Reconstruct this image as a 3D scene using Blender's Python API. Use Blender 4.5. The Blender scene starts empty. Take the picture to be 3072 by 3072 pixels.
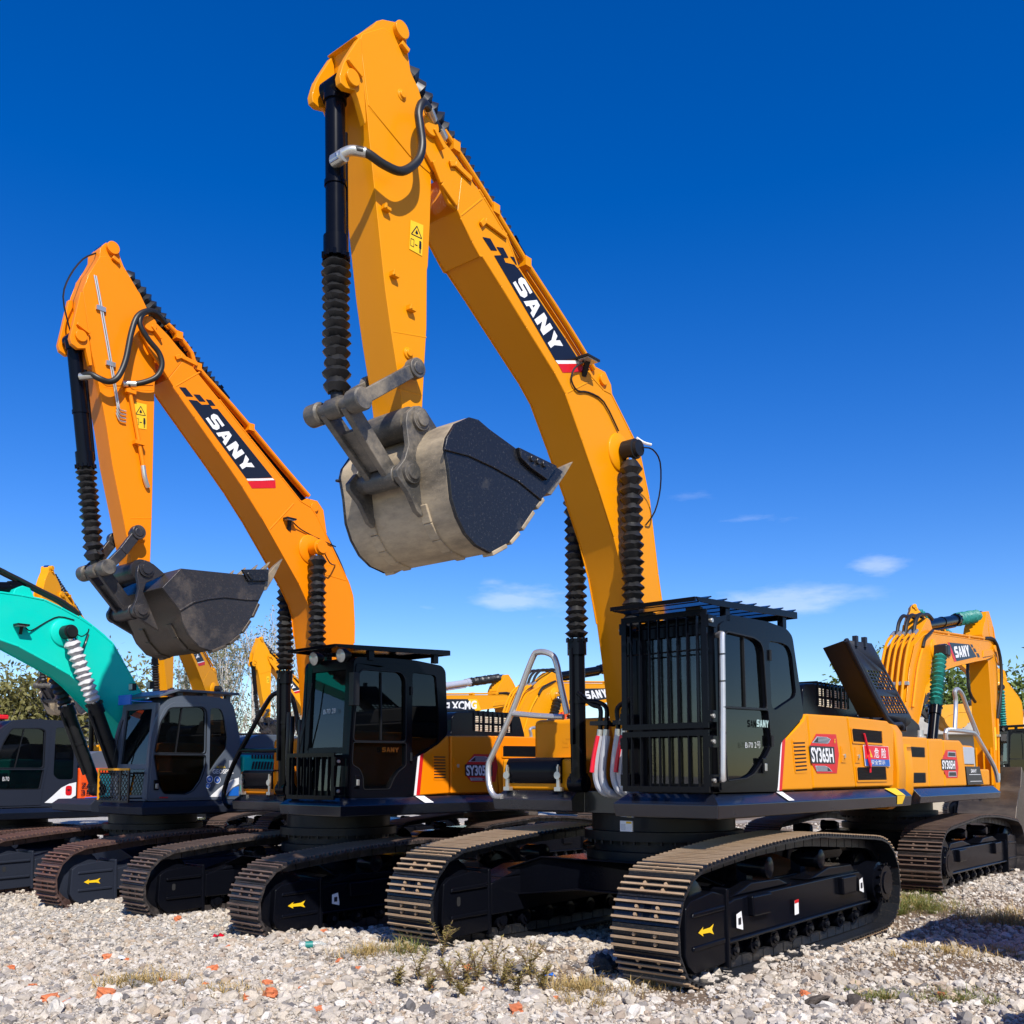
import bpy, bmesh, math, random
import numpy as np
from mathutils import Vector, Matrix
random.seed(7); RNG = np.random.default_rng(7)
scene = bpy.context.scene
COL = scene.collection
R = math.radians

# ------------------------------------------------------------------ materials
MATS = {}
def new_mat(name):
    m = bpy.data.materials.new(name); m.use_nodes = True
    nt = m.node_tree
    return m, nt, nt.nodes['Principled BSDF'], nt.nodes, nt.links
def sval(node, key, v):
    if key in node.inputs: node.inputs[key].default_value = v
def noise(nt, scale, detail=4, rough=.6, coord='Object', vec=None):
    n = nt.nodes.new('ShaderNodeTexNoise'); n.inputs['Scale'].default_value = scale
    n.inputs['Detail'].default_value = detail; n.inputs['Roughness'].default_value = rough
    if vec is None:
        t = nt.nodes.new('ShaderNodeTexCoord'); vec = t.outputs[coord]
    nt.links.new(vec, n.inputs['Vector'])
    return n
def ramp(nt, src, stops):
    r = nt.nodes.new('ShaderNodeValToRGB')
    e = r.color_ramp.elements
    while len(e) < len(stops): e.new(.5)
    for k, (p, c) in enumerate(stops):
        e[k].position = p; e[k].color = (c, c, c, 1) if not isinstance(c, tuple) else (*c, 1)
    nt.links.new(src, r.inputs['Fac'])
    return r
def mixrgb(nt, fac, a, b):
    m = nt.nodes.new('ShaderNodeMixRGB')
    if isinstance(fac, (int, float)): m.inputs[0].default_value = fac
    else: nt.links.new(fac, m.inputs[0])
    for k, x in ((1, a), (2, b)):
        if isinstance(x, tuple): m.inputs[k].default_value = (*x, 1)
        else: nt.links.new(x, m.inputs[k])
    return m.outputs[0]
def bump(nt, bs, src, strength, dist=.01):
    b = nt.nodes.new('ShaderNodeBump'); b.inputs['Strength'].default_value = strength
    b.inputs['Distance'].default_value = dist
    nt.links.new(src, b.inputs['Height']); nt.links.new(b.outputs[0], bs.inputs['Normal'])

def paint(name, col, rough=.38, coat=.25, dust=.12, dustcol=(.45, .38, .28), metal=0., bmp=.0, dscale=1.6, spec=.3):
    """painted metal: slight tone drift, dusty patches, fine specks"""
    m, nt, bs, N, L = new_mat(name)
    n1 = noise(nt, dscale, 6, .65); n2 = noise(nt, 38, 3, .7)
    r1 = ramp(nt, n1.outputs[0], [(.42, 0.), (.78, 1.)])
    r2 = ramp(nt, n2.outputs[0], [(.62, 0.), (.78, 1.)])
    mu = N.new('ShaderNodeMath'); mu.operation = 'MULTIPLY_ADD'
    L.new(r1.outputs[0], mu.inputs[0]); mu.inputs[1].default_value = dust
    mm = N.new('ShaderNodeMath'); mm.operation = 'MULTIPLY'; L.new(r2.outputs[0], mm.inputs[0]); mm.inputs[1].default_value = dust * .8
    L.new(mm.outputs[0], mu.inputs[2])
    c = mixrgb(nt, mu.outputs[0], col, dustcol)
    L.new(c, bs.inputs['Base Color'])
    rr = N.new('ShaderNodeMapRange'); L.new(n1.outputs[0], rr.inputs[0])
    rr.inputs[3].default_value = rough - .08; rr.inputs[4].default_value = rough + .16
    L.new(rr.outputs[0], bs.inputs['Roughness'])
    sval(bs, 'Metallic', metal); sval(bs, 'Coat Weight', coat); sval(bs, 'Coat Roughness', .12); sval(bs, 'Specular IOR Level', spec)
    if bmp: bump(nt, bs, n2.outputs[0], bmp, .004)
    MATS[name] = m
    return m
def plain(name, col, rough=.5, metal=0., coat=0., emit=None):
    m, nt, bs, N, L = new_mat(name)
    n = noise(nt, 9, 4, .6)
    c = mixrgb(nt, ramp(nt, n.outputs[0], [(.35, 0.), (.75, .35)]).outputs[0], col, tuple(x * .72 for x in col))
    L.new(c, bs.inputs['Base Color']); sval(bs, 'Roughness', rough); sval(bs, 'Metallic', metal); sval(bs, 'Coat Weight', coat)
    MATS[name] = m
    return m
def worn(name, steel, mud, lo, hi, rough=.55, metal=.3, scale=2.2):
    """bare worn steel with caked earth, scratches along the local z"""
    m, nt, bs, N, L = new_mat(name)
    t = N.new('ShaderNodeTexCoord'); mp = N.new('ShaderNodeMapping'); L.new(t.outputs['Object'], mp.inputs[0])
    mp.inputs['Scale'].default_value = (1., .35, 1.)
    n1 = noise(nt, scale, 8, .72, vec=mp.outputs[0]); n2 = noise(nt, 45, 4, .8)
    r1 = ramp(nt, n1.outputs[0], [(lo, 0.), (hi, 1.)])
    sp = ramp(nt, n2.outputs[0], [(.56, 0.), (.70, 1.)])
    base = mixrgb(nt, sp.outputs[0], steel, tuple(min(1, s * .5 + q * .62) for s, q in zip(steel, mud)))
    c = mixrgb(nt, r1.outputs[0], base, mud)
    L.new(c, bs.inputs['Base Color'])
    rr = N.new('ShaderNodeMapRange'); L.new(r1.outputs[0], rr.inputs[0]); rr.inputs[3].default_value = rough - .15; rr.inputs[4].default_value = .9
    L.new(rr.outputs[0], bs.inputs['Roughness'])
    mr = N.new('ShaderNodeMapRange'); L.new(r1.outputs[0], mr.inputs[0]); mr.inputs[3].default_value = metal; mr.inputs[4].default_value = 0
    L.new(mr.outputs[0], bs.inputs['Metallic'])
    bump(nt, bs, n2.outputs[0], .35, .006)
    MATS[name] = m
    return m
def glass(name, tint=(.010, .013, .016), trans=.14, ior=1.5):
    """dark tinted cab glass: sky reflections over a dim see-through pane"""
    m = bpy.data.materials.new(name); m.use_nodes = True
    nt = m.node_tree; N, L = nt.nodes, nt.links; N.clear()
    out = N.new('ShaderNodeOutputMaterial'); tr = N.new('ShaderNodeBsdfTransparent'); gl = N.new('ShaderNodeBsdfGlossy')
    df = N.new('ShaderNodeBsdfDiffuse'); df.inputs[0].default_value = (*tint, 1)
    tr.inputs[0].default_value = (trans, trans * 1.04, trans * 1.05, 1); gl.inputs['Roughness'].default_value = .02
    n = noise(nt, 3, 5, .6); rr = ramp(nt, n.outputs[0], [(.3, .06), (.8, .22)])
    m1 = N.new('ShaderNodeMixShader'); L.new(rr.outputs[0], m1.inputs[0]); L.new(tr.outputs[0], m1.inputs[1]); L.new(df.outputs[0], m1.inputs[2])
    fr = N.new('ShaderNodeFresnel'); fr.inputs[0].default_value = ior
    m2 = N.new('ShaderNodeMixShader'); L.new(fr.outputs[0], m2.inputs[0]); L.new(m1.outputs[0], m2.inputs[1]); L.new(gl.outputs[0], m2.inputs[2])
    L.new(m2.outputs[0], out.inputs[0])
    MATS[name] = m
    return m

Y1 = paint('amber_paint', (.72, .262, .0), .40, .10, .035, (.42, .25, .06), spec=.18)
Y2 = paint('orange_paint', (.80, .222, .0), .40, .10, .03, (.45, .25, .06), spec=.18)
Y3 = paint('yellow_paint', (.74, .295, .002), .42, .08, .05, (.42, .27, .08), spec=.18)
TEAL = paint('teal_paint', (.0, .56, .45), .42, .08, .03, spec=.18)
ORG = paint('vermilion_paint', (.78, .075, .006), .4, .2, .05)
BLK = paint('black_paint', (.003, .0035, .006), .18, .07, .006, (.08, .075, .07), spec=.10)
BLKM = paint('black_satin', (.008, .0085, .010), .42, .05, .08, (.11, .10, .09), spec=.25)
NAVY = paint('black_gloss_skirt', (.006, .008, .014), .2, .55, .03, (.08, .08, .08), spec=.5)
GREY = paint('grey_paint', (.075, .092, .12), .42, .12, .07, (.18, .175, .17), spec=.35)
DGREY = paint('dark_grey_paint', (.018, .022, .034), .40, .03, .02, (.1, .1, .11), spec=.10)
RUB = plain('rubber_bellows', (.012, .012, .013), .42)
HOSE = plain('hose_rubber', (.013, .012, .010), .45)
GRN = plain('green_bellows', (.012, .20, .17), .5)
WBEL = plain('pale_bellows', (.50, .49, .50), .6)
CHR = plain('chrome_rod', (.75, .76, .78), .12, 1.)
ZINC = plain('zinc_fitting', (.62, .60, .54), .35, .8)
FOIL = plain('silver_wrap', (.62, .60, .58), .38, .75)
WRAP = plain('plastic_wrap', (.42, .43, .46), .3, .1, .3)
WHT = plain('white_vinyl', (.80, .80, .80), .45); BVIN = plain('black_vinyl', (.008, .009, .016), .35)
RED = plain('red_vinyl', (.62, .008, .012), .4); YEL = plain('yellow_vinyl', (.85, .52, .01), .45)
BLU = plain('blue_vinyl', (.01, .12, .5), .4); SIL = plain('silver_vinyl', (.5, .52, .58), .35, .3)
SIGNR = plain('sign_red', (.70, .01, .03), .4); SIGNB = plain('sign_blue', (.01, .10, .42), .4); PURP = plain('purple_tape', (.10, .01, .16), .3)
BK1 = worn('muddy_steel', (.034, .033, .034), (.44, .35, .235), .34, .58, .5, .3, 1.1)
BK1S = worn('scuffed_dark_steel', (.020, .021, .026), (.16, .14, .11), .56, .82, .42, .4, 2.0)
BK2 = worn('bare_dark_steel', (.055, .045, .036), (.15, .11, .075), .40, .85, .45, .45, 1.2)
BK2S = worn('scuffed_grey_steel', (.038, .036, .040), (.14, .11, .085), .52, .8, .45, .4, 1.6)
LINK = worn('grey_link_steel', (.07, .068, .065), (.24, .20, .15), .42, .7, .5, .4, 3.0)
TOOTH = worn('worn_tooth_steel', (.22, .19, .15), (.34, .25, .14), .4, .7, .5, .5, 6)
SHOE = worn('track_steel', (.022, .025, .032), (.17, .13, .09), .58, .9, .45, .5, 7)
TIP = worn('rusty_grouser', (.34, .215, .12), (.42, .30, .19), .3, .8, .6, .2, 9)
SHOE2 = worn('brown_track_steel', (.032, .029, .031), (.10, .075, .06), .45, .8, .5, .4, 6)
TIP2 = worn('brown_grouser', (.10, .065, .052), (.17, .11, .08), .35, .8, .6, .2, 8)
SHOE3 = worn('red_track_steel', (.050, .027, .024), (.11, .06, .045), .4, .8, .6, .2, 6)
TIP3 = worn('red_grouser', (.13, .055, .04), (.2, .11, .07), .35, .8, .65, .1, 8)
BUCKY = paint('yellow_bucket_paint', (.72, .31, .01), .5, .1, .15)
RUSTB = worn('rusty_old_bucket', (.16, .07, .03), (.32, .15, .06), .35, .75, .7, .1, 4)
WOODM = worn('plank_wear', (.28, .22, .15), (.42, .34, .24), .3, .7, .8, 0, 6)
GL = glass('tinted_glass'); GLF = glass('windscreen_glass', (.012, .022, .028), .5, 1.75)
DARK = plain('cab_interior', (.012, .012, .013), .7); SEAT = plain('seat_fabric', (.02, .02, .022), .8)
LAMPG = plain('lamp_lens', (.55, .55, .50), .15, .3); CREAM = plain('foam_filter', (.62, .55, .42), .8)

# ------------------------------------------------------------------ mesh builder
class MB:
    def __init__(s): s.v = []; s.f = []; s.m = []
    def add(s, vs, fs, mi=0):
        o = len(s.v); s.v += [tuple(x) for x in vs]; s.f += [tuple(i + o for i in f) for f in fs]; s.m += [mi] * len(fs)
        return s
    def box(s, x0, x1, y0, y1, z0, z1, mi=0):
        v = [(x, y, z) for z in (z0, z1) for y in (y0, y1) for x in (x0, x1)]
        return s.add(v, [(0, 2, 3, 1), (4, 5, 7, 6), (0, 1, 5, 4), (2, 6, 7, 3), (0, 4, 6, 2), (1, 3, 7, 5)], mi)
    def bar(s, p0, p1, w, h, up=(0, 0, 1), mi=0):
        a, b = Vector(p0), Vector(p1); d = (b - a).normalized(); u = Vector(up)
        sd = d.cross(u)
        if sd.length < 1e-4: sd = d.cross(Vector((1, 0, 0)))
        sd.normalize(); u = sd.cross(d).normalized()
        v = [p + sd * (i * w / 2) + u * (j * h / 2) for p in (a, b) for i, j in ((-1, -1), (1, -1), (1, 1), (-1, 1))]
        return s.add(v, [(0, 3, 2, 1), (4, 5, 6, 7), (0, 1, 5, 4), (1, 2, 6, 5), (2, 3, 7, 6), (3, 0, 4, 7)], mi)
    def prism(s, poly, a0, a1, axis='y', mi=0):
        n = len(poly)
        f = {'y': lambda p, t: (p[0], t, p[1]), 'x': lambda p, t: (t, p[0], p[1]), 'z': lambda p, t: (p[0], p[1], t)}[axis]
        v = [f(p, a0) for p in poly] + [f(p, a1) for p in poly]
        fs = [tuple(range(n)), tuple(range(2 * n - 1, n - 1, -1))] + [(i, i + n, (i + 1) % n + n, (i + 1) % n) for i in range(n)]
        return s.add(v, fs, mi)
    def sheet(s, poly, t, axis='y', mi=0):
        f = {'y': lambda p: (p[0], t, p[1]), 'x': lambda p: (t, p[0], p[1]), 'z': lambda p: (p[0], p[1], t)}[axis]
        return s.add([f(p) for p in poly], [tuple(range(len(poly)))], mi)
    def cyl(s, p0, p1, r0, r1=None, n=16, mi=0):
        return s.rev(p0, p1, [(0, r0), (1, r0 if r1 is None else r1)], n, mi)
    def rev(s, p0, p1, prof, n=16, mi=0, cap=True):
        a, b = Vector(p0), Vector(p1); d = b - a; L = d.length; d.normalize()
        u = d.orthogonal().normalized(); w = d.cross(u)
        vs = []; fs = []
        for t, r in prof:
            c = a + d * (t * L)
            for k in range(n):
                q = 2 * math.pi * k / n; vs.append(c + u * (r * math.cos(q)) + w * (r * math.sin(q)))
        for i in range(len(prof) - 1):
            for k in range(n):
                fs.append((i * n + k, i * n + (k + 1) % n, (i + 1) * n + (k + 1) % n, (i + 1) * n + k))
        if cap: fs.append(tuple(range(n - 1, -1, -1))); fs.append(tuple(range((len(prof) - 1) * n, len(prof) * n)))
        return s.add(vs, fs, mi)
    def tube(s, pts, r, n=8, mi=0, smooth=3, rs=None):
        P = [Vector(p) for p in pts]
        if smooth and len(P) > 2:
            Q = []
            for i in range(len(P) - 1):
                p0 = P[max(i - 1, 0)]; p1 = P[i]; p2 = P[i + 1]; p3 = P[min(i + 2, len(P) - 1)]
                for k in range(smooth):
                    t = k / smooth
                    Q.append(.5 * ((2 * p1) + (p2 - p0) * t + (2 * p0 - 5 * p1 + 4 * p2 - p3) * t * t + (3 * p1 - p0 - 3 * p2 + p3) * t ** 3))
            Q.append(P[-1]); P = Q
        vs = []; fs = []; u = None
        for i, p in enumerate(P):
            d = (P[min(i + 1, len(P) - 1)] - P[max(i - 1, 0)]).normalized()
            if u is None: u = d.orthogonal().normalized()
            else:
                u = u - d * u.dot(d)
                u = u.normalized() if u.length > 1e-5 else d.orthogonal().normalized()
            w = d.cross(u)
            for k in range(n):
                q = 2 * math.pi * k / n; vs.append(p + u * (r * math.cos(q)) + w * (r * math.sin(q)))
        for i in range(len(P) - 1):
            for k in range(n): fs.append((i * n + k, i * n + (k + 1) % n, (i + 1) * n + (k + 1) % n, (i + 1) * n + k))
        fs.append(tuple(range(n - 1, -1, -1))); fs.append(tuple(range((len(P) - 1) * n, len(P) * n)))
        return s.add(vs, fs, mi)
    def build(s, name, mats, parent=None, bevel=0., smooth=35, seg=2, flat=False):
        me = bpy.data.meshes.new(name); me.from_pydata([tuple(v) for v in s.v], [], s.f)
        mats = mats if isinstance(mats, (list, tuple)) else [mats]
        for m in mats: me.materials.append(m)
        me.polygons.foreach_set('material_index', s.m)
        bm = bmesh.new(); bm.from_mesh(me); bmesh.ops.recalc_face_normals(bm, faces=bm.faces)
        bm.to_mesh(me); bm.free()
        me.polygons.foreach_set('use_smooth', [not flat] * len(me.polygons))
        me.set_sharp_from_angle(angle=R(smooth))
        o = bpy.data.objects.new(name, me); COL.objects.link(o)
        if parent: o.parent = parent
        if bevel:
            b = o.modifiers.new('bevel', 'BEVEL'); b.width = bevel; b.segments = seg; b.limit_method = 'ANGLE'; b.angle_limit = R(40)
            b.harden_normals = True
        return o

def tag(o, label=None, cat=None, group=None, kind=None):
    if label: o['label'] = label
    if cat: o['category'] = cat
    if group: o['group'] = group
    if kind: o['kind'] = kind
    return o
def empty(name, loc, rz=0.):
    o = bpy.data.objects.new(name, None); COL.objects.link(o); o.location = loc; o.rotation_euler = (0, 0, rz)
    o.empty_display_size = .5
    return o
def kids(o): return [c for c in bpy.data.objects if c.parent == o]

# plates with holes through 2D curves: returns verts (u,v,w) and faces, w in 0..thick
_PH = {}
def holed(outer, holes, thick):
    key = (tuple(outer), tuple(tuple(h) for h in holes), thick)
    if key in _PH: return _PH[key]
    cu = bpy.data.curves.new('plate', 'CURVE'); cu.dimensions = '2D'; cu.fill_mode = 'BOTH'; cu.extrude = thick / 2
    for poly in [outer] + list(holes):
        sp = cu.splines.new('POLY'); sp.points.add(len(poly) - 1)
        for p, q in zip(sp.points, poly): p.co = (q[0], q[1], 0, 1)
        sp.use_cyclic_u = True
    ob = bpy.data.objects.new('plate', cu); me = ob.to_mesh()
    r = ([(v.co.x, v.co.y, v.co.z) for v in me.vertices], [tuple(p.vertices) for p in me.polygons])
    ob.to_mesh_clear(); bpy.data.objects.remove(ob); bpy.data.curves.remove(cu)
    _PH[key] = r
    return r
def add_plate(mb, outer, holes, c, thick, axis='y', mi=0):
    vs, fs = holed(outer, holes, thick)
    f = (lambda v: (v[0], c + v[2], v[1])) if axis == 'y' else (lambda v: (c + v[2], v[0], v[1])) if axis == 'x' else (lambda v: (v[0], v[1], c + v[2]))
    mb.add([f(v) for v in vs], fs, mi)
def weld(o):   # merges the split rims of curve plates so bevels and normals behave
    bm = bmesh.new(); bm.from_mesh(o.data); bmesh.ops.remove_doubles(bm, verts=bm.verts, dist=1e-5)
    bmesh.ops.recalc_face_normals(bm, faces=bm.faces); bm.to_mesh(o.data); bm.free()
    return o
def rounded(poly, r, n=3):
    out = []; N = len(poly)
    for i in range(N):
        p0, p, p1 = Vector(poly[i - 1]), Vector(poly[i]), Vector(poly[(i + 1) % N])
        a = (p0 - p); b = (p1 - p); ra = min(r, a.length * .45, b.length * .45)
        a = p + a.normalized() * ra; b = p + b.normalized() * ra
        for k in range(n + 1):
            t = k / n; q = a * (1 - t) ** 2 + p * 2 * t * (1 - t) + b * t * t
            out.append((q.x, q.y))
    return out
def inset(poly, k):
    cx = sum(p[0] for p in poly) / len(poly); cz = sum(p[1] for p in poly) / len(poly)
    return [(cx + (x - cx) * k, cz + (z - cz) * k) for x, z in poly]

# lettering
_TX = {}
def text_mesh(s, bold=0.):
    if (s, bold) in _TX: return _TX[(s, bold)]
    cu = bpy.data.curves.new('lettering', 'FONT'); cu.body = s; cu.size = 1.; cu.offset = bold; cu.resolution_u = 3
    ob = bpy.data.objects.new('lettering', cu); me = ob.to_mesh()
    vs = [(v.co.x, v.co.y) for v in me.vertices]; fs = [tuple(p.vertices) for p in me.polygons]
    ob.to_mesh_clear(); bpy.data.objects.remove(ob); bpy.data.curves.remove(cu)
    if vs:
        x0 = min(v[0] for v in vs); x1 = max(v[0] for v in vs); y0 = min(v[1] for v in vs); y1 = max(v[1] for v in vs)
        vs = [((x - x0) / max(1e-6, x1 - x0), (y - y0) / max(1e-6, y1 - y0)) for x, y in vs]
    _TX[(s, bold)] = (vs, fs)
    return vs, fs
def put_text(mb, s, O, U, V, mi=0, bold=.0):
    vs, fs = text_mesh(s, bold); O, U, V = Vector(O), Vector(U), Vector(V)
    mb.add([O + U * a + V * b for a, b in vs], fs, mi)
BLOCK = {'S': [[(0, 0), (8, 0), (10, 2), (10, 4.8), (8.4, 6.2), (3.6, 6.2), (3.6, 7.5), (10, 7.5), (10, 10), (2, 10), (0, 8.2), (0, 5.4), (1.6, 3.9), (6.4, 3.9), (6.4, 2.5), (0, 2.5)]],
         'A': [[(0, 0), (3.4, 10), (5.1, 10), (5.1, 7.0), (4.35, 4.4), (3.65, 2.2), (3.0, 0)], [(10.2, 0), (7.2, 0), (6.55, 2.2), (5.85, 4.4), (5.1, 7.0), (5.1, 10), (6.8, 10)], [(3.65, 2.2), (6.55, 2.2), (5.85, 4.4), (4.35, 4.4)]],
         'N': [[(0, 0), (0, 10), (3.4, 10), (6.6, 5), (6.6, 10), (10, 10), (10, 0), (6.6, 0), (3.4, 5), (3.4, 0)]],
         'Y': [[(0, 10), (3.8, 10), (5.2, 6.8), (6.6, 10), (10.4, 10), (6.9, 4), (6.9, 0), (3.5, 0), (3.5, 4)]]}
def put_block(mb, s, O, U, V, mi=0, gap=1.3):
    O, U, V = Vector(O), Vector(U), Vector(V); tot = len(s) * 10 + (len(s) - 1) * gap
    for k, ch in enumerate(s):
        for poly in BLOCK[ch]:
            mb.add([O + U * ((k * (10 + gap) + a) / tot) + V * (b / 10) for a, b in poly], [tuple(range(len(poly)))], mi)
D1 = dict(
  boom_low=[(3.84,6.75),(3.8,6.64),(3.76,6.53),(3.65,6.44),(3.56,6.31),(3.5,6.24),(3.4,6.23),(3.36,6.18),(3.22,6.04),(3.12,5.95),(3.1,5.97),(2.85,5.8),(2.51,5.56),(2.11,5.28),(1.94,5.13),(1.68,4.75),(1.44,4.35),(1.22,3.93),(0.96,3.74),(0.8,3.18),(0.7,2.37)],
  boom_top=[(3.84,6.77),(3.81,6.81),(3.77,6.84),(3.72,6.85),(3.63,6.8),(3.54,6.73),(3.46,6.7),(3.34,6.64),(3.2,6.55),(3.14,6.53),(3.08,6.49),(2.78,6.28),(2.62,6.05),(1.94,5.65),(1.64,5.46),(1.33,5.35),(1.2,5.35),(0.88,5.07),(0.71,4.92),(0.53,4.45),(0.38,3.69),(0.31,3.41)],
  pivot=[(3.74,6.77)],
  boompin=[(1.07,4.79)],
  arm=[(4.47,7.12),(4.3,7.3),(4.26,7.37),(4.2,7.42),(4.07,7.48),(4.0,7.48),(3.95,7.42),(3.94,7.34),(3.9,7.17),(3.83,7.08),(3.78,6.99),(3.68,6.75),(3.66,6.42),(3.67,6.04),(3.69,5.65),(3.7,5.61),(3.7,5.14),(3.72,4.83),(3.74,4.47),(3.75,4.38),(3.83,4.25),(3.94,4.21),(3.93,4.31),(3.99,4.62),(4.07,4.95),(4.14,5.28),(4.17,5.46),(4.23,5.83),(4.29,6.2),(4.35,6.6),(4.43,7.11)],
  armplate=[(4.43,7.11),(4.41,7.17),(4.2,7.35),(4.13,7.36),(4.07,7.34),(3.95,7.2),(3.82,7.07),(3.78,6.99),(3.7,6.77),(3.66,6.42),(3.91,6.46),(4.34,6.64)],
  ear=[(4.45,7.11),(4.56,6.9),(4.6,6.81),(4.63,6.7),(4.62,6.65),(4.57,6.64),(4.48,6.67),(4.45,6.62),(4.38,6.46),(4.37,6.49),(4.39,6.69),(4.41,6.9),(4.43,7.11)],
  earpin=[(4.52,6.74)],
  armcylpin=[(4.03,7.42)],
  bcyl=[(4.49,6.82),(4.49,6.69),(4.46,6.08),(4.44,5.65),(4.44,5.48),(4.44,5.44),(4.41,4.45),(4.45,4.31)],
  idler=[(4.44,4.32),(3.91,4.71)],
  bkpins=[(3.89,4.31),(3.98,3.88)],
  bucket=[(3.93,4.02),(3.91,4.1),(3.82,4.23),(3.67,4.32),(3.57,4.33),(3.44,4.29),(3.12,4.22),(2.61,4.2),(2.5,4.18),(2.65,4.02),(2.76,3.91),(2.88,3.79),(3.07,3.57),(3.21,3.44),(3.43,3.32),(3.59,3.35),(3.71,3.42),(3.8,3.53),(3.86,3.66),(3.89,3.86)],
  cutter=[(3.13,4.22),(3.1,4.14),(2.98,4.09),(2.76,4.04),(2.63,4.19)],
  tooth=[(2.73,3.95),(2.64,3.95),(2.42,4.18),(2.29,4.33),(2.48,4.23),(2.6,4.17)],
  rib=[(3.95,4.0),(3.68,4.02),(3.4,4.0),(3.1,3.96),(2.81,3.87)],
  ear2=[(4.03,4.26),(4.02,4.33),(3.95,4.4),(3.89,4.42),(3.83,4.41),(3.7,4.3),(3.85,4.18),(3.9,4.07),(3.9,3.99),(3.88,3.86),(3.83,3.8),(3.83,3.69),(3.85,3.57),(3.91,3.6),(4.0,3.73),(4.11,3.82),(4.12,3.87),(4.04,3.97),(4.0,4.09)],
  decal=[(2.95,6.03),(2.84,6.08),(2.8,6.03),(2.68,6.06),(2.62,6.04),(1.7,5.53),(2.1,5.39)],
  white=[(2.1,5.39),(1.7,5.52),(1.67,5.5),(2.06,5.37)],
  red=[(2.06,5.37),(1.67,5.5),(1.66,5.42),(1.99,5.31)],
  flags=[[(3.1,6.13),(3.0,6.16),(2.91,6.09),(2.99,6.06)],[(2.92,6.12),(2.83,6.15),(2.76,6.09),(2.83,6.06)],[(2.74,6.11),(2.68,6.13),(2.61,6.09),(2.66,6.07)]],
  label=[(3.89,5.94),(3.75,5.96),(3.76,5.7),(3.9,5.7)],
  pipe=[(3.53,6.86),(3.41,6.79),(3.19,6.66),(2.91,6.48),(2.5,6.2),(2.48,6.18),(1.86,5.81),(1.44,5.53)],
  armcyl=[(3.77,7.47),(3.7,7.43),(3.42,7.22),(3.08,6.99),(2.85,6.82),(2.59,6.64),(2.17,6.34),(2.26,6.4),(1.41,5.82)],
  cab=[(1.43,1.49),(1.46,2.94),(1.41,2.99),(1.2,3.04),(1.02,3.05),(0.41,3.07),(-0.0,3.05),(-0.13,2.99),(-0.34,2.26),(-0.32,2.2),(0.19,1.94),(0.29,1.48)],
  door=[(1.4,1.5),(1.38,2.93),(1.29,2.97),(0.93,3.0),(0.59,2.99),(0.48,2.93),(0.44,2.82),(0.42,1.89),(0.5,1.8),(0.78,1.63),(0.93,1.59),(1.21,1.56)],
  win=[(1.29,2.84),(1.24,2.88),(0.73,2.88),(0.6,2.85),(0.55,2.78),(0.5,2.25),(1.33,2.23)],
  sash=[(0.9,2.87),(0.89,2.24)],
  rwin=[(0.4,2.89),(0.11,2.9),(-0.04,2.88),(-0.11,2.8),(-0.18,2.44),(-0.14,2.39),(0.3,2.24),(0.37,2.27)],
  panelA=[(0.22,1.48),(0.14,1.94),(-0.37,2.18),(-0.42,2.24),(-0.46,2.25),(-0.57,1.48)],
  panelB=[(-0.46,2.25),(-1.51,2.27),(-1.71,1.49),(-0.57,1.49)],
  panelC=[(-1.51,2.27),(-2.76,2.27),(-2.98,2.2),(-2.89,1.49),(-1.71,1.49)],
  badge=[(-0.66,2.05),(-1.18,2.06),(-1.24,1.85),(-1.17,1.65),(-0.66,1.65),(-0.49,1.92),(-1.08,1.92),(-1.09,1.76),(-0.52,1.76)],
  low=[(1.34,2.21),(0.48,2.23),(0.42,1.9),(0.52,1.81),(0.78,1.65),(0.93,1.61),(1.28,1.59)])
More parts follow.
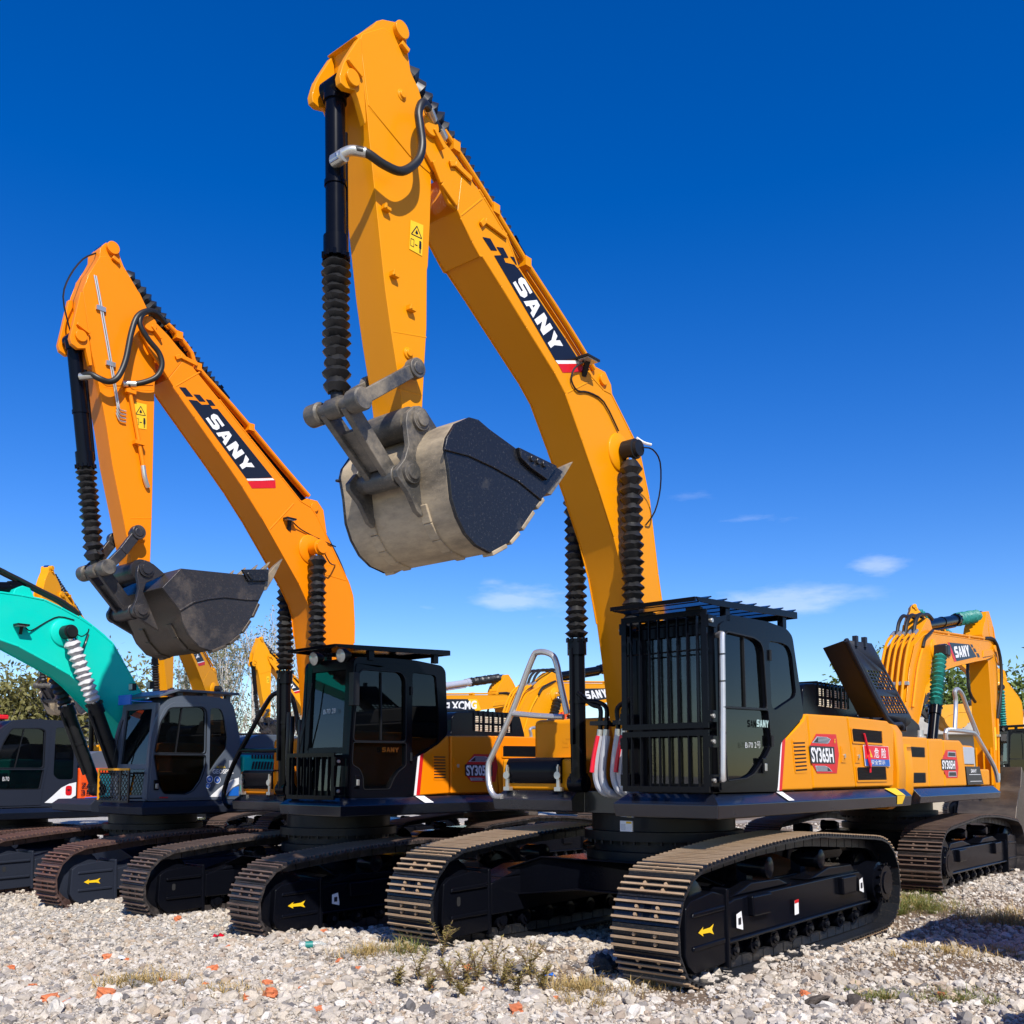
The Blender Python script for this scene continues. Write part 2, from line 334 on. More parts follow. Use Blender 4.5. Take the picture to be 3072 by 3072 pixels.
D2 = dict(
  boom_low=[(3.04,6.65),(3.02,6.56),(2.91,6.4),(2.79,6.28),(2.69,6.16),(2.63,6.09),(2.55,6.01),(2.35,5.81),(2.02,5.48),(1.69,5.14),(1.42,4.83),(0.85,4.1),(0.72,3.9),(0.66,3.75),(0.62,3.49),(0.59,3.33)],
  boom_top=[(3.04,6.68),(3.02,6.73),(2.96,6.77),(2.89,6.77),(2.71,6.66),(2.57,6.55),(2.48,6.49),(2.37,6.37),(2.04,6.11),(1.6,5.75),(1.14,5.38),(0.86,5.15),(0.69,5.1),(0.59,5.0),(0.06,4.22),(-0.01,4.05),(-0.04,3.68),(-0.04,3.44)],
  pivot=[(2.95,6.7)],
  boompin=[(0.68,4.56)],
  arm=[(3.66,6.83),(3.62,7.03),(3.57,7.12),(3.5,7.29),(3.5,7.37),(3.44,7.46),(3.37,7.49),(3.3,7.45),(3.27,7.36),(3.23,7.28),(3.04,7.05),(2.93,6.88),(2.81,6.22),(2.82,6.05),(2.81,5.33),(2.8,4.57),(2.8,4.07),(2.86,3.87),(2.98,3.84),(2.99,3.92),(3.13,4.5),(3.27,5.04),(3.35,5.44),(3.45,5.86),(3.54,6.16),(3.62,6.55),(3.67,6.79)],
  armplate=[(3.67,6.84),(3.61,7.04),(3.5,7.28),(3.43,7.31),(3.32,7.26),(3.04,7.05),(2.93,6.88),(2.84,6.21),(2.84,6.05),(3.37,5.88),(3.45,5.91),(3.54,6.16)],
  ear=[(3.7,6.8),(3.76,6.44),(3.79,6.27),(3.77,6.21),(3.7,6.18),(3.62,6.21),(3.57,6.04),(3.54,6.05),(3.61,6.47),(3.67,6.81)],
  earpin=[(3.68,6.32)],
  armcylpin=[(3.37,7.42)],
  bcyl=[(3.67,6.22),(3.61,5.86),(3.49,5.08),(3.48,4.98),(3.4,4.47),(3.37,4.3),(3.37,3.94),(3.34,3.9)],
  idler=[(3.32,3.91),(3.18,4.09),(3.02,4.33)],
  bkpins=[(2.93,3.94),(2.97,3.49)],
  bucket=[(2.89,3.71),(2.68,3.95),(1.91,4.0),(1.59,4.01),(1.62,3.85),(1.68,3.73),(1.78,3.52),(1.91,3.33),(2.07,3.19),(2.29,3.09),(2.43,3.12),(2.56,3.24),(2.64,3.38),(2.67,3.49),(2.75,3.57)],
  cutter=[(1.94,4.05),(1.58,4.11),(1.59,3.97),(1.85,3.93)],
  tooth=[(1.62,3.86),(1.57,3.87),(1.47,4.03),(1.33,4.29),(1.45,4.18),(1.56,4.05)],
  rib=[(2.68,3.49),(2.52,3.6),(2.35,3.66),(2.14,3.71),(1.85,3.72),(1.69,3.74)],
  ear2=[(3.03,3.87),(3.02,3.96),(2.94,4.04),(2.84,4.01),(2.7,3.92),(2.92,3.79),(2.95,3.69),(2.9,3.59),(2.81,3.41),(2.75,3.29),(2.97,3.39),(3.06,3.44),(3.07,3.49),(3.03,3.59),(3.0,3.72)],
  decal=[(2.44,5.99),(2.33,6.01),(2.27,5.98),(2.17,6.01),(2.13,5.97),(2.06,5.99),(1.28,5.35),(1.65,5.25)],
  white=[(1.65,5.25),(1.28,5.34),(1.24,5.32),(1.63,5.23)],
  red=[(1.63,5.22),(1.24,5.33),(1.23,5.23),(1.57,5.15)],
  flags=[[(2.56,6.1),(2.48,6.12),(2.38,6.04),(2.47,6.02)],[(2.38,6.07),(2.3,6.09),(2.22,6.03),(2.3,6.01)],[(2.22,6.06),(2.15,6.07),(2.09,6.02),(2.16,6.0)]],
  label=[(3.05,5.8),(2.91,5.81),(2.9,5.53),(3.04,5.51)],
  pipe=[(2.7,6.8),(2.57,6.72),(2.4,6.57),(2.32,6.43),(1.92,6.15),(1.59,5.91),(1.13,5.56),(0.7,5.25)],
  armcyl=[(3.17,7.35),(3.05,7.24),(2.62,6.9),(2.34,6.67),(2.07,6.49),(1.92,6.36),(1.24,5.83),(0.54,5.25)],
  cab=[(0.98,1.83),(0.92,2.88),(0.92,3.04),(0.88,3.09),(0.41,3.12),(-0.04,3.13),(-0.58,2.88),(-0.61,2.24),(-0.44,2.11),(-0.1,1.94),(-0.04,1.47),(0.97,1.47)],
  door=[(0.9,2.96),(0.89,3.01),(0.84,3.02),(0.11,3.07),(0.07,3.04),(0.05,1.94),(0.03,1.46),(0.98,1.47)],
  win=[(0.86,2.85),(0.84,2.91),(0.78,2.95),(0.22,2.96),(0.16,2.92),(0.13,2.86),(0.12,2.14),(0.92,2.13)],
  sash=[(0.5,2.94),(0.49,2.14)],
  rwin=[(0.02,2.84),(-0.38,2.87),(-0.43,2.35),(-0.42,2.12),(-0.08,1.94),(0.03,1.89),(0.03,2.53),(0.03,3.0),(0.0,3.02)],
  panelA=[(-0.04,1.47),(-0.1,1.95),(-0.44,2.11),(-0.61,2.23),(-0.64,2.23),(-0.65,1.49)],
  panelB=[(-0.64,2.23),(-1.47,2.26),(-1.54,2.19),(-1.59,1.5),(-0.65,1.49)],
  panelC=[(-1.54,2.25),(-2.43,2.26),(-2.56,2.24),(-2.48,1.48),(-1.58,1.49)],
  badge=[(-1.09,1.99),(-1.55,1.99),(-1.55,1.63),(-1.03,1.63),(-0.94,1.86),(-1.42,1.86),(-1.41,1.71),(-0.94,1.72)],
  low=[(0.92,2.1),(0.11,2.11),(0.11,1.84),(0.23,1.77),(0.3,1.69),(0.36,1.58),(0.38,1.57),(0.76,1.57),(0.77,1.71),(0.82,1.8),(0.93,1.85)])
# ------------------------------------------------------------------ excavator kit (local frame: X forward, Y to the cab side, Z up)
TRACK = [(2.0, .02), (2.24, .06), (2.38, .22), (2.42, .46), (2.33, .70), (2.2, .82), (2.03, .89), (1.23, .97), (.71, 1.01), (-.25, 1.04), (-.99, .99), (-1.9, .93),
         (-2.15, .87), (-2.36, .70), (-2.44, .45), (-2.39, .2), (-2.22, .05), (-2.0, .01), (-1., .0), (0, .0), (1., .0)]
def resample(poly, pitch):
    P = [Vector((x, 0, z)) for x, z in rounded(poly, .2, 3)]; P.append(P[0])
    L = [0.]
    for a, b in zip(P, P[1:]): L.append(L[-1] + (b - a).length)
    n = round(L[-1] / pitch); out = []
    def at(t):
        t %= L[-1]
        for i in range(len(L) - 1):
            if L[i + 1] >= t: return P[i].lerp(P[i + 1], (t - L[i]) / max(1e-9, L[i + 1] - L[i]))
        return P[-1]
    st = L[-1] / n
    for k in range(n):
        a, b = at(k * st), at((k + 1) * st - 1e-6); out.append(((a + b) / 2, (b - a).normalized(), st))
    return out
def shoe_mb(p, w, mb=None, M=None):
    q = MB()
    q.box(-p * .5, p * .49, -w / 2, w / 2, 0, .016, 0)
    for gx in (-.32, -.01, .30):
        x = gx * p; h = .05; b = .016; t = .009
        vs = [(x + sx, y, z) for y in (-w / 2, w / 2) for sx, z in ((-b, .014), (b, .014), (t, h - .012), (-t, h - .012), (t, h), (-t, h))]
        q.add(vs, [(0, 1, 2, 3), (6, 9, 8, 7), (1, 7, 8, 2), (0, 3, 9, 6)], 0)
        q.add(vs, [(3, 2, 4, 5), (9, 11, 10, 8), (2, 8, 10, 4), (4, 10, 11, 5), (5, 11, 9, 3)], 1)
    for gx in (-.165, .145):
        for y in (-.095, .095): q.rev((gx * p, y * w / .6, .012), (gx * p, y * w / .6, .036), [(0, .017), (1, .015)], 6, 1)
        q.box(gx * p - .014, gx * p + .014, -.045, .045, .0155, .0175, 2)
    if mb is None: return q
    mb.add([M @ Vector(v) for v in q.v], q.f, 0)
    mb.m[-len(q.m):] = q.m
def undercarriage(root, half, w, sx, sz, mats, lite=False, z0=0., arrows=True, grey=None):
    """two crawlers: track (> track_shoe), track_frame (> cover, roller, sprocket, sticker), cross_frame"""
    S, T = mats; blk = grey or BLK
    prof = [(x * sx, z * sz + z0) for x, z in TRACK]
    p = .205 * (sx + sz) / 2
    samp = resample(prof, p)
    shoe_me = None
    for sg in (1, -1):
        yc = sg * (half - w / 2)
        ch = MB()
        for c, d, st in samp:
            nrm = Vector((d.z, 0, -d.x))
            if nrm.dot(Vector((0, 0, .47 * sz + z0)) - Vector((0, 0, c.z)) + Vector((-c.x * .2, 0, 0))) > 0: nrm = -nrm
            for yo in (-.1, .1):
                a = c - d * st * .46 - nrm * .05 + Vector((0, yc + yo, 0)); b = c + d * st * .46 - nrm * .05 + Vector((0, yc + yo, 0))
                ch.bar(a, b, .045, .085, nrm)
        tr = ch.build('track', [S], root)
        one = MB()
        for c, d, st in samp:
            nrm = Vector((d.z, 0, -d.x))
            if nrm.dot(Vector((0, 0, .47 * sz + z0)) - Vector((0, 0, c.z)) + Vector((-c.x * .2, 0, 0))) > 0: nrm = -nrm
            yv = nrm.cross(d)
            M = Matrix(((d.x, yv.x, nrm.x, c.x), (d.y, yv.y, nrm.y, yc), (d.z, yv.z, nrm.z, c.z), (0, 0, 0, 1)))
            if lite:
                shoe_mb(p * 1.0, w, one, M)
                continue
            if shoe_me is None:
                o = shoe_mb(p, w).build('track_shoe', [S, T, DARK], tr, 0); shoe_me = o.data
            else:
                o = bpy.data.objects.new('track_shoe', shoe_me); COL.objects.link(o); o.parent = tr
            o.matrix_local = M
        if lite: tag(one.build('shoe_belt', [S, T, DARK], tr), None)
        # frame
        k = lambda poly: [(x * sx, z * sz + z0) for x, z in poly]
        yo, yi = yc + sg * .205, yc - sg * .2
        b = MB(); b.prism(k([(1.47, .24), (1.47, .56), (1.3, .60), (-1.5, .62), (-1.66, .56), (-1.75, .27)]), yi, yo - sg * .02)
        b.prism(k([(1.47, .24), (1.5, .275), (-1.73, .30), (-1.75, .265)]), yo - sg * .02, yo + sg * .015)
        b.prism(k([(1.3, .60), (.9, .70), (.35, .69), (.1, .615)]), yi, yo - sg * .06)
        b.prism(k([(-.3, .62), (-.8, .71), (-1.4, .70), (-1.55, .60)]), yi, yo - sg * .06)
        for x in (1.05, -.95): b.prism(k([(x, .42), (x + .02, .60), (x - .36, .60), (x - .34, .42)]), yo - sg * .03, yo + sg * .035)
        fr = b.build('track_frame', [blk], root, .02)
        c = MB(); c.prism(k([(2.18, .25), (2.16, .60), (2.08, .655), (1.73, .70), (1.53, .66), (1.48, .6), (1.48, .10), (2.04, .085), (2.14, .16)]), yi, yo + sg * .01)
        for ya, sd in ((yo, sg), (yi, -sg)): c.prism(k([(2.08, .52), (2.07, .56), (1.55, .575), (1.55, .53)]), ya, ya + sd * .026); c.prism(k([(2.07, .26), (2.07, .30), (1.55, .31), (1.55, .265)]), ya, ya + sd * .026); c.sheet(k(rounded([(1.98, .38), (1.98, .47), (1.93, .47), (1.93, .38)], .03)), ya + sd * .004, mi=1)
        c.prism(k([(1.52, .06), (1.53, .70), (1.49, .71), (1.47, .06)]), yi - sg * .01, yo + sg * .03)
        c.build('end_cover', [blk, DARK], fr, .018)
        iw = MB(); iw.rev((2.0 * sx, yc - .14, .46 * sz + z0), (2.0 * sx, yc + .14, .46 * sz + z0), [(0, .3 * sz), (.1, .37 * sz), (.35, .37 * sz), (.4, .41 * sz), (.6, .41 * sz), (.65, .37 * sz), (.9, .37 * sz), (1, .3 * sz)], 32)
        iw.build('idler_wheel', [blk], fr)
        hb = MB(); c0 = (-2.02 * sx, .46 * sz + z0)
        hb.rev((c0[0], yc - .15, c0[1]), (c0[0], yo + sg * .10 if sg > 0 else yo - .10, c0[1]), [(0, .33 * sz), (.4, .33 * sz), (.42, .23 * sz), (.8, .22 * sz), (.82, .19 * sz), (.97, .185 * sz), (.972, .12 * sz), (1, .12 * sz)], 28)
        for q in range(14):
            t = q * math.tau / 14; hb.cyl((c0[0] + math.cos(t) * .205 * sz, yo + sg * .06, c0[1] + math.sin(t) * .205 * sz), (c0[0] + math.cos(t) * .205 * sz, yo + sg * .085, c0[1] + math.sin(t) * .205 * sz), .014, n=6)
        for q in range(21):
            t = q * math.tau / 21; u = Vector((math.cos(t), 0, math.sin(t)))
            hb.bar(Vector((c0[0], yc, c0[1])) + u * .31 * sz, Vector((c0[0], yc, c0[1])) + u * .385 * sz, .06, .05, (0, 1, 0))
        hb.build('sprocket', [blk], fr, 0)
        for q in range(8):
            x = (1.25 - q * .385) * sx; rl = MB()
            rl.rev((x, yc - .17, .165 * sz + z0), (x, yc + .17, .165 * sz + z0), [(0, .05), (.05, .05), (.06, .085), (.3, .085), (.32, .11), (.36, .11), (.38, .075), (.62, .075), (.64, .11), (.68, .11), (.7, .085), (.94, .085), (.95, .05), (1, .05)], 14)
            rl.cyl((x, yc + sg * .17, .165 * sz + z0), (x, yc + sg * .185, .165 * sz + z0), .024, n=10, mi=1)
            rl.build('track_roller', [blk, SHOE], fr)
        for x in (.55, -.62):
            rl = MB(); rl.rev((x * sx, yc - .15, .80 * sz + z0), (x * sx, yc + .16, .80 * sz + z0), [(0, .06), (.2, .085), (.8, .085), (.82, .095), (.96, .095), (1, .06)], 16)
            rl.bar((x * sx, yc - sg * .1, .60 * sz + z0), (x * sx, yc - sg * .1, .79 * sz + z0), .1, .12, (1, 0, 0)); rl.build('carrier_roller', [blk], fr, 0)
        if arrows and sg > 0:
            a = MB(); yy = yo + .016
            a.sheet(k([(1.985, .40), (1.905, .438), (1.915, .416), (1.80, .420), (1.735, .442), (1.765, .40), (1.735, .358), (1.80, .380), (1.915, .384), (1.905, .362)]), yy)
            a.build('direction_arrow', [YEL], fr)
            if not lite:
                s = MB()
                for x, z in ((1.32, .36), (-1.45, .42)):
                    s.sheet(k([(x, z), (x, z + .11), (x - .09, z + .13), (x - .115, z + .01), (x - .115, z - .03)]), yo + .004); s.sheet(k([(x - .03, z + .02), (x - .03, z + .075), (x - .08, z + .08), (x - .08, z + .02)]), yo + .0065, mi=1)
                s.sheet(k([(.17, .34), (.17, .47), (.08, .475), (.08, .345)]), yo + .004); s.sheet(k([(.17, .445), (.17, .475), (.08, .48), (.08, .45)]), yo + .0065, mi=2)
                s.build('sticker', [WHT, BVIN, RED], fr)
    h = half - w - .0
    c = MB(); k = lambda poly: [(y * (h + .25) / 1.25, z * sz + z0) for y, z in poly]
    c.prism(k([(-1.25, .40), (-1.25, .66), (-.8, .80), (.8, .80), (1.25, .66), (1.25, .40), (.35, .52), (-.35, .52)]), -.95 * sx, 1.02 * sx, 'x')
    c.prism(k([(-1.25, .385), (-.35, .505), (.35, .505), (1.25, .385), (1.25, .405), (.35, .525), (-.35, .525), (-1.25, .405)]), 1.0 * sx, 1.06 * sx, 'x')
    c.prism(k([(-1.25, .655), (-.8, .795), (.8, .795), (1.25, .655), (1.25, .675), (.8, .815), (-.8, .815), (-1.25, .675)]), 1.0 * sx, 1.06 * sx, 'x')
    c.build('cross_frame', [blk], root, .015)
def swing_ring(root, z0, z1, r=.72):
    m = MB(); m.rev((0, 0, z0), (0, 0, z1), [(0, r + .06), (.2, r + .06), (.21, r - .02), (.42, r - .02), (.43, r + .08), (.62, r + .08), (.63, r), (1, r)], 48)
    for k in range(36):
        t = k * math.tau / 36; zz = z0 + (z1 - z0) * .43
        m.cyl((math.cos(t) * (r + .035), math.sin(t) * (r + .035), zz - .035), (math.cos(t) * (r + .035), math.sin(t) * (r + .035), zz), .018, n=6)
    m.build('swing_ring', [BLKM], root)

def bellows(mb, a, b, ro, ri, pitch, mi=0, squash=0., wob=.06):
    """pleated dust boot from a to b; pleats crowd towards b when squash > 0"""
    a, b = Vector(a), Vector(b); L = (b - a).length; n = max(4, int(L / pitch)); prof = []
    rnd = random.Random(int(L * 1e4))
    for k in range(n + 1):
        t = k / n; t = t ** (1 - squash * .45) if squash else t
        prof.append((t, ri * (1 + rnd.uniform(-wob, wob))))
        if k < n:
            t2 = (k + .5) / n; t2 = t2 ** (1 - squash * .45) if squash else t2
            prof.append((min(1, t2 + rnd.uniform(-.1, .1) / n), ro * (1 + rnd.uniform(-wob, wob))))
    o = len(mb.v)
    mb.rev(a, b, prof, 20, mi)
    for i in range(o, len(mb.v)):      # slight unevenness of the cloth pleats
        v = mb.v[i]; mb.v[i] = (v[0] + rnd.uniform(-1, 1) * ro * .035, v[1] + rnd.uniform(-1, 1) * ro * .035, v[2] + rnd.uniform(-1, 1) * pitch * .1)
def hyd_cylinder(root, name, p0, p1, tb, r, bell=RUB, ro=None, t_end=.97, collar=True, barrel=BLK, pipe=True, squash=.3, pitch=.085, rodmat=None, eyemat=None):
    """p0 barrel foot, p1 rod end; barrel to tb, pleated boot from tb to t_end"""
    a, b = Vector(p0), Vector(p1); P = lambda t: a.lerp(b, t); L = (b - a).length
    m = MB(); m.cyl(a, P(tb), r, n=24)
    e = .5 * r / L
    for t0, t1, k in ((tb - .16 / L, tb, 1.24), (0, .10 / L, 1.18), (tb * .55, tb * .55 + .035 / L, 1.12)):
        m.cyl(P(t0), P(t1), r * k, n=24)
    for q in range(10 if collar else 0):
        d = (b - a).normalized(); u = d.orthogonal().normalized(); w = d.cross(u); t = q * math.tau / 10
        c = P(tb) + (u * math.cos(t) + w * math.sin(t)) * r * 1.26; m.cyl(c - d * .03, c + d * .012, .014, n=6)
    ax = Vector((0, 1, 0)); m.cyl(a - ax * r * 1.1, a + ax * r * 1.1, r * 1.15, n=20)
    o = m.build(name, [barrel], root, 0)
    rd = MB(); rd.cyl(P(tb), b, r * .62, n=18); rd.cyl(b - ax * r * .95, b + ax * r * .95, r * 1.0, n=20, mi=1); rd.build('rod', [rodmat or CHR, eyemat or rodmat or CHR], o)
    if bell:
        s = MB(); bellows(s, P(t_end), P(tb + .02 / L), ro or r * 1.35, (ro or r * 1.35) * .64, pitch, 0, squash); s.build('bellows', [bell], o, smooth=20)
    if pipe:
        d = (b - a).normalized(); s = ax.cross(d).normalized(); off = s * r * 1.28
        s = MB(); s.cyl(P(.12) + off, P(tb * .93) + off, r * .28, n=10); s.cyl(P(tb * .93) + off * .6, P(tb * .93) + off * 1.1, r * .3, n=10); s.build('oil_pipe', [barrel], o)
    return o

def side_front_end(root, D, c):
    """boom, arm, bucket and their cylinders from side profiles (X, Z); c carries half widths and paints"""
    bh, ah, kh = c['bh'], c['ah'], c['kh']; P = c['paint']; lite = c.get('lite')
    top, low = D['boom_top'], D['boom_low']; it, il = c['split']; foot = c['foot']
    m = MB()
    m.prism(top[it:] + foot + low[::-1][:len(low) - il], -bh, bh)
    fork = top[:it + 1] + [(t[0] * .5 + l[0] * .5, t[1] * .5 + l[1] * .5) for t, l in [(top[it], low[il])]] + low[:il + 1][::-1]
    for s in (1, -1): m.prism(fork, s * (ah + .012), s * bh)
    pv = D['pivot'][0]
    for s in (1, -1):
        m.cyl((pv[0], s * (bh - .01), pv[1]), (pv[0], s * (bh + .035), pv[1]), .085, n=24); m.bar((pv[0] - .02, s * (bh + .02), pv[1] - .02), (pv[0] - .14, s * (bh + .02), pv[1] - .13), .03, .06, (0, 1, 0))
        bp = D['boompin'][0]; m.rev((bp[0], s * (bh - .02), bp[1]), (bp[0], s * (bh + .05), bp[1]), [(0, .2), (.5, .19), (1, .1)], 28)
        for a, b in zip(top[it + 2:-1], top[it + 3:]): m.bar((a[0], s * (bh - .004), a[1] - .0), (b[0], s * (bh - .004), b[1] - .0), .022, .02, (0, 1, 0))   # flange weld lip
        for a, b in zip(low[il + 1:-3], low[il + 2:-2]): m.bar((a[0], s * (bh - .004), a[1]), (b[0], s * (bh - .004), b[1]), .022, .016, (0, 1, 0))
        for g in c.get('guides', []): 
            for a, b in zip(g, g[1:]): m.bar((a[0], s * (bh + .015), a[1]), (b[0], s * (bh + .015), b[1]), .05, .022, (0, 1, 0))
    for a, b in c.get('seams', []):
        for s in (1, -1): m.bar((a[0], s * (bh - .006), a[1]), (b[0], s * (bh - .006), b[1]), .02, .02, (0, 1, 0))
    fx_, fz_ = D['armcyl'][-1]
    for s in (1, -1): m.prism([(fx_ + .28, fz_ - .02), (fx_ + .1, fz_ + .1), (fx_ - .06, fz_ + .1), (fx_ - .16, fz_), (fx_ - .22, fz_ - .3), (fx_ + .3, fz_ - .25)], s * .12, s * .16); m.cyl((fx_, s * .1, fz_), (fx_, s * .19, fz_), .06, n=16)
    boom = m.build('boom', [P], root, .014)
    pn = MB(); bp = D['boompin'][0]; pn.cyl((bp[0], -bh - .16, bp[1]), (bp[0], bh + .16, bp[1]), .07, n=20)
    for s in (1, -1): pn.rev((bp[0], s * (bh + .07), bp[1]), (bp[0], s * (bh + .24), bp[1]), [(0, .10), (.75, .10), (.78, .085), (1, .08)], 24)
    pn.build('cylinder_pin', [c.get('pinmat', BLKM)], boom)
    if 'decal' in D and c.get('decal', True):
        d = MB(); y = bh + .0035
        d.sheet(D['decal'], y); d.sheet(D['white'], y, mi=1); d.sheet(D['red'], y, mi=2)
        for f in D['flags']: d.sheet(f, y)
        O, U, V = c['text']; put_block(d, 'SANY', (O[0], y + .002, O[1]), (U[0], 0, U[1]), (V[0], 0, V[1]), 1)
        d.build('logo_decal', [BVIN, WHT, RED], boom)
    pp = MB()
    if 'pipe' in D:
        for s in (1, -1): pp.tube([(x, s * (bh - .035), z) for x, z in D['pipe']], .026, 10)
        pp.tube([(x, bh - .10, z + .004) for x, z in D['pipe']], .018, 8)
        for k in range(1, len(D['pipe']) - 1, 2):
            x, z = D['pipe'][k]; pp.box(x - .04, x + .04, -bh, bh, z - .05, z + .035)
        pp.build('boom_pipe', [P], boom)
    # arm
    m = MB(); m.prism(D['arm'], -ah, ah)
    for s in (1, -1):
        m.prism(D['armplate'], s * (ah - .004), s * (ah + .007))
        m.prism(D['ear'], s * (ah - .035), s * (ah + .022))
        ep = D['earpin'][0]; m.cyl((ep[0], s * (ah - .03), ep[1]), (ep[0], s * (ah + .05), ep[1]), .062, n=20); m.bar((ep[0] + .05, s * (ah + .035), ep[1] + .12), (ep[0] - .09, s * (ah + .035), ep[1] + .06), .03, .03, (0, 1, 0))
        ap = D['armcylpin'][0]; m.cyl((ap[0], s * (ah - .03), ap[1]), (ap[0], s * (ah + .045), ap[1]), .07, n=20); m.bar((ap[0], s * (ah + .02), ap[1] - .1), (ap[0] - .08, s * (ah + .02), ap[1] - .13), .04, .04, (0, 1, 0))
        for q in c.get('armclips', []):
            m.box(q[0] - .035, q[0] + .035, s * ah, s * (ah + .045), q[1] - .015, q[1] + .012); m.box(q[0] + .01, q[0] + .03, s * ah, s * (ah + .05), q[1] - .01, q[1] + .03)
        for a, b in c.get('armseams', []): m.bar((a[0], s * (ah - .006), a[1]), (b[0], s * (ah - .006), b[1]), .016, .016, (0, 1, 0))
        for q in c.get('armboss', []): m.rev((q[0], s * (ah - .01), q[1]), (q[0], s * (ah + .03), q[1]), [(0, .05), (.6, .045), (.65, .03), (1, .028)], 16)
    arm = m.build('arm', [P], root, .012)
    if 'label' in D:
        d = MB(); y = ah + .0045; a, b, e, g = D['label']; d.sheet(D['label'], y)
        L = lambda u, v: tuple(np.array(a) * (1 - u) * (1 - v) + np.array(b) * u * (1 - v) + np.array(e) * u * v + np.array(g) * (1 - u) * v)
        def outl(pts, w): 
            for p, q in zip(pts, pts[1:] + pts[:1]): d.bar((p[0], y + .0012, p[1]), (q[0], y + .0012, q[1]), w, .002, (0, 1, 0), 1)
        outl([L(.5, .12), L(.9, .46), L(.1, .46)], .007); outl([L(.08, .62), L(.32, .62), L(.32, .86), L(.08, .86)], .004)
        d.sheet([L(.5, .24), L(.62, .36), L(.5, .40), L(.38, .36)], y + .002, mi=1); d.sheet([L(.4, .74), L(.6, .74), L(.6, .77), L(.4, .77)], y + .002, mi=1)
        d.sheet([L(.72, .64), L(.9, .64), L(.9, .8), L(.86, .8), L(.86, .95), L(.82, .95), L(.82, .82), L(.8, .82), L(.8, .95), L(.76, .95), L(.76, .8), L(.72, .8)], y + .002, mi=1)
        d.rev(((L(.81, .6))[0], y, (L(.81, .6))[1]), ((L(.81, .6))[0], y + .002, (L(.81, .6))[1]), [(0, .012), (1, .012)], 10, 1)
        d.build('warning_label', [YEL, BVIN], arm)
    # arm cylinder along the back of the boom
    ac = D['armcyl']; A, B = (ac[-1][0], 0, ac[-1][1]), (ac[0][0], 0, ac[0][1])
    hyd_cylinder(root, 'arm_cylinder', A, (D['armcylpin'][0][0], 0, D['armcylpin'][0][1]), c['tac'], .09, c['bell'], .125, .93, pitch=.075)
    # boom cylinders
    for s in (1, -1):
        bp = D['boompin'][0]; f = c['bcfoot']
        hyd_cylinder(root, 'boom_cylinder', (f[0], s * (bh + .13), f[1]), (bp[0], s * (bh + .13), bp[1]), c['tbc'], .078, c['bell'], c.get('bro', .112), .965, barrel=c.get('cylpaint', BLK), pipe=not lite)
    # bucket cylinder
    bc = D['bcyl']; ep = D['earpin'][0]; sh = bc[-1]
    hyd_cylinder(root, 'bucket_cylinder', (ep[0], 0, ep[1]), (sh[0], 0, sh[1]), c['tkc'], .075, c['bell'], .105, .955, pitch=.07, rodmat=BLKM, eyemat=LINK)
    # linkage
    m = MB(); m.cyl((sh[0], -.27, sh[1]), (sh[0], .27, sh[1]), .055, n=20)
    for s in (1, -1): m.rev((sh[0], s * .16, sh[1]), (sh[0], s * .30, sh[1]), [(0, .07), (.1, .085), (.9, .085), (1, .075)], 20)
    m.build('link_shaft', [LINK], root)
    il_ = D['idler']
    for s in (1, -1):
        m = MB(); pts = [(sh[0], s * .25, sh[1])] + [(x, s * .25, z) for x, z in il_[1:]]
        for a, b in zip(pts, pts[1:]): m.bar(a, b, .10, .055, (0, 1, 0))
        for q in (pts[0], pts[-1]): m.cyl((q[0], s * .215, q[2]), (q[0], s * .295, q[2]), .078, n=20)
        m.cyl((pts[-1][0], s * .1, pts[-1][2]), (pts[-1][0], s * .305, pts[-1][2]), .05, n=16)
        m.build('idler_link', [c['linkmat']], root, .008)
    kp0, kp1 = D['bkpins']
    m = MB(); v0, v1 = Vector((sh[0], 0, sh[1])), Vector((kp1[0], 0, kp1[1])); ax = Vector((0, 1, 0))
    for s in (1, -1): m.bar(v0 + ax * s * .115, v1 + ax * s * .09, .13, .06, (0, 1, 0))
    m.bar(v0.lerp(v1, .3), v0.lerp(v1, .85), .06, .2, (0, 1, 0)); m.cyl(v1 - ax * .17, v1 + ax * .17, .085, n=20)
    m.build('bucket_link', [c['linkmat']], root, .01)
    # bucket
    bk = D['bucket']; i0 = c['shell']; n = len(bk)
    shell = [bk[i % n] for i in c['shell']]
    m = MB()
    for s in (1, -1): m.prism(bk, s * kh, s * (kh - .035), mi=1)
    outer = shell; cx = sum(p[0] for p in bk) / n; cz = sum(p[1] for p in bk) / n
    inn = [(x + (cx - x) * .055, z + (cz - z) * .055) for x, z in shell]
    m.prism(outer + inn[::-1], -(kh - .03), kh - .03, mi=0)
    rb = D['rib']
    for s in (1, -1):
        for a, b in zip(rb, rb[1:]): m.bar((a[0], s * kh, a[1]), (b[0], s * kh, b[1]), .022, .03, (0, 1, 0), 1)
    lo = c['floor']                                 # wear shrouds along the floor edge
    for a, b in zip(lo, lo[1:]):
        d = Vector((b[0] - a[0], 0, b[1] - a[1])); nrm = Vector((d.z, 0, -d.x)).normalized(); nrm = nrm if nrm.dot(Vector((a[0] - cx, 0, a[1] - cz))) > 0 else -nrm
        for s in (1, -1): m.bar(Vector((a[0], s * (kh - .05), a[1])) + d * .08 + nrm * .012, Vector((a[0], s * (kh - .05), a[1])) + d * .86 + nrm * .012, .11, .035, nrm, 0)
    for y in (-.3, .3):
        q = c['strip']
        for a, b in zip(q, q[1:]): m.bar((a[0], y, a[1]), (b[0], y, b[1]), .09, .035, (0, 0, 1), 0)
    bucket = m.build('bucket', c['bmats'], root, .008)
    m = MB()
    for s in (1, -1): m.prism(D['ear2'], s * .24, s * .29)
    bucket_ears = m.build('bucket_ear', [c['linkmat']], bucket, .008)
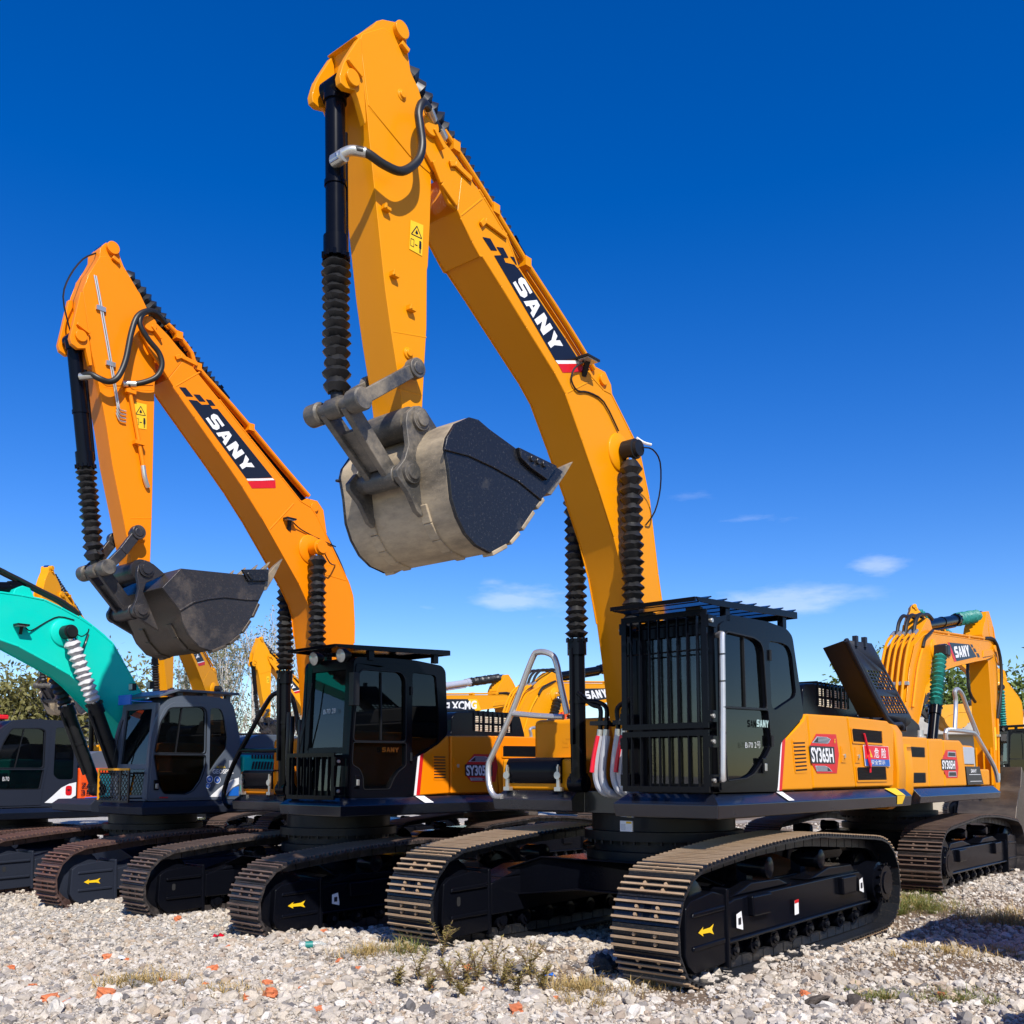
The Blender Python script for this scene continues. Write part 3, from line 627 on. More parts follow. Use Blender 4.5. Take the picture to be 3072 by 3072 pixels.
    m = MB()
    for q in (kp0, kp1):
        m.cyl((q[0], -.32, q[1]), (q[0], .32, q[1]), .07, n=20)
        for s in (1, -1): m.rev((q[0], s * .285, q[1]), (q[0], s * .335, q[1]), [(0, .085), (.6, .085), (.65, .06), (1, .055)], 20)
    m.cyl((kp0[0], -.2, kp0[1]), (kp0[0], .2, kp0[1]), .12, n=24)
    m.build('bucket_pin', [c['linkmat']], bucket)
    for s in (1, -1):
        m = MB(); m.prism(D['cutter'], s * kh, s * (kh + .035))
        cc = D['cutter']; 
        for t in (.25, .5, .75):
            x = cc[0][0] * (1 - t) + cc[-1][0] * t; z = cc[0][1] * (1 - t) + cc[-1][1] * t; x = x * .62 + (sum(p[0] for p in cc) / len(cc)) * .38; z = z * .5 + (sum(p[1] for p in cc) / len(cc)) * .5 - .01
            m.rev((x, s * (kh + .03), z), (x, s * (kh + .055), z), [(0, .03), (1, .026)], 8)
        m.build('side_cutter', [BK1S], bucket, .006)
    tt = D['tooth']; tc = (sum(p[0] for p in tt) / len(tt), sum(p[1] for p in tt) / len(tt))
    for k in range(5):
        y = -kh + .07 + k * (2 * kh - .14) / 4
        m = MB(); m.prism(tt, y - .055, y + .055)
        for i, v in enumerate(m.v):                     # taper to the tip
            d = math.hypot(v[0] - tt[0][0], v[2] - tt[0][1]); m.v[i] = (v[0], y + (v[1] - y) * max(.3, 1 - d * 1.1), v[2])
        m.build('bucket_tooth', [TOOTH], bucket, .006)
    return boom, arm, bucket

def slab(mb, plan, layers, mi=0):
    """stack of plan outlines: layers = [(z, {index: (dx, dy)} or outline)]"""
    n = len(plan); vs = []
    for z, pl in layers: vs += [(x, y, z) for x, y in pl]
    fs = [tuple(range(n - 1, -1, -1)), tuple(range((len(layers) - 1) * n, len(layers) * n))]
    for l in range(len(layers) - 1): fs += [(l * n + i, l * n + (i + 1) % n, (l + 1) * n + (i + 1) % n, (l + 1) * n + i) for i in range(n)]
    mb.add(vs, fs, mi)
def platform(root, front, fr_right, side, tail, yl, z=(1.25, 1.27, 1.385, 1.475), e=.1, mat=NAVY):
    """black deck with a chamfered skirt"""
    def plan(o): return [(front + o, yl - (o if o else 0)), (front + o, side + o), (tail, side + o), (tail, -side - o), (fr_right + o, -side - o), (fr_right + o, -yl + .1), (fr_right - .12, -yl + .1), (fr_right - .12, yl - (o if o else 0))]
    m = MB(); slab(m, plan(0), [(z[0], plan(-.06)), (z[1], plan(e * .85)), (z[2], plan(e)), (z[3], plan(0))])
    return m.build('platform', [mat], root, .008)
def counterweight(root, x0, x1, hw, z0, z1, mat):
    pl = [(x0, -hw), (x0, hw)] + [(x0 + (x1 - x0) * t, hw * k) for t, k in ((.35, 1.0), (.62, .93), (.83, .78), (.95, .52), (1, .2), (1, -.2), (.95, -.52), (.83, -.78), (.62, -.93), (.35, -1.0))]
    ins = lambda k, zz: [(x0 + (x - x0) * k, y * (k * .5 + .5)) for x, y in pl]
    m = MB(); slab(m, pl, [(z0, ins(.78, 0)), (z0 + .07, ins(.92, 0)), (z0 + .18, ins(.98, 0)), (z0 + .45 * (z1 - z0), ins(1, 0)), (z1 - .14, ins(.96, 0)), (z1 - .04, ins(.88, 0)), (z1, ins(.72, 0))])
    return m.build('counterweight', [mat], root, .02)
def louvre(root_part, poly, y, name='air_grille'):
    a, b, d, e = poly; m = MB(); m.prism([a, b, d, e], y - .03, y - .001, mi=0)
    n = 9; A, B, E, Dd = (np.array(q) for q in (a, b, e, d))
    for k in range(n):
        t = (k + .5) / n; p = A * (1 - t) + E * t; q = B * (1 - t) + Dd * t
        m.bar((p[0], y + .002, p[1]), (q[0], y + .002, q[1]), .006, .03, (0, .55, 1), 1)
    fr = inset([a, b, d, e], 1.07)
    for p, q in zip(fr, fr[1:] + fr[:1]): m.bar((p[0], y, p[1]), (q[0], y, q[1]), .02, .012, (0, 1, 0), 2)
    return m.build(name, [DARK, BLKM, root_part.data.materials[0]], root_part)
def badge(part, bd, y, txt, up=1):
    """red hexagon badge with a white model number on a black plate and silver bars"""
    d = MB(); tl, tr, rm, br, bl, p0, p1, p2, p3 = bd
    d.sheet([tl, tr, ((tr[0] + rm[0]) / 2, (tr[1] + rm[1]) / 2), rm, br, bl, (p3[0], p3[1]), (p0[0], p0[1])], y, mi=0)
    k = lambda a, b, t: (a[0] * (1 - t) + b[0] * t, a[1] * (1 - t) + b[1] * t)
    for (a, b, t0, t1) in ((tl, p0, .2, .72), (p3, bl, .3, .82)):
        u0, u1 = k(a, b, t0), k(a, b, t1); w = (tr[0] - tl[0]) * .78
        q = [(u0[0] + w * .12, u0[1]), (u0[0] + w * .75, u0[1]), (u0[0] + w, u0[1] - .02), (u1[0] + w * 1.02, u1[1]), (u1[0] + w * .02, u1[1])]
        d.sheet(q, y + .002, mi=3); d.sheet(inset(q, .86), y + .004, mi=1)
        for j in range(4):
            t = .2 + j * .2; z = q[0][1] * (1 - t) + q[-1][1] * t; d.bar((u0[0] + w * .16, y + .006, z), (u0[0] + w * .86, y + .006, z), .006, .002, (0, 1, 0), 3)
    g = k(tr, p1, .35)
    for j in range(4):
        for i in range(3):
            if (i + j) % 2 == 0: d.sheet([(g[0] + .012 * i, g[1] - .012 * j), (g[0] + .012 * (i + 1), g[1] - .012 * j), (g[0] + .012 * (i + 1), g[1] - .012 * (j + 1)), (g[0] + .012 * i, g[1] - .012 * (j + 1))], y + .005, mi=4)
    plate = [p0, p1, p2, p3]; d.sheet(inset(plate, 1.08), y + .007, mi=1)
    O = Vector((p3[0], y + .010, p3[1])); U = Vector((p2[0] - p3[0], 0, p2[1] - p3[1])) * .98; V = Vector((p0[0] - p3[0], 0, p0[1] - p3[1])) * .96
    put_text(d, txt, O, U, V, 2, .03)
    return d.build('model_badge', [RED, BVIN, WHT, SIL, YEL], part)
def cab(root, D, c):
    """operator's cab: shell (> door > handle, windows, windscreen, seat, guards)"""
    y0, y1 = c['y']; O = c.get('outline') or D['cab']; P = c['paint']; win, rwin, low = D['win'], D['rwin'], D['low']
    r = c.get('round', .04)
    W, RW, LO = rounded(win, .05), rounded(rwin, .05), rounded(low, .03)
    m = MB(); t = .05
    add_plate(m, rounded(O, r), [W, RW, LO], y1 - t / 2, t); add_plate(m, rounded(O, r), [W, RW], y0 + t / 2, t)
    zt = max(p[1] for p in O); zb = min(p[1] for p in O)
    roof = [p for p in O if p[1] > zt - .22]; roof = sorted(roof, key=lambda p: -p[0])
    m.prism(roof + [(x, z - .09) for x, z in roof[::-1]], y0 + t, y1 - t)
    rear = c['rear']; m.prism(rear + [(x + .06, z) for x, z in rear[::-1]], y0 + t, y0 + t + .12); m.prism(rear + [(x + .06, z) for x, z in rear[::-1]], y1 - t - .12, y1 - t)
    m.prism([rear[-1], (rear[-1][0] + .06, rear[-1][1])] + [(rear[-1][0] + .2, zb), (rear[-1][0] + .14, zb)], y0 + t, y1 - t)
    xf = c['front']                                                # front pillars follow the side outline: (X, Z) bottom and top
    f0, f1 = xf
    def fx(z): return f0[0] + (f1[0] - f0[0]) * (z - f0[1]) / (f1[1] - f0[1])
    cr = .09
    for a, b in ((y0 + t, y0 + t + cr), (y1 - t - cr, y1 - t)): m.prism([(fx(z) - .002, z) for z in (zb, f1[1])] + [(fx(z) - .06, z) for z in (f1[1], zb)], a, b)
    for z, h in ((zb, .08), (c['sill'], .07), (f1[1] - .08, .09)): m.prism([(fx(z) - .004, z), (fx(z + h) - .004, z + h), (fx(z + h) - .06, z + h), (fx(z) - .06, z)], y0 + t + cr, y1 - t - cr)
    m.box(min(p[0] for p in O) + .2, f0[0] - .06, y0 + t, y1 - t, zb + .002, zb + .06)
    body = weld(m.build('cab', [P], root, .008)); 
    for q_ in (W, RW):
        for ya in (y1 - .03, y0 + .022): g = MB(); g.prism(inset(q_, 1.03), ya, ya + .008); g.build('window', [GL], body)
    g = MB(); g.prism(inset(LO, 1.03), y1 - .03, y1 - .022); g.build('lower_door_glass', [GL], body)
    for za, zz in ((zb + .08, c['sill']), (c['sill'] + .07, f1[1] - .08)):
        g = MB(); g.prism([(fx(za) - .03, za), (fx(zz) - .03, zz), (fx(zz) - .038, zz), (fx(za) - .038, za)], y0 + t + cr, y1 - t - cr); g.build('windscreen', [GLF], body)
    # door skin, proud of the shell
    m = MB(); add_plate(m, rounded(D['door'], .03), [inset(W, 1.05), inset(LO, 1.04)], y1 + .0, .022)
    door = weld(m.build('door', [P], body, .005))
    m = MB(); s0, s1 = D['sash']; m.bar((s0[0], y1 - .012, s0[1]), (s1[0], y1 - .012, s1[1]), .014, .02, (0, 1, 0))
    ws = inset(W, 1.02)
    for a, b in zip(ws, ws[1:] + ws[:1]): m.bar((a[0], y1 + .012, a[1]), (b[0], y1 + .012, b[1]), .012, .01, (0, 1, 0))
    ls = inset(LO, 1.015)
    for a, b in zip(ls, ls[1:] + ls[:1]): m.bar((a[0], y1 + .012, a[1]), (b[0], y1 + .012, b[1]), .009, .008, (0, 1, 0))
    m.build('window_seal', [BLKM], door)
    m = MB(); hx, hz = c['handle']; m.box(hx - .035, hx + .035, y1 + .011, y1 + .03, hz - .07, hz + .07); m.box(hx - .02, hx + .02, y1 + .03, y1 + .045, hz - .05, hz + .02, 1); m.build('door_handle', [BLK, ZINC], door, .006)
    m = MB()
    for zz in c.get('hinge', (2.7, 1.9)): hx = min(p[0] for p in D['door']) + .0; m.cyl((hx, y1 + .02, zz), (hx, y1 + .02, zz + .1), .016, n=10)
    m.build('hinge', [BLKM], door)
    # inside
    xm = f0[0] - .85; ym = (y0 + y1) / 2
    m = MB(); m.box(xm - .25, xm + .28, ym - .25, ym + .25, zb + .38, zb + .55); m.prism([(xm - .25, zb + .5), (xm - .12, zb + .5), (xm - .26, zb + 1.12), (xm - .38, zb + 1.1)], ym - .23, ym + .23); m.prism([(xm - .30, zb + 1.12), (xm - .24, zb + 1.12), (xm - .28, zb + 1.32), (xm - .36, zb + 1.3)], ym - .13, ym + .13); m.box(xm - .2, xm + .2, ym - .2, ym + .2, zb + .06, zb + .38)
    m.build('seat', [SEAT], body, .03)
    m = MB()
    for s in (1, -1): m.prism([(xm - .2, zb + .4), (xm + .4, zb + .4), (xm + .42, zb + .72), (xm + .3, zb + .76), (xm - .2, zb + .62)], ym + s * .28, ym + s * .37); m.cyl((xm + .36, ym + s * .32, zb + .74), (xm + .40, ym + s * .32, zb + .92), .02, n=8)
    m.box(f0[0] - .4, f0[0] - .3, ym - .38, ym - .30, zb + .06, zb + .95); m.box(f0[0] - .38, f0[0] - .33, ym - .40, ym - .18, zb + .8, zb + 1.0)
    for s in (1, -1): m.cyl((f0[0] - .45, ym + s * .07, zb + .06), (f0[0] - .30, ym + s * .07, zb + .62), .014, n=8)
    m.build('console', [DARK], body)
    return body, door
def wiper(body, pts, y=None):
    m = MB(); m.tube(pts, .008, 6, smooth=0); m.build('wiper', [BLKM], body)
# ------------------------------------------------------------------ left-facing excavators
D2['cab'] = [(0.99, 1.47), (0.985, 1.83), (0.93, 2.88), (0.92, 3.04), (0.88, 3.09), (0.41, 3.12), (-0.04, 3.13), (-0.5, 3.10), (-0.57, 3.04), (-0.60, 2.5), (-0.61, 2.24), (-0.44, 2.11), (-0.1, 1.94), (-0.04, 1.47)]
D2['rwin'] = [(0.0, 2.98), (-0.40, 2.97), (-0.47, 2.35), (-0.46, 2.14), (-0.10, 1.97), (0.0, 1.91)]
D1['armcyl'] = [(4.03, 7.42), (1.28, 5.48)]; D2['armcyl'] = [(3.37, 7.42), (0.62, 5.12)]
D1['bcyl'] = [(4.52, 6.74), (4.45, 4.31)]; D2['bcyl'] = [(3.68, 6.32), (3.34, 3.90)]
C1 = dict(bh=.21, ah=.165, kh=.6, paint=Y1, split=(7, 6), foot=[(.13, 2.4), (.12, 1.85), (.3, 1.62), (.5, 1.66)], bell=RUB, tac=.46, tbc=.445, tkc=.535, bcfoot=(1.02, 1.55),
          shell=[4, 3, 2, 1, 0, 19, 18, 17, 16, 15, 14, 13, 12, 11, 10, 9], floor=[(3.43, 3.32), (3.21, 3.44), (3.07, 3.57), (2.88, 3.79), (2.76, 3.91)], strip=[(3.86, 3.66), (3.8, 3.53), (3.71, 3.42), (3.59, 3.35), (3.43, 3.32)],
          bmats=[BK1, BK1S], linkmat=LINK, text=((2.705, 5.885), (-.575, -.435), (-.14, .118)), guides=[[(3.51, 6.57), (3.45, 6.60), (3.25, 6.56)], [(3.7, 6.5), (3.6, 6.36), (3.42, 6.26)], [(3.13, 6.22), (3.08, 6.28), (2.8, 6.26)]],
          seams=[((3.36, 6.2), (3.1, 6.47)), ((1.92, 5.14), (1.5, 5.4))], armseams=[((4.33, 6.63), (3.66, 6.42)), ((4.06, 4.98), (3.70, 5.06)), ((4.0, 4.55), (3.74, 4.58))], armclips=[(4.16, 5.9), (4.07, 5.41), (3.89, 5.21)], armboss=[(4.0, 6.91), (3.9, 4.86)])
C2 = dict(bh=.20, ah=.14, kh=.57, paint=Y2, split=(6, 4), foot=[(-.04, 2.6), (-.02, 1.95), (.12, 1.62), (.35, 1.66)], bell=RUB, tac=.5, tbc=.5, tkc=.55, bcfoot=(.62, 1.55),
          shell=[1, 0, 14, 13, 12, 11, 10, 9, 8, 7, 6, 5, 4], floor=[(2.29, 3.09), (2.07, 3.19), (1.91, 3.33), (1.78, 3.52), (1.68, 3.73)], strip=[(2.64, 3.38), (2.56, 3.24), (2.43, 3.12), (2.29, 3.09)],
          bmats=[BK2, BK2S], linkmat=BK2S, text=((2.215, 5.83), (-.545, -.515), (-.125, .105)), guides=[[(2.62, 6.42), (2.56, 6.46), (2.35, 6.43)], [(2.95, 6.45), (2.8, 6.28)]], seams=[((2.6, 6.1), (2.3, 6.36)), ((1.3, 4.7), (.95, 5.1)), ((.7, 4.3), (.1, 4.25))],
          armseams=[((3.40, 5.86), (2.82, 6.0)), ((3.05, 4.5), (2.80, 4.55))], armclips=[], armboss=[(2.92, 4.3)], pinmat=Y2)
D1['boom_low'] = D1['boom_low'][:-5] + [(1.42, 4.35), (1.17, 3.93), (1.02, 3.6), (.88, 3.15), (.78, 2.7), (.72, 2.37)]; D2['boom_low'] += [(.45, 2.3)]

def roof_guard(body, x0, z0, x1, z1, ya, yb, kind, mat=BLK):
    m = MB(); n = 7
    for y in (ya, yb): m.prism([(x0, z0), (x1, z1), (x1 + .01, z1 - .065), (x0 - .45, z0 - .055 + (z1 - z0) * .22), (x0 - .04, z0 - .035)], y - .006, y + .006)
    m.bar((x0 + .004, ya, z0 - .018), (x0 + .004, yb, z0 - .018), .02, .035); m.bar((x1 - .004, ya, z1 - .035), (x1 - .004, yb, z1 - .035), .02, .06)
    L = lambda t: (x0 + (x1 - x0) * t, z0 + (z1 - z0) * t)
    if kind == 'slats':
        for k in range(n):
            a = L((k + .15) / n); b = L((k + 1.0) / n)
            m.prism([(a[0], a[1] - .035), (b[0], b[1] + .03), (b[0] - .006, b[1] + .02), (a[0] - .006, a[1] - .045)], ya + .008, yb - .008)
    else:
        nb = 30
        a, b = L(.0), L(.36)
        for k in range(nb + 1):
            y = ya + (yb - ya) * k / nb; m.bar((a[0], y, a[1] - .01), (b[0], y, b[1] - .01), .011, .008)
        for k in range(14):
            q = L(.36 * k / 13); m.bar((q[0], ya, q[1] - .011), (q[0], yb, q[1] - .011), .012, .008)
        a, b = L(.36), L(1.); m.prism([(a[0], a[1]), (b[0], b[1]), (b[0], b[1] - .012), (a[0], a[1] - .012)], ya, yb)
    for t in (.3, .88):
        q = L(t)
        for y in (ya + .05, yb - .05): m.box(q[0] - .04, q[0] + .04, y - .03, y + .03, q[1] - .17, q[1] - .04)
    g = m.build('roof_guard', [mat], body, .003)
    for y in (ya + .22, yb - .16):
        q = L(.13); w = MB()
        if kind == 'slats':
            w.box(q[0] - .02, q[0] + .03, y - .07, y + .07, q[1] - .14, q[1] - .06)
            for i in range(5): w.cyl((q[0] + .03, y - .052 + i * .026, q[1] - .1), (q[0] + .042, y - .052 + i * .026, q[1] - .1), .011, n=8, mi=1)
        else:
            w.rev((q[0] - .1, y, q[1] - .09), (q[0] + .04, y, q[1] - .115), [(0, .03), (.5, .075), (1, .085)], 16); w.rev((q[0] + .04, y, q[1] - .115), (q[0] + .06, y, q[1] - .118), [(0, .08), (1, .05)], 16, 1)
        w.build('work_lamp', [BLKM, LAMPG], g)
def bar_grille(body, x, ya, yb, z0, z1, n, mat=BLK, fw=.05, rod=None, face=True):
    m = MB()
    m.box(x - .012, x + .012, ya, ya + fw, z0, z1); m.box(x - .012, x + .012, yb - fw, yb, z0, z1)
    m.box(x - .012, x + .012, ya + fw, yb - fw, z1 - fw, z1); m.box(x - .012, x + .012, ya + fw, yb - fw, z0, z0 + fw)
    for k in range(n):
        y = ya + fw + (yb - ya - 2 * fw) * (k + .5) / n
        m.prism([(x - .022, z0 + .01), (x + .014, z0 + .03), (x + .014, z1 - .03), (x - .022, z1 - .01)], y - .005, y + .005)
    if rod: m.cyl((x - .02, ya, rod), (x - .02, yb, rod), .008, n=8)
    for z in (z0 + .1, z1 - .1):
        for y in (ya - .01, yb + .01): m.box(x - .13, x + .01, y - .012, y + .012, z - .05, z + .05); m.cyl((x - .03, y, z), (x - .03, y + (.03 if y > (ya + yb) / 2 else -.03), z), .02, n=8, mi=1)
    return m.build('cab_guard', [mat, ZINC], body, .002)
def decal_text(part, txt, O, U, V, mats, bold=0., block=False):
    d = MB(); (put_block if block else put_text)(d, txt, O, U, V, 0, *(() if block else (bold,)))
    return d.build('lettering', mats, part)
def grid_box(mb, poly, y, nx, nz, mi):
    a, b, d, e = [np.array(p) for p in poly]
    for i in range(nx):
        for j in range(nz):
            q = lambda u, v: tuple(a * (1 - u) * (1 - v) + b * u * (1 - v) + d * u * v + e * (1 - u) * v)
            u0, u1, v0, v1 = (i + .12) / nx, (i + .88) / nx, (j + .14) / nz, (j + .86) / nz
            mb.sheet([q(u0, v0), q(u1, v0), q(u1, v1), q(u0, v1)], y, mi=mi)

def left_excavator(D, c, loc, yaw, label, group=None, lite=False, under=None, z=None):
    root = empty('excavator', loc, math.atan2(-math.cos(R(yaw)), -math.sin(R(yaw))))
    tag(root, label, 'excavator', group)
    c = dict(c, lite=lite); P = c['paint']
    u = under
    undercarriage(root, u['half'], u['w'], u['sx'], u['sz'], u['mats'], lite, arrows=u.get('arrows', True))
    swing_ring(root, .78, 1.26, u.get('ring', .72))
    side_front_end(root, D, c)
    b = c['body']
    platform(root, b['front'], b['front_r'], b['side'], b['tail'] + .55, b['yl'])
    mn, zt = b['side'], b['zt']
    m = MB(); m.box(b['tail'] + .5, b['xp'], -mn + .04, mn - .07, 1.475, zt - .08); body = m.build('engine_housing', [P], root, .04)
    for k in ('panelA', 'panelB', 'panelC'):
        m = MB(); m.prism(inset(D[k], .985), mn - .1, mn + .005); pn = m.build('side_panel', [P], root, .022, seg=3)
        if k == 'panelA':
            v = c['vent']; d = MB(); add_plate(d, rounded(inset(v, 1.15), .03), [], mn + .006, .008, mi=0)
            a, bb, e, g = [np.array(p) for p in v]
            for j in range(8):
                t = (j + .5) / 8; p = a * (1 - t) + g * t; q = bb * (1 - t) + e * t
                d.prism([tuple(p), tuple(q), (q[0], q[1] - .016), (p[0], p[1] - .016)], mn + .009, mn + .013, mi=1); d.bar((p[0], mn + .014, p[1] + .004), (q[0], mn + .014, q[1] + .004), .012, .008, (0, 1, 0), 0)
            d.build('vent_cover', [P, DARK], pn)
            s = c['stripe']; d = MB(); a, b1, e, g = s; mid = ((a[0] * .6 + b1[0] * .4), a[1] * .6 + b1[1] * .4); mid2 = (g[0] * .6 + e[0] * .4, g[1] * .6 + e[1] * .4)
            d.sheet([a, mid, mid2, g], mn + .009, mi=0); d.sheet([mid, b1, e, mid2], mn + .009, mi=1); d.build('stripe_decal', [WHT, RED], pn)
        else:
            cx = c['latch'][0 if k == 'panelB' else 1]
            if cx:
                d = MB(); x, zz = cx; d.box(x - .065, x + .065, mn + .004, mn + .014, zz - .085, zz + .085); d.box(x - .045, x + .045, mn + .014, mn + .0165, zz - .06, zz + .06, 1); d.cyl((x, mn + .016, zz - .01), (x, mn + .03, zz - .01), .018, n=10, mi=2); d.box(x - .012, x + .012, mn + .018, mn + .034, zz - .035, zz + .005, 2)
                d.build('latch', [P, P, ZINC], pn)
            if k == 'panelB': badge(pn, D['badge'], mn + .009, c['model'])
            else:
                for q in c['louvres']: louvre(pn, q, mn + .01)
    cw = counterweight(root, b['tail'] + .75, b['tail'], mn + .02, 1.22, zt + .02, P)
    # engine covers
    e = c['exh']; m = MB(); m.prism(rounded(e, .06), .1, c['exy'], mi=0); x0 = min(p[0] for p in e); x1 = max(p[0] for p in e); ztop = max(p[1] for p in e)
    cov = m.build('exhaust_cover', [BLK], root, .03, seg=3)
    m = MB(); y = c['exy']
    gx0, gx1 = x1 - (x1 - x0) * .42, x0 + (x1 - x0) * .16
    for r_ in (0, 1):
        for k in range(4):
            xa = gx0 + (gx1 - gx0) * (k + .12) / 4; xb = gx0 + (gx1 - gx0) * (k + .82) / 4; za = ztop - .07 - r_ * .12
            m.sheet([(xa, za), (xb, za), (xb, za - .085), (xa, za - .085)], y + .002, mi=0)
            for q in range(3): m.bar((xa, y + .004, za - .02 - q * .025), (xb, y + .004, za - .02 - q * .025), .005, .003, (0, 1, 0), 1)
    for k in range(9):
        xa = gx0 + (gx1 - gx0) * k / 8; m.bar((xa, y + .012, ztop - .02), (xa, y + .012, ztop - .27), .022, .014, (0, 1, 0), 1); m.bar((xa, y + .012, ztop + .002), (xa, .25, ztop + .006), .022, .014, (0, 0, 1), 1)
    m.build('guard_mesh', [CREAM, BLK], cov)
    m = MB(); m.box(b['tail'] + .6, x1 - .1, -mn + .25, .12, zt - .08, zt + .16); m.prism([(x1 - .4, zt + .16), (x1 - .5, zt + .42), (b['tail'] + 1.2, zt + .46), (b['tail'] + .75, zt + .38), (b['tail'] + .65, zt + .16)], -mn + .4, .05); m.build('engine_hood', [BLKM], root, .04)
    m = MB(); m.cyl((x0 + .5, -.5, zt + .3), (x0 + .5, -.5, zt + .72), .06, n=16); m.build('exhaust_pipe', [DARK], root)
    # right side: tank and tool box
    tb = c['tool']; fr = b['front_r']
    m = MB(); m.box(-.95, fr - .45, -mn + .02, -.42, 1.476, zt - .02); tank = m.build('fuel_tank', [P], root, .06, seg=3)
    decal_text(tank, 'SANY', (fr - .447, -.97, 1.93), (0, .45, 0), (0, 0, .12), [P], block=True) if c.get('decal', True) and not lite else None
    m = MB(); m.box(fr - .5, fr, tb[0], tb[1], 1.476, tb[2]); box = m.build('tool_box', [P], root, .03)
    m = MB(); ya, yb = tb[0] + .1, tb[1] - .14
    m.prism([(fr + .02, 1.545), (fr + .045, 1.6), (fr + .045, 1.76), (fr + .01, tb[2] + .012), (fr - .3, tb[2] + .02), (fr - .3, tb[2] + .002), (fr + .0, 1.78), (fr + .002, 1.545)], ya, yb); lid = m.build('box_lid', [BLK], box, .015)
    for y in (ya + .02, yb - .02):
        m = MB(); m.box(fr + .04, fr + .06, y - .018, y + .018, 1.50, 1.72); m.cyl((fr + .06, y, 1.63), (fr + .075, y, 1.63), .04, n=14); m.box(fr + .01, fr + .07, y - .04, y + .04, 1.47, 1.51); m.cyl((fr + .065, y, 1.66), (fr + .065, y + .01, 1.74), .012, n=8); m.build('toggle_latch', [ZINC], lid)
    m = MB(); m.tube(c['rail'], .032, 10, smooth=4)
    if c.get('rail2'): m.tube(c['rail2'], .03, 10, smooth=2)
    m.build('handrail', [c['railmat']], root)
    return root, tank

def hoses_front(root, x, specs, mats):
    m = MB()
    for pts, r, mi in specs: m.tube([(p[0], p[1], p[2]) for p in pts], r, 10, mi, 4)
    return m.build('hydraulic_hose', mats, root)

# --- the near machine
U1 = dict(half=1.595, w=.6, sx=1., sz=1., mats=(SHOE, TIP), ring=.74)
C1.update(body=dict(front=1.49, front_r=.9, side=1.40, tail=-3.78, yl=.55, zt=2.26, xp=-.45), vent=[(-.10, 1.97), (-.37, 1.98), (-.41, 1.68), (-.15, 1.67)], stripe=[(.19, 1.94), (.06, 2.0), (.17, 1.49), (.27, 1.49)],
          model='SY365H', latch=[(-1.36, 1.85), (-1.76, 1.85)], louvres=[[(-1.63, 2.13), (-2.51, 2.13), (-2.52, 1.99), (-1.66, 1.99)], [(-1.74, 1.71), (-2.60, 1.72), (-2.62, 1.57), (-1.76, 1.57)]],
          exh=[(-1.0, 2.26), (-1.5, 2.32), (-1.54, 2.60), (-1.62, 2.66), (-1.83, 2.68), (-2.86, 2.70), (-3.03, 2.62), (-3.2, 2.30), (-3.2, 2.2), (-1.0, 2.2)], exy=.9, tool=(-1.45, -.49, 1.80),
          rail=[(.98, -1.38, 1.40), (.97, -1.50, 1.41), (.96, -1.58, 1.53), (.95, -1.60, 1.74), (.94, -1.53, 1.88), (.93, -1.29, 2.29), (.92, -1.02, 2.84), (.92, -.93, 2.92), (.91, -.78, 2.89), (.90, -.71, 2.80), (.88, -.66, 2.53), (.86, -.60, 2.26)],
          rail2=[(.93, -1.29, 2.29), (.9, -.95, 2.25), (.86, -.65, 2.23)], railmat=FOIL)
M1, tank1 = left_excavator(D1, C1, (1.581, 10.380, 0), 40, 'tall amber excavator nearest the camera, barred cab front, muddy bucket, engine cover tipped open', 'yellow excavators parked in a row', under=U1)
body, door = cab(M1, D1, dict(y=(.58, 1.42), paint=BLK, rear=[(-.02, 3.03), (-.13, 2.99), (-.34, 2.26), (-.32, 2.2)], front=((1.44, 1.49), (1.45, 3.0)), sill=2.02, handle=(.60, 1.72), round=.05))
bar_grille(body, 1.60, .57, 1.43, 2.03, 3.04, 8, rod=2.70); bar_grille(body, 1.60, .57, 1.43, 1.49, 2.015, 8)
roof_guard(body, 1.80, 3.115, -.20, 3.235, .59, 1.44, 'slats')
m = MB(); m.tube([(1.42, 1.43, 2.83), (1.47, 1.50, 2.83), (1.49, 1.51, 2.76), (1.50, 1.51, 2.2), (1.52, 1.51, 1.66), (1.5, 1.5, 1.6), (1.44, 1.43, 1.6)], .026, 10, smooth=4)
for z_ in (2.65, 2.42, 2.2, 1.98, 1.78): m.cyl((1.495, 1.51, z_), (1.496, 1.51, z_ + .012), .0285, n=10, mi=1)
m.build('grab_rail', [FOIL, BLKM], body)
decal_text(door, 'SANY', (.74, 1.445, 2.07), (-.24, 0, 0), (-.0, 0, .065), [CHR], block=True)
decal_text(door, 'Bi70 2号', (.95, 1.434, 1.87), (-.30, 0, .01), (0, 0, .06), [WHT], -.018)
# tipped engine cover
P = [(-1.81, 3.14), (-2.6, 3.18), (-3.92, 2.36), (-3.88, 2.28), (-3.58, 2.2), (-3.42, 2.25), (-2.99, 2.32)]
q = lambda a, b, t: (a[0] * (1 - t) + b[0] * t, a[1] * (1 - t) + b[1] * t)
holes = []
for (u0, u1, nn) in ((.36, .62, 6), (.70, .95, 6)):
    for i in range(7):
        for j in range(nn):
            t = u0 + (u1 - u0) * (j + .5) / nn; A_ = q(P[0], P[6], t); B_ = q(P[1], P[2], t); s = .18 + .76 * (i + .5) / 7
            cc = q(A_, B_, s); dx, dz = (P[2][0] - P[1][0]) * .014, (P[2][1] - P[1][1]) * .014; w = .032
            holes.append([(cc[0] + w - dx, cc[1] - dz), (cc[0] - w - dx, cc[1] - dz), (cc[0] - w + dx, cc[1] + dz), (cc[0] + w + dx, cc[1] + dz)])
m = MB(); add_plate(m, P, holes, 1.30, .012); cov = weld(m.build('engine_cover', [DGREY], M1, 0, flat=True))
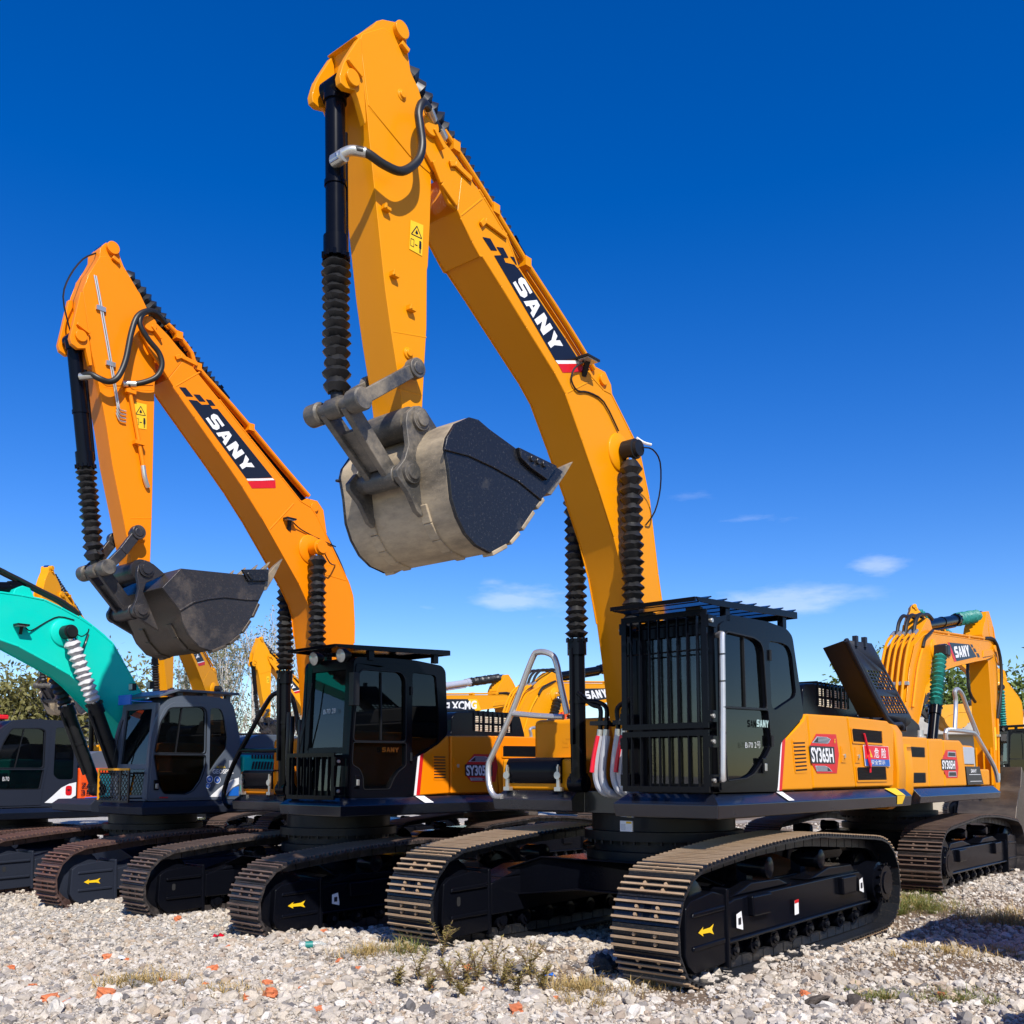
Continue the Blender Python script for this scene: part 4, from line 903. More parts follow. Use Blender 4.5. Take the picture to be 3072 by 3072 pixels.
m = MB(); a, b = P[0], P[6]; m.add([(a[0], 1.30, a[1]), (b[0], 1.30, b[1]), (b[0] + .06, 1.0, b[1] + .02), (a[0] - .08, 1.0, a[1] - .06), (a[0] - .02, 1.29, a[1] - .012), (b[0] - .02, 1.29, b[1]), (b[0] + .04, 1.0, b[1] + .01), (a[0] - .1, 1.0, a[1] - .07)], [(0, 1, 2, 3), (7, 6, 5, 4), (0, 3, 7, 4), (3, 2, 6, 7), (1, 5, 6, 2)])
m.tube([(a[0] - .015, 1.30, a[1]), (b[0] - .015, 1.30, b[1]), (b[0] - .5, 1.31, b[1] - .06), (P[4][0], 1.30, P[4][1])], .03, 10, smooth=3)
for s in (.35, .7): c_ = q(P[0], P[1], s); m.box(c_[0] - .03, c_[0] + .03, 1.28, 1.33, c_[1] - .06, c_[1] + .06)
k0 = (P[2][0], P[2][1]); m.rev((P[2][0] + .12, 1.28, P[2][1] - .06), (P[2][0] + .25, .75, P[2][1] - .05), [(0, .12), (1, .12)], 18)
m.build('cover_rim', [DGREY], cov, 0, smooth=30)
m = MB(); m.bar((-3.0, 1.1, 2.25), (-3.3, 1.15, 2.75), .03, .03); m.build('cover_stay', [BLKM], cov)
# warning board hung on the rear door
side_panels = [o for o in kids(M1) if o.name.startswith('side_panel')]
d = MB(); y = 1.425; SG = [(-1.92, 1.96), (-2.68, 1.96), (-2.72, 1.735), (-1.96, 1.735)]; sm = [(-1.94, 1.81), (-2.705, 1.81)]
d.prism(inset(SG, 1.03), y - .006, y, mi=2); d.sheet([SG[0], SG[1], sm[1], sm[0]], y + .002, mi=0); d.sheet([sm[0], sm[1], SG[2], SG[3]], y + .002, mi=1)
put_text(d, '危', (-2.22, y + .004, 1.825), (-.15, 0, 0), (-.0, 0, .115), 2, .012); put_text(d, '险', (-2.45, y + .004, 1.825), (-.15, 0, 0), (0, 0, .115), 2, .012)
put_text(d, '安全警示', (-2.12, y + .004, 1.75), (-.44, 0, 0), (0, 0, .05), 2, .006)
d.sheet([(-2.08, 1.925), (-2.0, 1.83), (-2.17, 1.83)], y + .004, mi=3); d.sheet([(-2.083, 1.9), (-2.075, 1.865), (-2.095, 1.865)], y + .006, mi=4); d.sheet([(-2.076, 1.858), (-2.076, 1.845), (-2.094, 1.845), (-2.094, 1.858)], y + .006, mi=4)
sign = tag(d.build('warning_board', [SIGNR, SIGNB, WHT, YEL, BVIN], None), 'red and blue Chinese danger board hung on the rear side door of the nearest excavator', 'sign')
sign.matrix_world = M1.matrix_basis.copy()
d = MB(); d.tube([(-1.93, 1.428, 2.09), (-1.98, 1.434, 1.98), (-2.03, 1.44, 1.86), (-2.05, 1.44, 1.75), (-2.06, 1.435, 1.66)], .012, 6); d.tube([(-2.03, 1.44, 1.86), (-2.0, 1.445, 1.8), (-2.04, 1.445, 1.72), (-2.08, 1.44, 1.76)], .01, 6)
rb = tag(d.build('red_ribbon', [SIGNR], None), 'thin red ribbon tied over the danger board', 'ribbon'); rb.matrix_world = M1.matrix_basis.copy()
m = MB(); m.sheet([(.27, 1.44), (.16, 1.44), (0, 1.47), (.1, 1.47)], 0)
m = MB(); m.add([(.30, 1.408, 1.474), (.17, 1.408, 1.474), (.10, 1.497, 1.394), (.23, 1.497, 1.394)], [(0, 1, 2, 3)]); m.add([(-2.55, 1.409, 1.474), (-2.92, 1.409, 1.474), (-2.98, 1.497, 1.394), (-2.70, 1.497, 1.394)], [(0, 1, 2, 3)], 1); m.add([(-2.70, 1.503, 1.39), (-2.98, 1.503, 1.39), (-2.9, 1.49, 1.29), (-2.72, 1.49, 1.29)], [(0, 1, 2, 3)], 1)
plat = [o for o in kids(M1) if o.name.startswith('platform')][0]; st = m.build('skirt_sticker', [WHT, YEL], plat); st.location = (0, .0035, .0035)
m = MB(); m.box(1.03, 1.045, .16, .30, 1.10, 1.20, 0); m.box(1.0452, 1.0470, .17, .22, 1.11, 1.17, 1); m.box(1.0452, 1.0470, .23, .29, 1.175, 1.195, 2); m.build('maker_plate', [WHT, SIL, YEL], plat)
# boom hose loop, lamp on boom, hose bundle at the boom foot
boom = [o for o in kids(M1) if o.name.startswith('boom') and not o.name.startswith('boom_cyl')][0]
m = MB(); y = .29
HP = [(4.58, .12, 6.13), (4.53, .2, 6.17), (4.45, .28, 6.16), (4.3, .31, 6.13), (4.14, .33, 6.15), (3.99, .34, 6.30), (3.94, .34, 6.45), (3.955, .33, 6.61), (3.96, .32, 6.72), (3.91, .31, 6.83), (3.80, .27, 6.86), (3.71, .23, 6.83), (3.58, .18, 6.83)]
m.tube(HP, .033, 12, 0, 5)
m.tube(HP[:3], .037, 12, 1, 5); m.tube(HP[-3:-1], .037, 12, 1, 4); m.box(4.52, 4.60, .05, .15, 6.10, 6.16, 1); m.cyl((4.56, .05, 6.13), (4.56, .17, 6.13), .045, n=12, mi=1)
m.cyl((3.60, .185, 6.83), (3.53, .165, 6.80), .045, n=12, mi=1)
m.build('boom_hose', [HOSE, ZINC], boom)
m = MB(); m.box(1.60, 1.80, .22, .36, 5.50, 5.52, 0); m.box(1.62, 1.78, .235, .35, 5.49, 5.499, 1); m.bar((1.70, .29, 5.5), (1.66, .21, 5.38), .05, .02); m.tube([(1.75, .28, 5.48), (1.86, .25, 5.38), (1.88, .23, 5.27), (1.78, .225, 5.2), (1.6, .22, 5.24), (1.35, .225, 5.22), (1.1, .225, 5.0)], .009, 6)
m.tube([(1.03, .46, 4.80), (.92, .5, 4.80), (.75, .48, 4.72), (.62, .40, 4.5), (.6, .32, 4.28), (.62, .22, 4.15)], .008, 6); m.tube([(.77, .22, 5.02), (.7, .26, 4.98), (.62, .3, 4.97)], .014, 6, 2)
m.build('boom_lamp', [BLKM, LAMPG, WHT], boom)
S = []
for k, (ya, yb) in enumerate(((.16, -.02), (.23, .07), (.36, .42), (.43, .50))):
    x = 1.36; S.append(([(x, ya - .26 if k < 2 else ya + .3, 2.42 - .08 * (k % 2)), (x, ya - .10 if k < 2 else ya + .16, 2.30 + .02 * k), (x, ya, 2.26), (x, ya, 2.12), (x, ya, 2.05)], .022, 0))
    S.append(([(x, ya, 2.06), (x, ya - .01, 1.98)], .03, 2))
    S.append(([(x, ya, 2.0), (x, ya - .04, 1.78), (x - .02, ya - .06, 1.6), (x - .06, ya, 1.47), (x - .3, ya + .1, 1.44)], .036, 1))
    if k in (0, 3): S.append(([(x + .03, ya - .005, 2.0), (x + .04, ya - .05, 1.8), (x + .045, ya - .07, 1.66)], .022, 3))
m_ = hoses_front(M1, 1.36, S, [BLK, WRAP, ZINC, SIGNR])
m = MB(); m.box(1.33, 1.39, .06, .26, 2.1, 2.14); m.box(1.33, 1.39, .32, .48, 2.1, 2.14); m.bar((1.36, .1, 2.12), (1.05, .1, 2.12), .04, .04); m.build('hose_clamp', [BLKM], m_)

# --- the second machine
U2 = dict(half=1.425, w=.54, sx=.9, sz=.88, mats=(SHOE2, TIP2), ring=.66)
C2.update(body=dict(front=1.07, front_r=.55, side=1.36, tail=-3.45, yl=.42, zt=2.25, xp=-.64), vent=[(-.36, 1.98), (-.56, 1.98), (-.57, 1.69), (-.37, 1.69)], stripe=[(-.09, 1.95), (-.19, 2.0), (-.13, 1.485), (-.03, 1.485)],
          model='SY305H', latch=[(-.78, 1.86), None], louvres=[[(-1.66, 2.11), (-2.34, 2.12), (-2.34, 1.97), (-1.66, 1.97)]], exh=[(-.9, 2.24), (-1.25, 2.28), (-1.25, 2.50), (-1.33, 2.58), (-1.89, 2.61), (-2.66, 2.60), (-2.78, 2.31), (-2.78, 2.2), (-.9, 2.2)], exy=.8, tool=(-1.42, -.52, 1.78),
          rail=[(.6, -1.60, 1.30), (.58, -1.72, 1.36), (.56, -1.78, 1.52), (.54, -1.6, 1.88), (.52, -1.3, 2.25), (.5, -.95, 2.66), (.5, -.74, 2.80), (.5, -.42, 2.77), (.48, -.3, 2.5), (.46, -.26, 2.25)], rail2=[(.53, -1.45, 2.06), (.5, -.9, 2.05), (.5, -.4, 2.05)], railmat=BLK)
D2['panelC'] = [(-1.49, 2.25), (-2.43, 2.26), (-2.66, 2.22), (-2.66, 1.48), (-1.60, 1.48)]
D2['panelB'] = [(-0.66, 2.23), (-1.46, 2.25), (-1.53, 2.19), (-1.58, 1.49), (-0.67, 1.49)]
D2['badge'] = [(-1.09, 2.0), (-1.50, 2.0), (-1.55, 1.84), (-1.50, 1.64), (-1.04, 1.64), (-0.93, 1.86), (-1.42, 1.86), (-1.42, 1.72), (-0.94, 1.72)]
def finish_left2(root, lite=False, paintcab=BLK, bi=True):
    body, door = cab(root, D2, dict(y=(.45, 1.36), paint=paintcab, rear=[(-.5, 3.10), (-.57, 3.04), (-.60, 2.5), (-.61, 2.24)], front=((.985, 1.47), (.92, 3.07)), sill=1.98, handle=(.87, 1.66), round=.05))
    roof_guard(body, 1.22, 3.205, -.60, 3.30, .52, 1.40, 'mesh')
    bar_grille(body, 1.13, .42, 1.30, 1.45, 1.985, 7)
    if not lite:
        decal_text(door, 'SANY', (.50, 1.385, 2.0), (-.26, 0, 0), (0, 0, .055), [CHR], block=True)
        decal_text(body, 'Bi70 28', (.957, .86, 2.44), (0, .22, .01), (-.004, 0, .055), [WHT], -.02)
        m = MB(); m.tube([(.95, 1.38, 2.85), (.95, 1.42, 2.8), (.96, 1.42, 2.6), (.96, 1.38, 2.56)], .012, 8); m.box(.9, .99, 1.36, 1.44, 2.52, 2.9); m.build('mirror_bracket', [BLKM], body, .01)
        wiper(body, [(1.02, .50, 2.03), (1.01, .62, 2.45), (.99, .68, 2.82)])
    return body, door
M2, tank2 = left_excavator(D2, C2, (-2.239, 12.833, -.10), 41, 'orange excavator second in the row, with plain dark steel bucket and black curved handrail', 'yellow excavators parked in a row', under=U2)
finish_left2(M2)
boom = [o for o in kids(M2) if o.name.startswith('boom') and not o.name.startswith('boom_cyl')][0]
arm = [o for o in kids(M2) if o.name.startswith('arm') and not o.name.startswith('arm_cyl')][0]
m = MB()
m.tube([(3.64, .1, 5.91), (3.58, .2, 5.93), (3.51, .26, 5.89), (3.41, .28, 5.88), (3.32, .29, 5.96), (3.25, .3, 6.16), (3.2, .3, 6.47), (3.14, .3, 6.68), (3.02, .28, 6.80), (2.89, .24, 6.84), (2.74, .18, 6.79)], .032, 12, 0, 5)
HQ = MB(); HQ.tube([(3.16, .19, 5.95), (3.02, .24, 6.0), (2.88, .28, 6.1), (2.83, .3, 6.24), (2.87, .3, 6.37), (3.0, .3, 6.48), (3.1, .3, 6.61), (3.08, .29, 6.73), (2.97, .25, 6.82), (2.82, .2, 6.82)], .03, 12, 0, 5)
m.tube([(3.64, .1, 5.91), (3.55, .22, 5.92)], .038, 12, 1); HQ.tube([(3.2, .17, 5.95), (3.08, .22, 5.97)], .034, 12, 1); HQ.build('boom_hose', [HOSE, ZINC], boom)
m.build('boom_hose', [HOSE, ZINC], boom)
m = MB()
for k in range(2): m.tube([(3.56 - k * .02, .16, 7.04), (3.48 - k * .022, .16, 6.70), (3.35 - k * .022, .16, 6.13), (3.25 - k * .02, .16, 5.68)], .009, 8, 0)
for k in range(4): m.tube([(3.26, .16, 5.72 - k * .035), (3.22, .16, 5.66 - k * .04), (3.15, .16, 5.66 - k * .04)], .009, 8, 0)
for x, z_ in ((3.48, 6.70), (3.35, 6.13)): m.box(x - .055, x + .045, .14, .175, z_ - .025, z_ + .025, 0)
m.tube([(3.15, .18, 5.98), (3.08, .18, 5.68), (2.94, .18, 5.09)], .022, 10, 2); m.tube([(2.945, .18, 5.10), (2.92, .18, 4.97), (2.87, .16, 4.88)], .026, 10, 0)
for x, z_ in ((3.13, 5.88), (3.01, 5.34)): m.box(x - .06, x + .05, .13, .215, z_ - .02, z_ + .02, 2)
m.build('arm_pipe', [ZINC, ZINC, Y2], arm)
m = MB(); m.tube([(3.5, .05, 7.35), (3.66, .1, 7.2), (3.8, .12, 6.95), (3.86, .12, 6.7), (3.78, .1, 6.42), (3.72, .05, 6.36)], .009, 6); m.build('grease_line', [BLKM], arm)
m = MB(); m.box(.98, 1.12, .21, .3, 4.86, 4.88); m.box(1.0, 1.1, .22, .29, 4.85, 4.859, 1); m.bar((1.05, .25, 4.86), (1.02, .2, 4.74), .05, .02); m.tube([(1.0, .25, 4.84), (.85, .22, 4.78), (.6, .215, 4.72), (.3, .215, 4.66)], .008, 6); m.tube([(.66, .4, 4.55), (.5, .35, 4.40), (.3, .21, 4.42)], .008, 6)
m.build('boom_lamp', [BLKM, LAMPG], boom)
m = MB(); m.tube([(.62, -.05, 5.12), (.42, -.02, 4.94), (.15, -.02, 4.62), (-.03, -.02, 4.28), (-.10, -.02, 3.9), (-.10, 0, 3.55)], .035, 10); m.build('boom_hose', [HOSE], boom); m = MB(); m.tube([(.62, .05, 5.12), (.42, .04, 4.92), (.15, .04, 4.58), (-.03, .04, 4.24), (-.09, .04, 3.9), (-.09, .04, 3.6)], .03, 10); m.build('boom_hose', [HOSE], boom)
plat = [o for o in kids(M2) if o.name.startswith('platform')][0]
m = MB(); m.add([(-.05, 1.368, 1.474), (-.20, 1.368, 1.474), (-.28, 1.457, 1.394), (-.13, 1.457, 1.394)], [(0, 1, 2, 3)]); st = m.build('skirt_sticker', [WHT], plat); st.location = (0, .0035, .0035)
for S_ in [([(.85, ya, 2.5 - .05 * k), (.87, ya + .02, 2.2), (.86, ya, 1.9), (.8, ya - .03, 1.6), (.6, ya, 1.45)], .028, k % 2) for k, ya in enumerate((.05, .12, .28, .34))]: hoses_front(M2, .9, [S_], [HOSE, BLK])
# ------------------------------------------------------------------ teal machine and dark cab machine at the left
def plan_body(root, D, P, side, zt, tail, xp, right_tank=True):
    m = MB(); m.box(tail + .5, xp, -side + .04, side - .02, 1.40, zt - .05); m.build('engine_housing', [P], root, .05)
    counterweight(root, tail + .8, tail, side + .03, 1.12, zt, P)
    m = MB(); m.prism(rounded([(xp - .1, zt - .06), (xp - .2, zt + .16), (xp - .45, zt + .27), (tail + 1.3, zt + .28), (tail + .9, zt + .1), (tail + .8, zt - .06)], .08), -side + .3, side - .25); m.build('engine_hood', [GREY], root, .04)
D3 = dict(cab=[(.93, 1.36), (.91, 2.0), (.90, 2.19), (.84, 2.45), (.74, 2.66), (.61, 2.79), (.45, 2.84), (-.02, 2.86), (-.34, 2.83), (-.44, 2.73), (-.56, 2.28), (-.59, 1.72), (-.58, 1.36)],
          door=[(.90, 1.39), (.87, 2.07), (.79, 2.46), (.70, 2.65), (.56, 2.74), (.05, 2.75), (.0, 2.68), (.0, 2.47), (.0, 1.39)], win=[(.83, 2.03), (.75, 2.44), (.62, 2.65), (.11, 2.69), (.04, 2.64), (.03, 2.03)],
          low=[(.84, 1.99), (.03, 1.99), (.03, 1.82), (.1, 1.64), (.21, 1.5), (.32, 1.45), (.67, 1.46), (.76, 1.6)], rwin=[(-.04, 2.69), (-.21, 2.69), (-.27, 2.6), (-.34, 2.28), (-.33, 2.1), (-.19, 1.94), (-.05, 1.75)], sash=[(.42, 2.67), (.5, 2.03)])
M3 = empty('excavator', (-5.464, 15.11, -.09), math.atan2(-math.cos(R(39)), -math.sin(R(39))))
tag(M3, 'teal boomed excavator with grey cab and pale pleated boots on its boom cylinders', 'excavator')
undercarriage(M3, 1.425, .54, .9, .86, (SHOE3, TIP3), False, grey=DGREY)
swing_ring(M3, .74, 1.16, .64)
bt = [(3.6, 4.02), (3.05, 4.10), (2.54, 4.15), (2.24, 4.15), (1.93, 4.13), (1.69, 4.05), (1.42, 3.94), (1.23, 3.85), (.91, 3.63), (.73, 3.36), (.56, 3.10), (.36, 2.85), (.1, 2.4), (-.1, 1.95), (-.02, 1.7), (.15, 1.68)]
bl = [(3.6, 3.62), (3.03, 3.60), (2.51, 3.52), (2.24, 3.45), (2.04, 3.36), (1.73, 3.22), (1.52, 3.12), (1.36, 3.0), (1.14, 2.8), (.72, 2.43), (.4, 2.0)]
m = MB(); m.prism(bt + bl[::-1], -.27, .27)
for s in (1, -1):
    m.rev((1.64, s * .26, 3.70), (1.64, s * .33, 3.70), [(0, .2), (.5, .19), (1, .1)], 28)
    for L_ in (bt[:12], bl):
        for a, b in zip(L_, L_[1:]): m.bar((a[0], s * .268, a[1]), (b[0], s * .268, b[1]), .03, .02, (0, 1, 0))
m.prism([(2.0, 4.1), (2.35, 4.1), (2.3, 4.24), (2.2, 4.3), (2.1, 4.28)], -.2, .2)
m.prism([(3.6, 4.02), (3.6, 3.62), (5.2, 3.3), (5.6, 3.36), (5.6, 3.5), (5.2, 3.62)], -.26, .26)
boom = m.build('boom', [TEAL], M3, .012)
m = MB(); m.prism([(5.05, 3.62), (5.35, 3.95), (5.6, 3.9), (5.7, 3.5), (5.25, 1.2), (5.05, 1.2), (5.1, 3.2)], -.17, .17); m.build('arm', [TEAL], M3, .012)
m = MB(); m.prism([(5.25, 1.35), (5.0, 1.3), (4.3, .9), (4.4, .3), (4.9, .02), (5.4, .2), (5.55, .8), (5.4, 1.2)], -.55, .55); m.build('bucket', [BK2], M3, .02)
hyd_cylinder(M3, 'arm_cylinder', (2.2, 0, 4.28), (5.4, 0, 3.85), .62, .09, RUB, .12, .95)
for s in (1, -1):
    hyd_cylinder(M3, 'boom_cylinder', (.70, s * .40, 1.50), (1.64, s * .40, 3.70), .56, .085, WBEL if s > 0 else RUB, .115, .95, barrel=BLKM, squash=.2)
m = MB(); m.cyl((1.64, -.5, 3.70), (1.64, .5, 3.70), .07, n=20); m.rev((1.64, .32, 3.7), (1.64, .53, 3.7), [(0, .1), (.8, .1), (.82, .08), (1, .075)], 24); m.build('cylinder_pin', [BLKM], boom)
m = MB(); m.box(2.18, 2.34, .28, .42, 3.72, 3.745); m.box(2.2, 2.32, .29, .41, 3.71, 3.719, 1); m.bar((2.26, .36, 3.72), (2.24, .28, 3.62), .04, .02); m.tube([(2.2, .35, 3.7), (2.1, .29, 3.68), (1.9, .275, 3.82), (1.72, .275, 3.92), (1.5, .275, 3.9)], .009, 6); m.tube([(1.6, .5, 3.7), (1.45, .4, 3.66), (1.3, .28, 3.74), (1.28, .275, 3.8)], .009, 6); m.tube([(1.6, .5, 3.68), (1.5, .42, 3.5), (1.36, .3, 3.52), (1.28, .275, 3.72)], .009, 6)
m.build('boom_lamp', [BLKM, LAMPG], boom)
for yy in (.1, -.02):
    m = MB(); m.tube([(3.4, yy, 4.42), (2.6, yy, 4.5), (2.35, yy, 4.45), (1.9, yy + .02, 4.28), (1.6, yy + .05, 4.16), (1.35, yy + .06, 4.0)], .028, 10); m.build('boom_hose', [HOSE], boom)
m = MB()
for s in (.22, .15): m.tube([(1.4, s, 3.97), (1.23, s, 3.87), (.93, s, 3.66), (.75, s, 3.38), (.58, s, 3.12), (.36, s, 2.88)], .018, 8)
m.build('boom_pipe', [TEAL], boom)
body3, door3 = cab(M3, D3, dict(y=(.38, 1.35), paint=GREY, rear=[(-.34, 2.83), (-.44, 2.73), (-.56, 2.28), (-.59, 1.72)], front=((.93, 1.36), (.80, 2.72)), sill=1.80, handle=(.80, 1.58), round=.06, hinge=()))
m = MB(); n = 10
m.box(1.12, 1.14, .42, 1.24, 1.78, 1.81, 1); m.box(1.12, 1.14, .42, 1.24, 1.34, 1.37, 0)
for y in (.42, 1.0, 1.22): m.box(1.12, 1.14, y, y + .03, 1.37, 1.78, 1 if y < .5 else 0)
for k in range(-6, 16):
    for s in (1, -1):
        a, b = Vector((1.13, .45 + k * .08, 1.37)), Vector((1.13, .45 + k * .08 + s * .41, 1.78)); 
        t0, t1 = [max(0, min(1, (q_ - a.y) / (b.y - a.y))) for q_ in ((.45, 1.22) if s > 0 else (1.22, .45))]
        if t1 > t0: m.bar(a.lerp(b, t0), a.lerp(b, t1), .008, .008)
for y in (.45, 1.22): m.bar((.9, y, 1.4), (1.12, y, 1.4), .02, .02); m.bar((.9, y, 1.74), (1.12, y, 1.74), .02, .02)
m.build('cab_guard', [BLKM, Y3], body3)
m = MB(); m.prism([(.78, 2.83), (.5, 2.93), (-.52, 2.94), (-.54, 2.905), (.5, 2.895), (.78, 2.80)], .42, 1.36)
for x in (.4, 0., -.4): m.box(x - .04, x + .04, .5, .56, 2.8, 2.9); m.box(x - .04, x + .04, 1.2, 1.26, 2.8, 2.9)
m.build('roof_guard', [GREY], body3, .004)
m = MB(); m.box(.98, 1.01, .66, .98, 2.70, 2.84); m.tube([(1.0, .98, 2.76), (.95, 1.1, 2.74), (.8, 1.2, 2.74)], .01, 6); m.build('mirror', [BLU], body3, .02)
for y in (.62, 1.08):
    m = MB(); m.box(.74, .80, y - .05, y + .05, 2.93, 3.03); m.box(.80, .81, y - .04, y + .04, 2.94, 3.02, 1); m.build('work_lamp', [BLKM, LAMPG], body3)
wiper(body3, [(.99, .55, 1.88), (.97, .62, 2.2), (.92, .66, 2.5)])
m = MB(); y = 1.354
put_text(m, 'GEOSPEC', (-.10, y, 1.735), (-.36, 0, 0), (0, 0, .065), 1, .02); put_text(m, 'ACERA', (-.16, y, 1.815), (-.16, 0, 0), (0, 0, .035), 2, .01)
for (x, z_, r_, a_) in ((-.055, 1.655, .055, 0), (-.185, 1.645, .055, 3), (-.03, 1.565, .042, 0)):
    m.rev((x, y - .001, z_), (x, y + .001, z_), [(0, r_), (1, r_)], 20, 1); m.rev((x, y, z_), (x, y + .002, z_), [(0, r_ * .84), (1, r_ * .84)], 20, 3); m.rev((x, y, z_), (x, y + .003, z_), [(0, r_ * .4), (1, r_ * .4)], 6, 1)
arc = [(-.06, 1.40)] + [(-.06 - .5 * t, 1.40 + .28 * math.sin(t * 1.45)) for t in (.15, .3, .5, .75, 1.)]
m.sheet(arc + [(-.56, 1.58), (-.45, 1.53), (-.36, 1.44), (-.33, 1.40)], y, mi=1); m.sheet([(-.38, 1.41), (-.40, 1.47), (-.47, 1.53), (-.56, 1.55), (-.56, 1.41)], y + .001, mi=3)
m.box(-.46, -.38, y - .002, y + .012, 1.82, 1.93, 4); m.box(.62, .75, y + .018, y + .026, 1.40, 1.415, 5)
m.build('cab_decal', [GREY, WHT, YEL, BLU, SIL, RED], body3)
platform(M3, .98, .8, 1.38, -2.6, .36, (1.16, 1.18, 1.28, 1.35), .07, DGREY)
plan_body(M3, None, TEAL, 1.36, 2.07, -3.1, -.63)
d = MB(); y = 1.352
for k in range(9):
    x = -.78 - k * .055
    d.prism([(x, 2.02), (x - .03, 2.02), (x - .03, 1.96), (x, 1.96)], y - .01, y, mi=1); d.prism(rounded([(x - .03, 1.92), (x - .06, 1.92), (x - .03, 1.80), (x, 1.80)], .01), y - .01, y, mi=1)
d.sheet([(-.62, 1.66), (-.95, 1.74), (-1.16, 1.78), (-1.2, 1.77), (-1.1, 1.73), (-.9, 1.66)], y + .002, mi=2)
d.prism([(-.60, 1.40), (-2.3, 1.40), (-2.3, 1.60), (-.95, 1.60), (-.7, 1.64)], y - .02, y + .001, mi=3)
d.build('side_panel', [TEAL, DARK, WHT, DGREY], M3)
m = MB(); m.box(-.6, .2, -1.34, -.5, 1.355, 1.75); m.build('tool_box', [TEAL], M3, .03)
m = MB(); m.prism([(.6, 1.36), (.6, 1.5), (.45, 1.62), (.2, 1.62), (.2, 1.36)], .02, .3); m.build('front_cover', [TEAL], M3, .03)

D4 = dict(cab=[(1.05, 1.36), (1.03, 2.0), (.98, 2.35), (.84, 2.7), (.63, 2.87), (.3, 2.91), (-.42, 2.90), (-.5, 2.80), (-.56, 2.4), (-.57, 1.9), (-.57, 1.36)],
          door=[(1.02, 1.39), (1.0, 2.05), (.95, 2.35), (.80, 2.68), (.65, 2.82), (.02, 2.83), (-.04, 2.78), (-.02, 2.1), (.06, 1.66), (.08, 1.39)], win=[(.93, 2.05), (.75, 2.5), (.63, 2.72), (.16, 2.74), (.06, 2.71), (.06, 2.05)],
          low=[(.94, 2.01), (.06, 2.01), (.11, 1.68), (.93, 1.68)], rwin=[(-.14, 2.77), (-.42, 2.78), (-.5, 2.3), (-.5, 1.84), (-.22, 1.84), (-.13, 1.92)], sash=[(.42, 2.72), (.55, 2.05)])
M4 = empty('excavator', (-9.36, 18.46, -.3), math.atan2(-math.cos(R(39)), -math.sin(R(39))))
tag(M4, 'dark grey cabbed excavator with vermilion engine panel, leftmost of the front row', 'excavator')
undercarriage(M4, 1.5, .58, .95, .92, (SHOE3, TIP3), True, grey=DGREY, arrows=False); swing_ring(M4, .78, 1.18, .66)
body4, door4 = cab(M4, D4, dict(y=(.38, 1.36), paint=DGREY, rear=[(-.42, 2.90), (-.5, 2.80), (-.56, 2.4), (-.57, 1.9)], front=((1.05, 1.36), (.92, 2.82)), sill=1.85, handle=(.9, 1.6), round=.05, hinge=()))
m = MB(); y = 1.364
m.sheet([(.01, 1.43), (-.12, 1.54), (-.28, 1.69), (-.42, 1.76), (-.555, 1.79), (-.555, 1.55), (-.43, 1.47), (-.32, 1.41)], y, mi=0)
m.sheet(rounded([(-.36, 1.73), (-.48, 1.73), (-.48, 1.55), (-.36, 1.55)], .05), y + .002, mi=1); m.sheet([(-.37, 1.65), (-.42, 1.665), (-.47, 1.65), (-.43, 1.64), (-.42, 1.625), (-.41, 1.64)], y + .004, mi=2)
put_text(m, 'Bi70', (.76, y + .016, 1.82), (-.11, 0, 0), (0, 0, .07), 0, -.012)
m.build('cab_decal', [WHT, RED, BVIN], body4)
platform(M4, 1.08, .85, 1.4, -2.7, .36, (1.14, 1.16, 1.27, 1.345), .06, NAVY)
plan_body(M4, None, ORG, 1.36, 2.10, -3.3, -.62)
m = MB(); y = 1.366; put_text(m, 'ZAXIS', (-.65, y, 1.69), (-.40, 0, 0), (0, 0, .09), 0, .02); put_text(m, '350', (-.65, y, 1.56), (-.29, 0, 0), (0, 0, .09), 0, .02)
m.sheet([(-.62, 1.40), (-.63, 1.44), (-.74, 1.51), (-.95, 1.52), (-1.3, 1.5), (-1.3, 1.40)], y, mi=1); m.rev((-.83, y - .001, 1.92), (-.83, y + .001, 1.92), [(0, .06), (1, .06)], 20, 2)
m.build('panel_decal', [RUSTB if False else BVIN, BLU, WHT], M4)
m = MB(); m.tube([(-.64, 1.1, 2.05), (-.66, 1.1, 2.2), (-.72, 1.1, 2.24), (-.8, 1.1, 2.2), (-.8, 1.1, 2.05)], .03, 8); m.build('filler_neck', [ZINC], M4)
m = MB(); m.prism([(.1, 1.7), (.5, 1.7), (1.4, 3.0), (3.0, 3.9), (3.0, 4.2), (1.2, 3.6), (.3, 2.4)], -.28, .28); m.prism([(3.0, 3.9), (3.0, 4.2), (5.4, 4.0), (5.5, 3.8), (5.3, 3.7)], -.26, .26); m.build('boom', [ORG], M4, .02)
m = MB(); m.prism([(5.2, 4.1), (5.5, 4.2), (5.6, 3.7), (5.1, 1.0), (4.9, 1.0), (5.1, 3.7)], -.18, .18); m.build('arm', [ORG], M4, .02)
m = MB(); m.prism([(5.1, 1.1), (4.4, .9), (4.2, .4), (4.7, -.0), (5.3, .2), (5.4, .8)], -.55, .55); m.build('bucket', [BK2], M4, .02)
for s in (1, -1): hyd_cylinder(M4, 'boom_cylinder', (.75, s * .4, 1.5), (1.75, s * .4, 3.35), .6, .08, RUB, .1, .95)
m = MB(); m.box(.62, .95, .5, .75, 2.9, 3.0); m.box(.70, .95, 1.15, 1.38, 2.88, 2.96); m.build('roof_lamp', [RED], body4, .02)

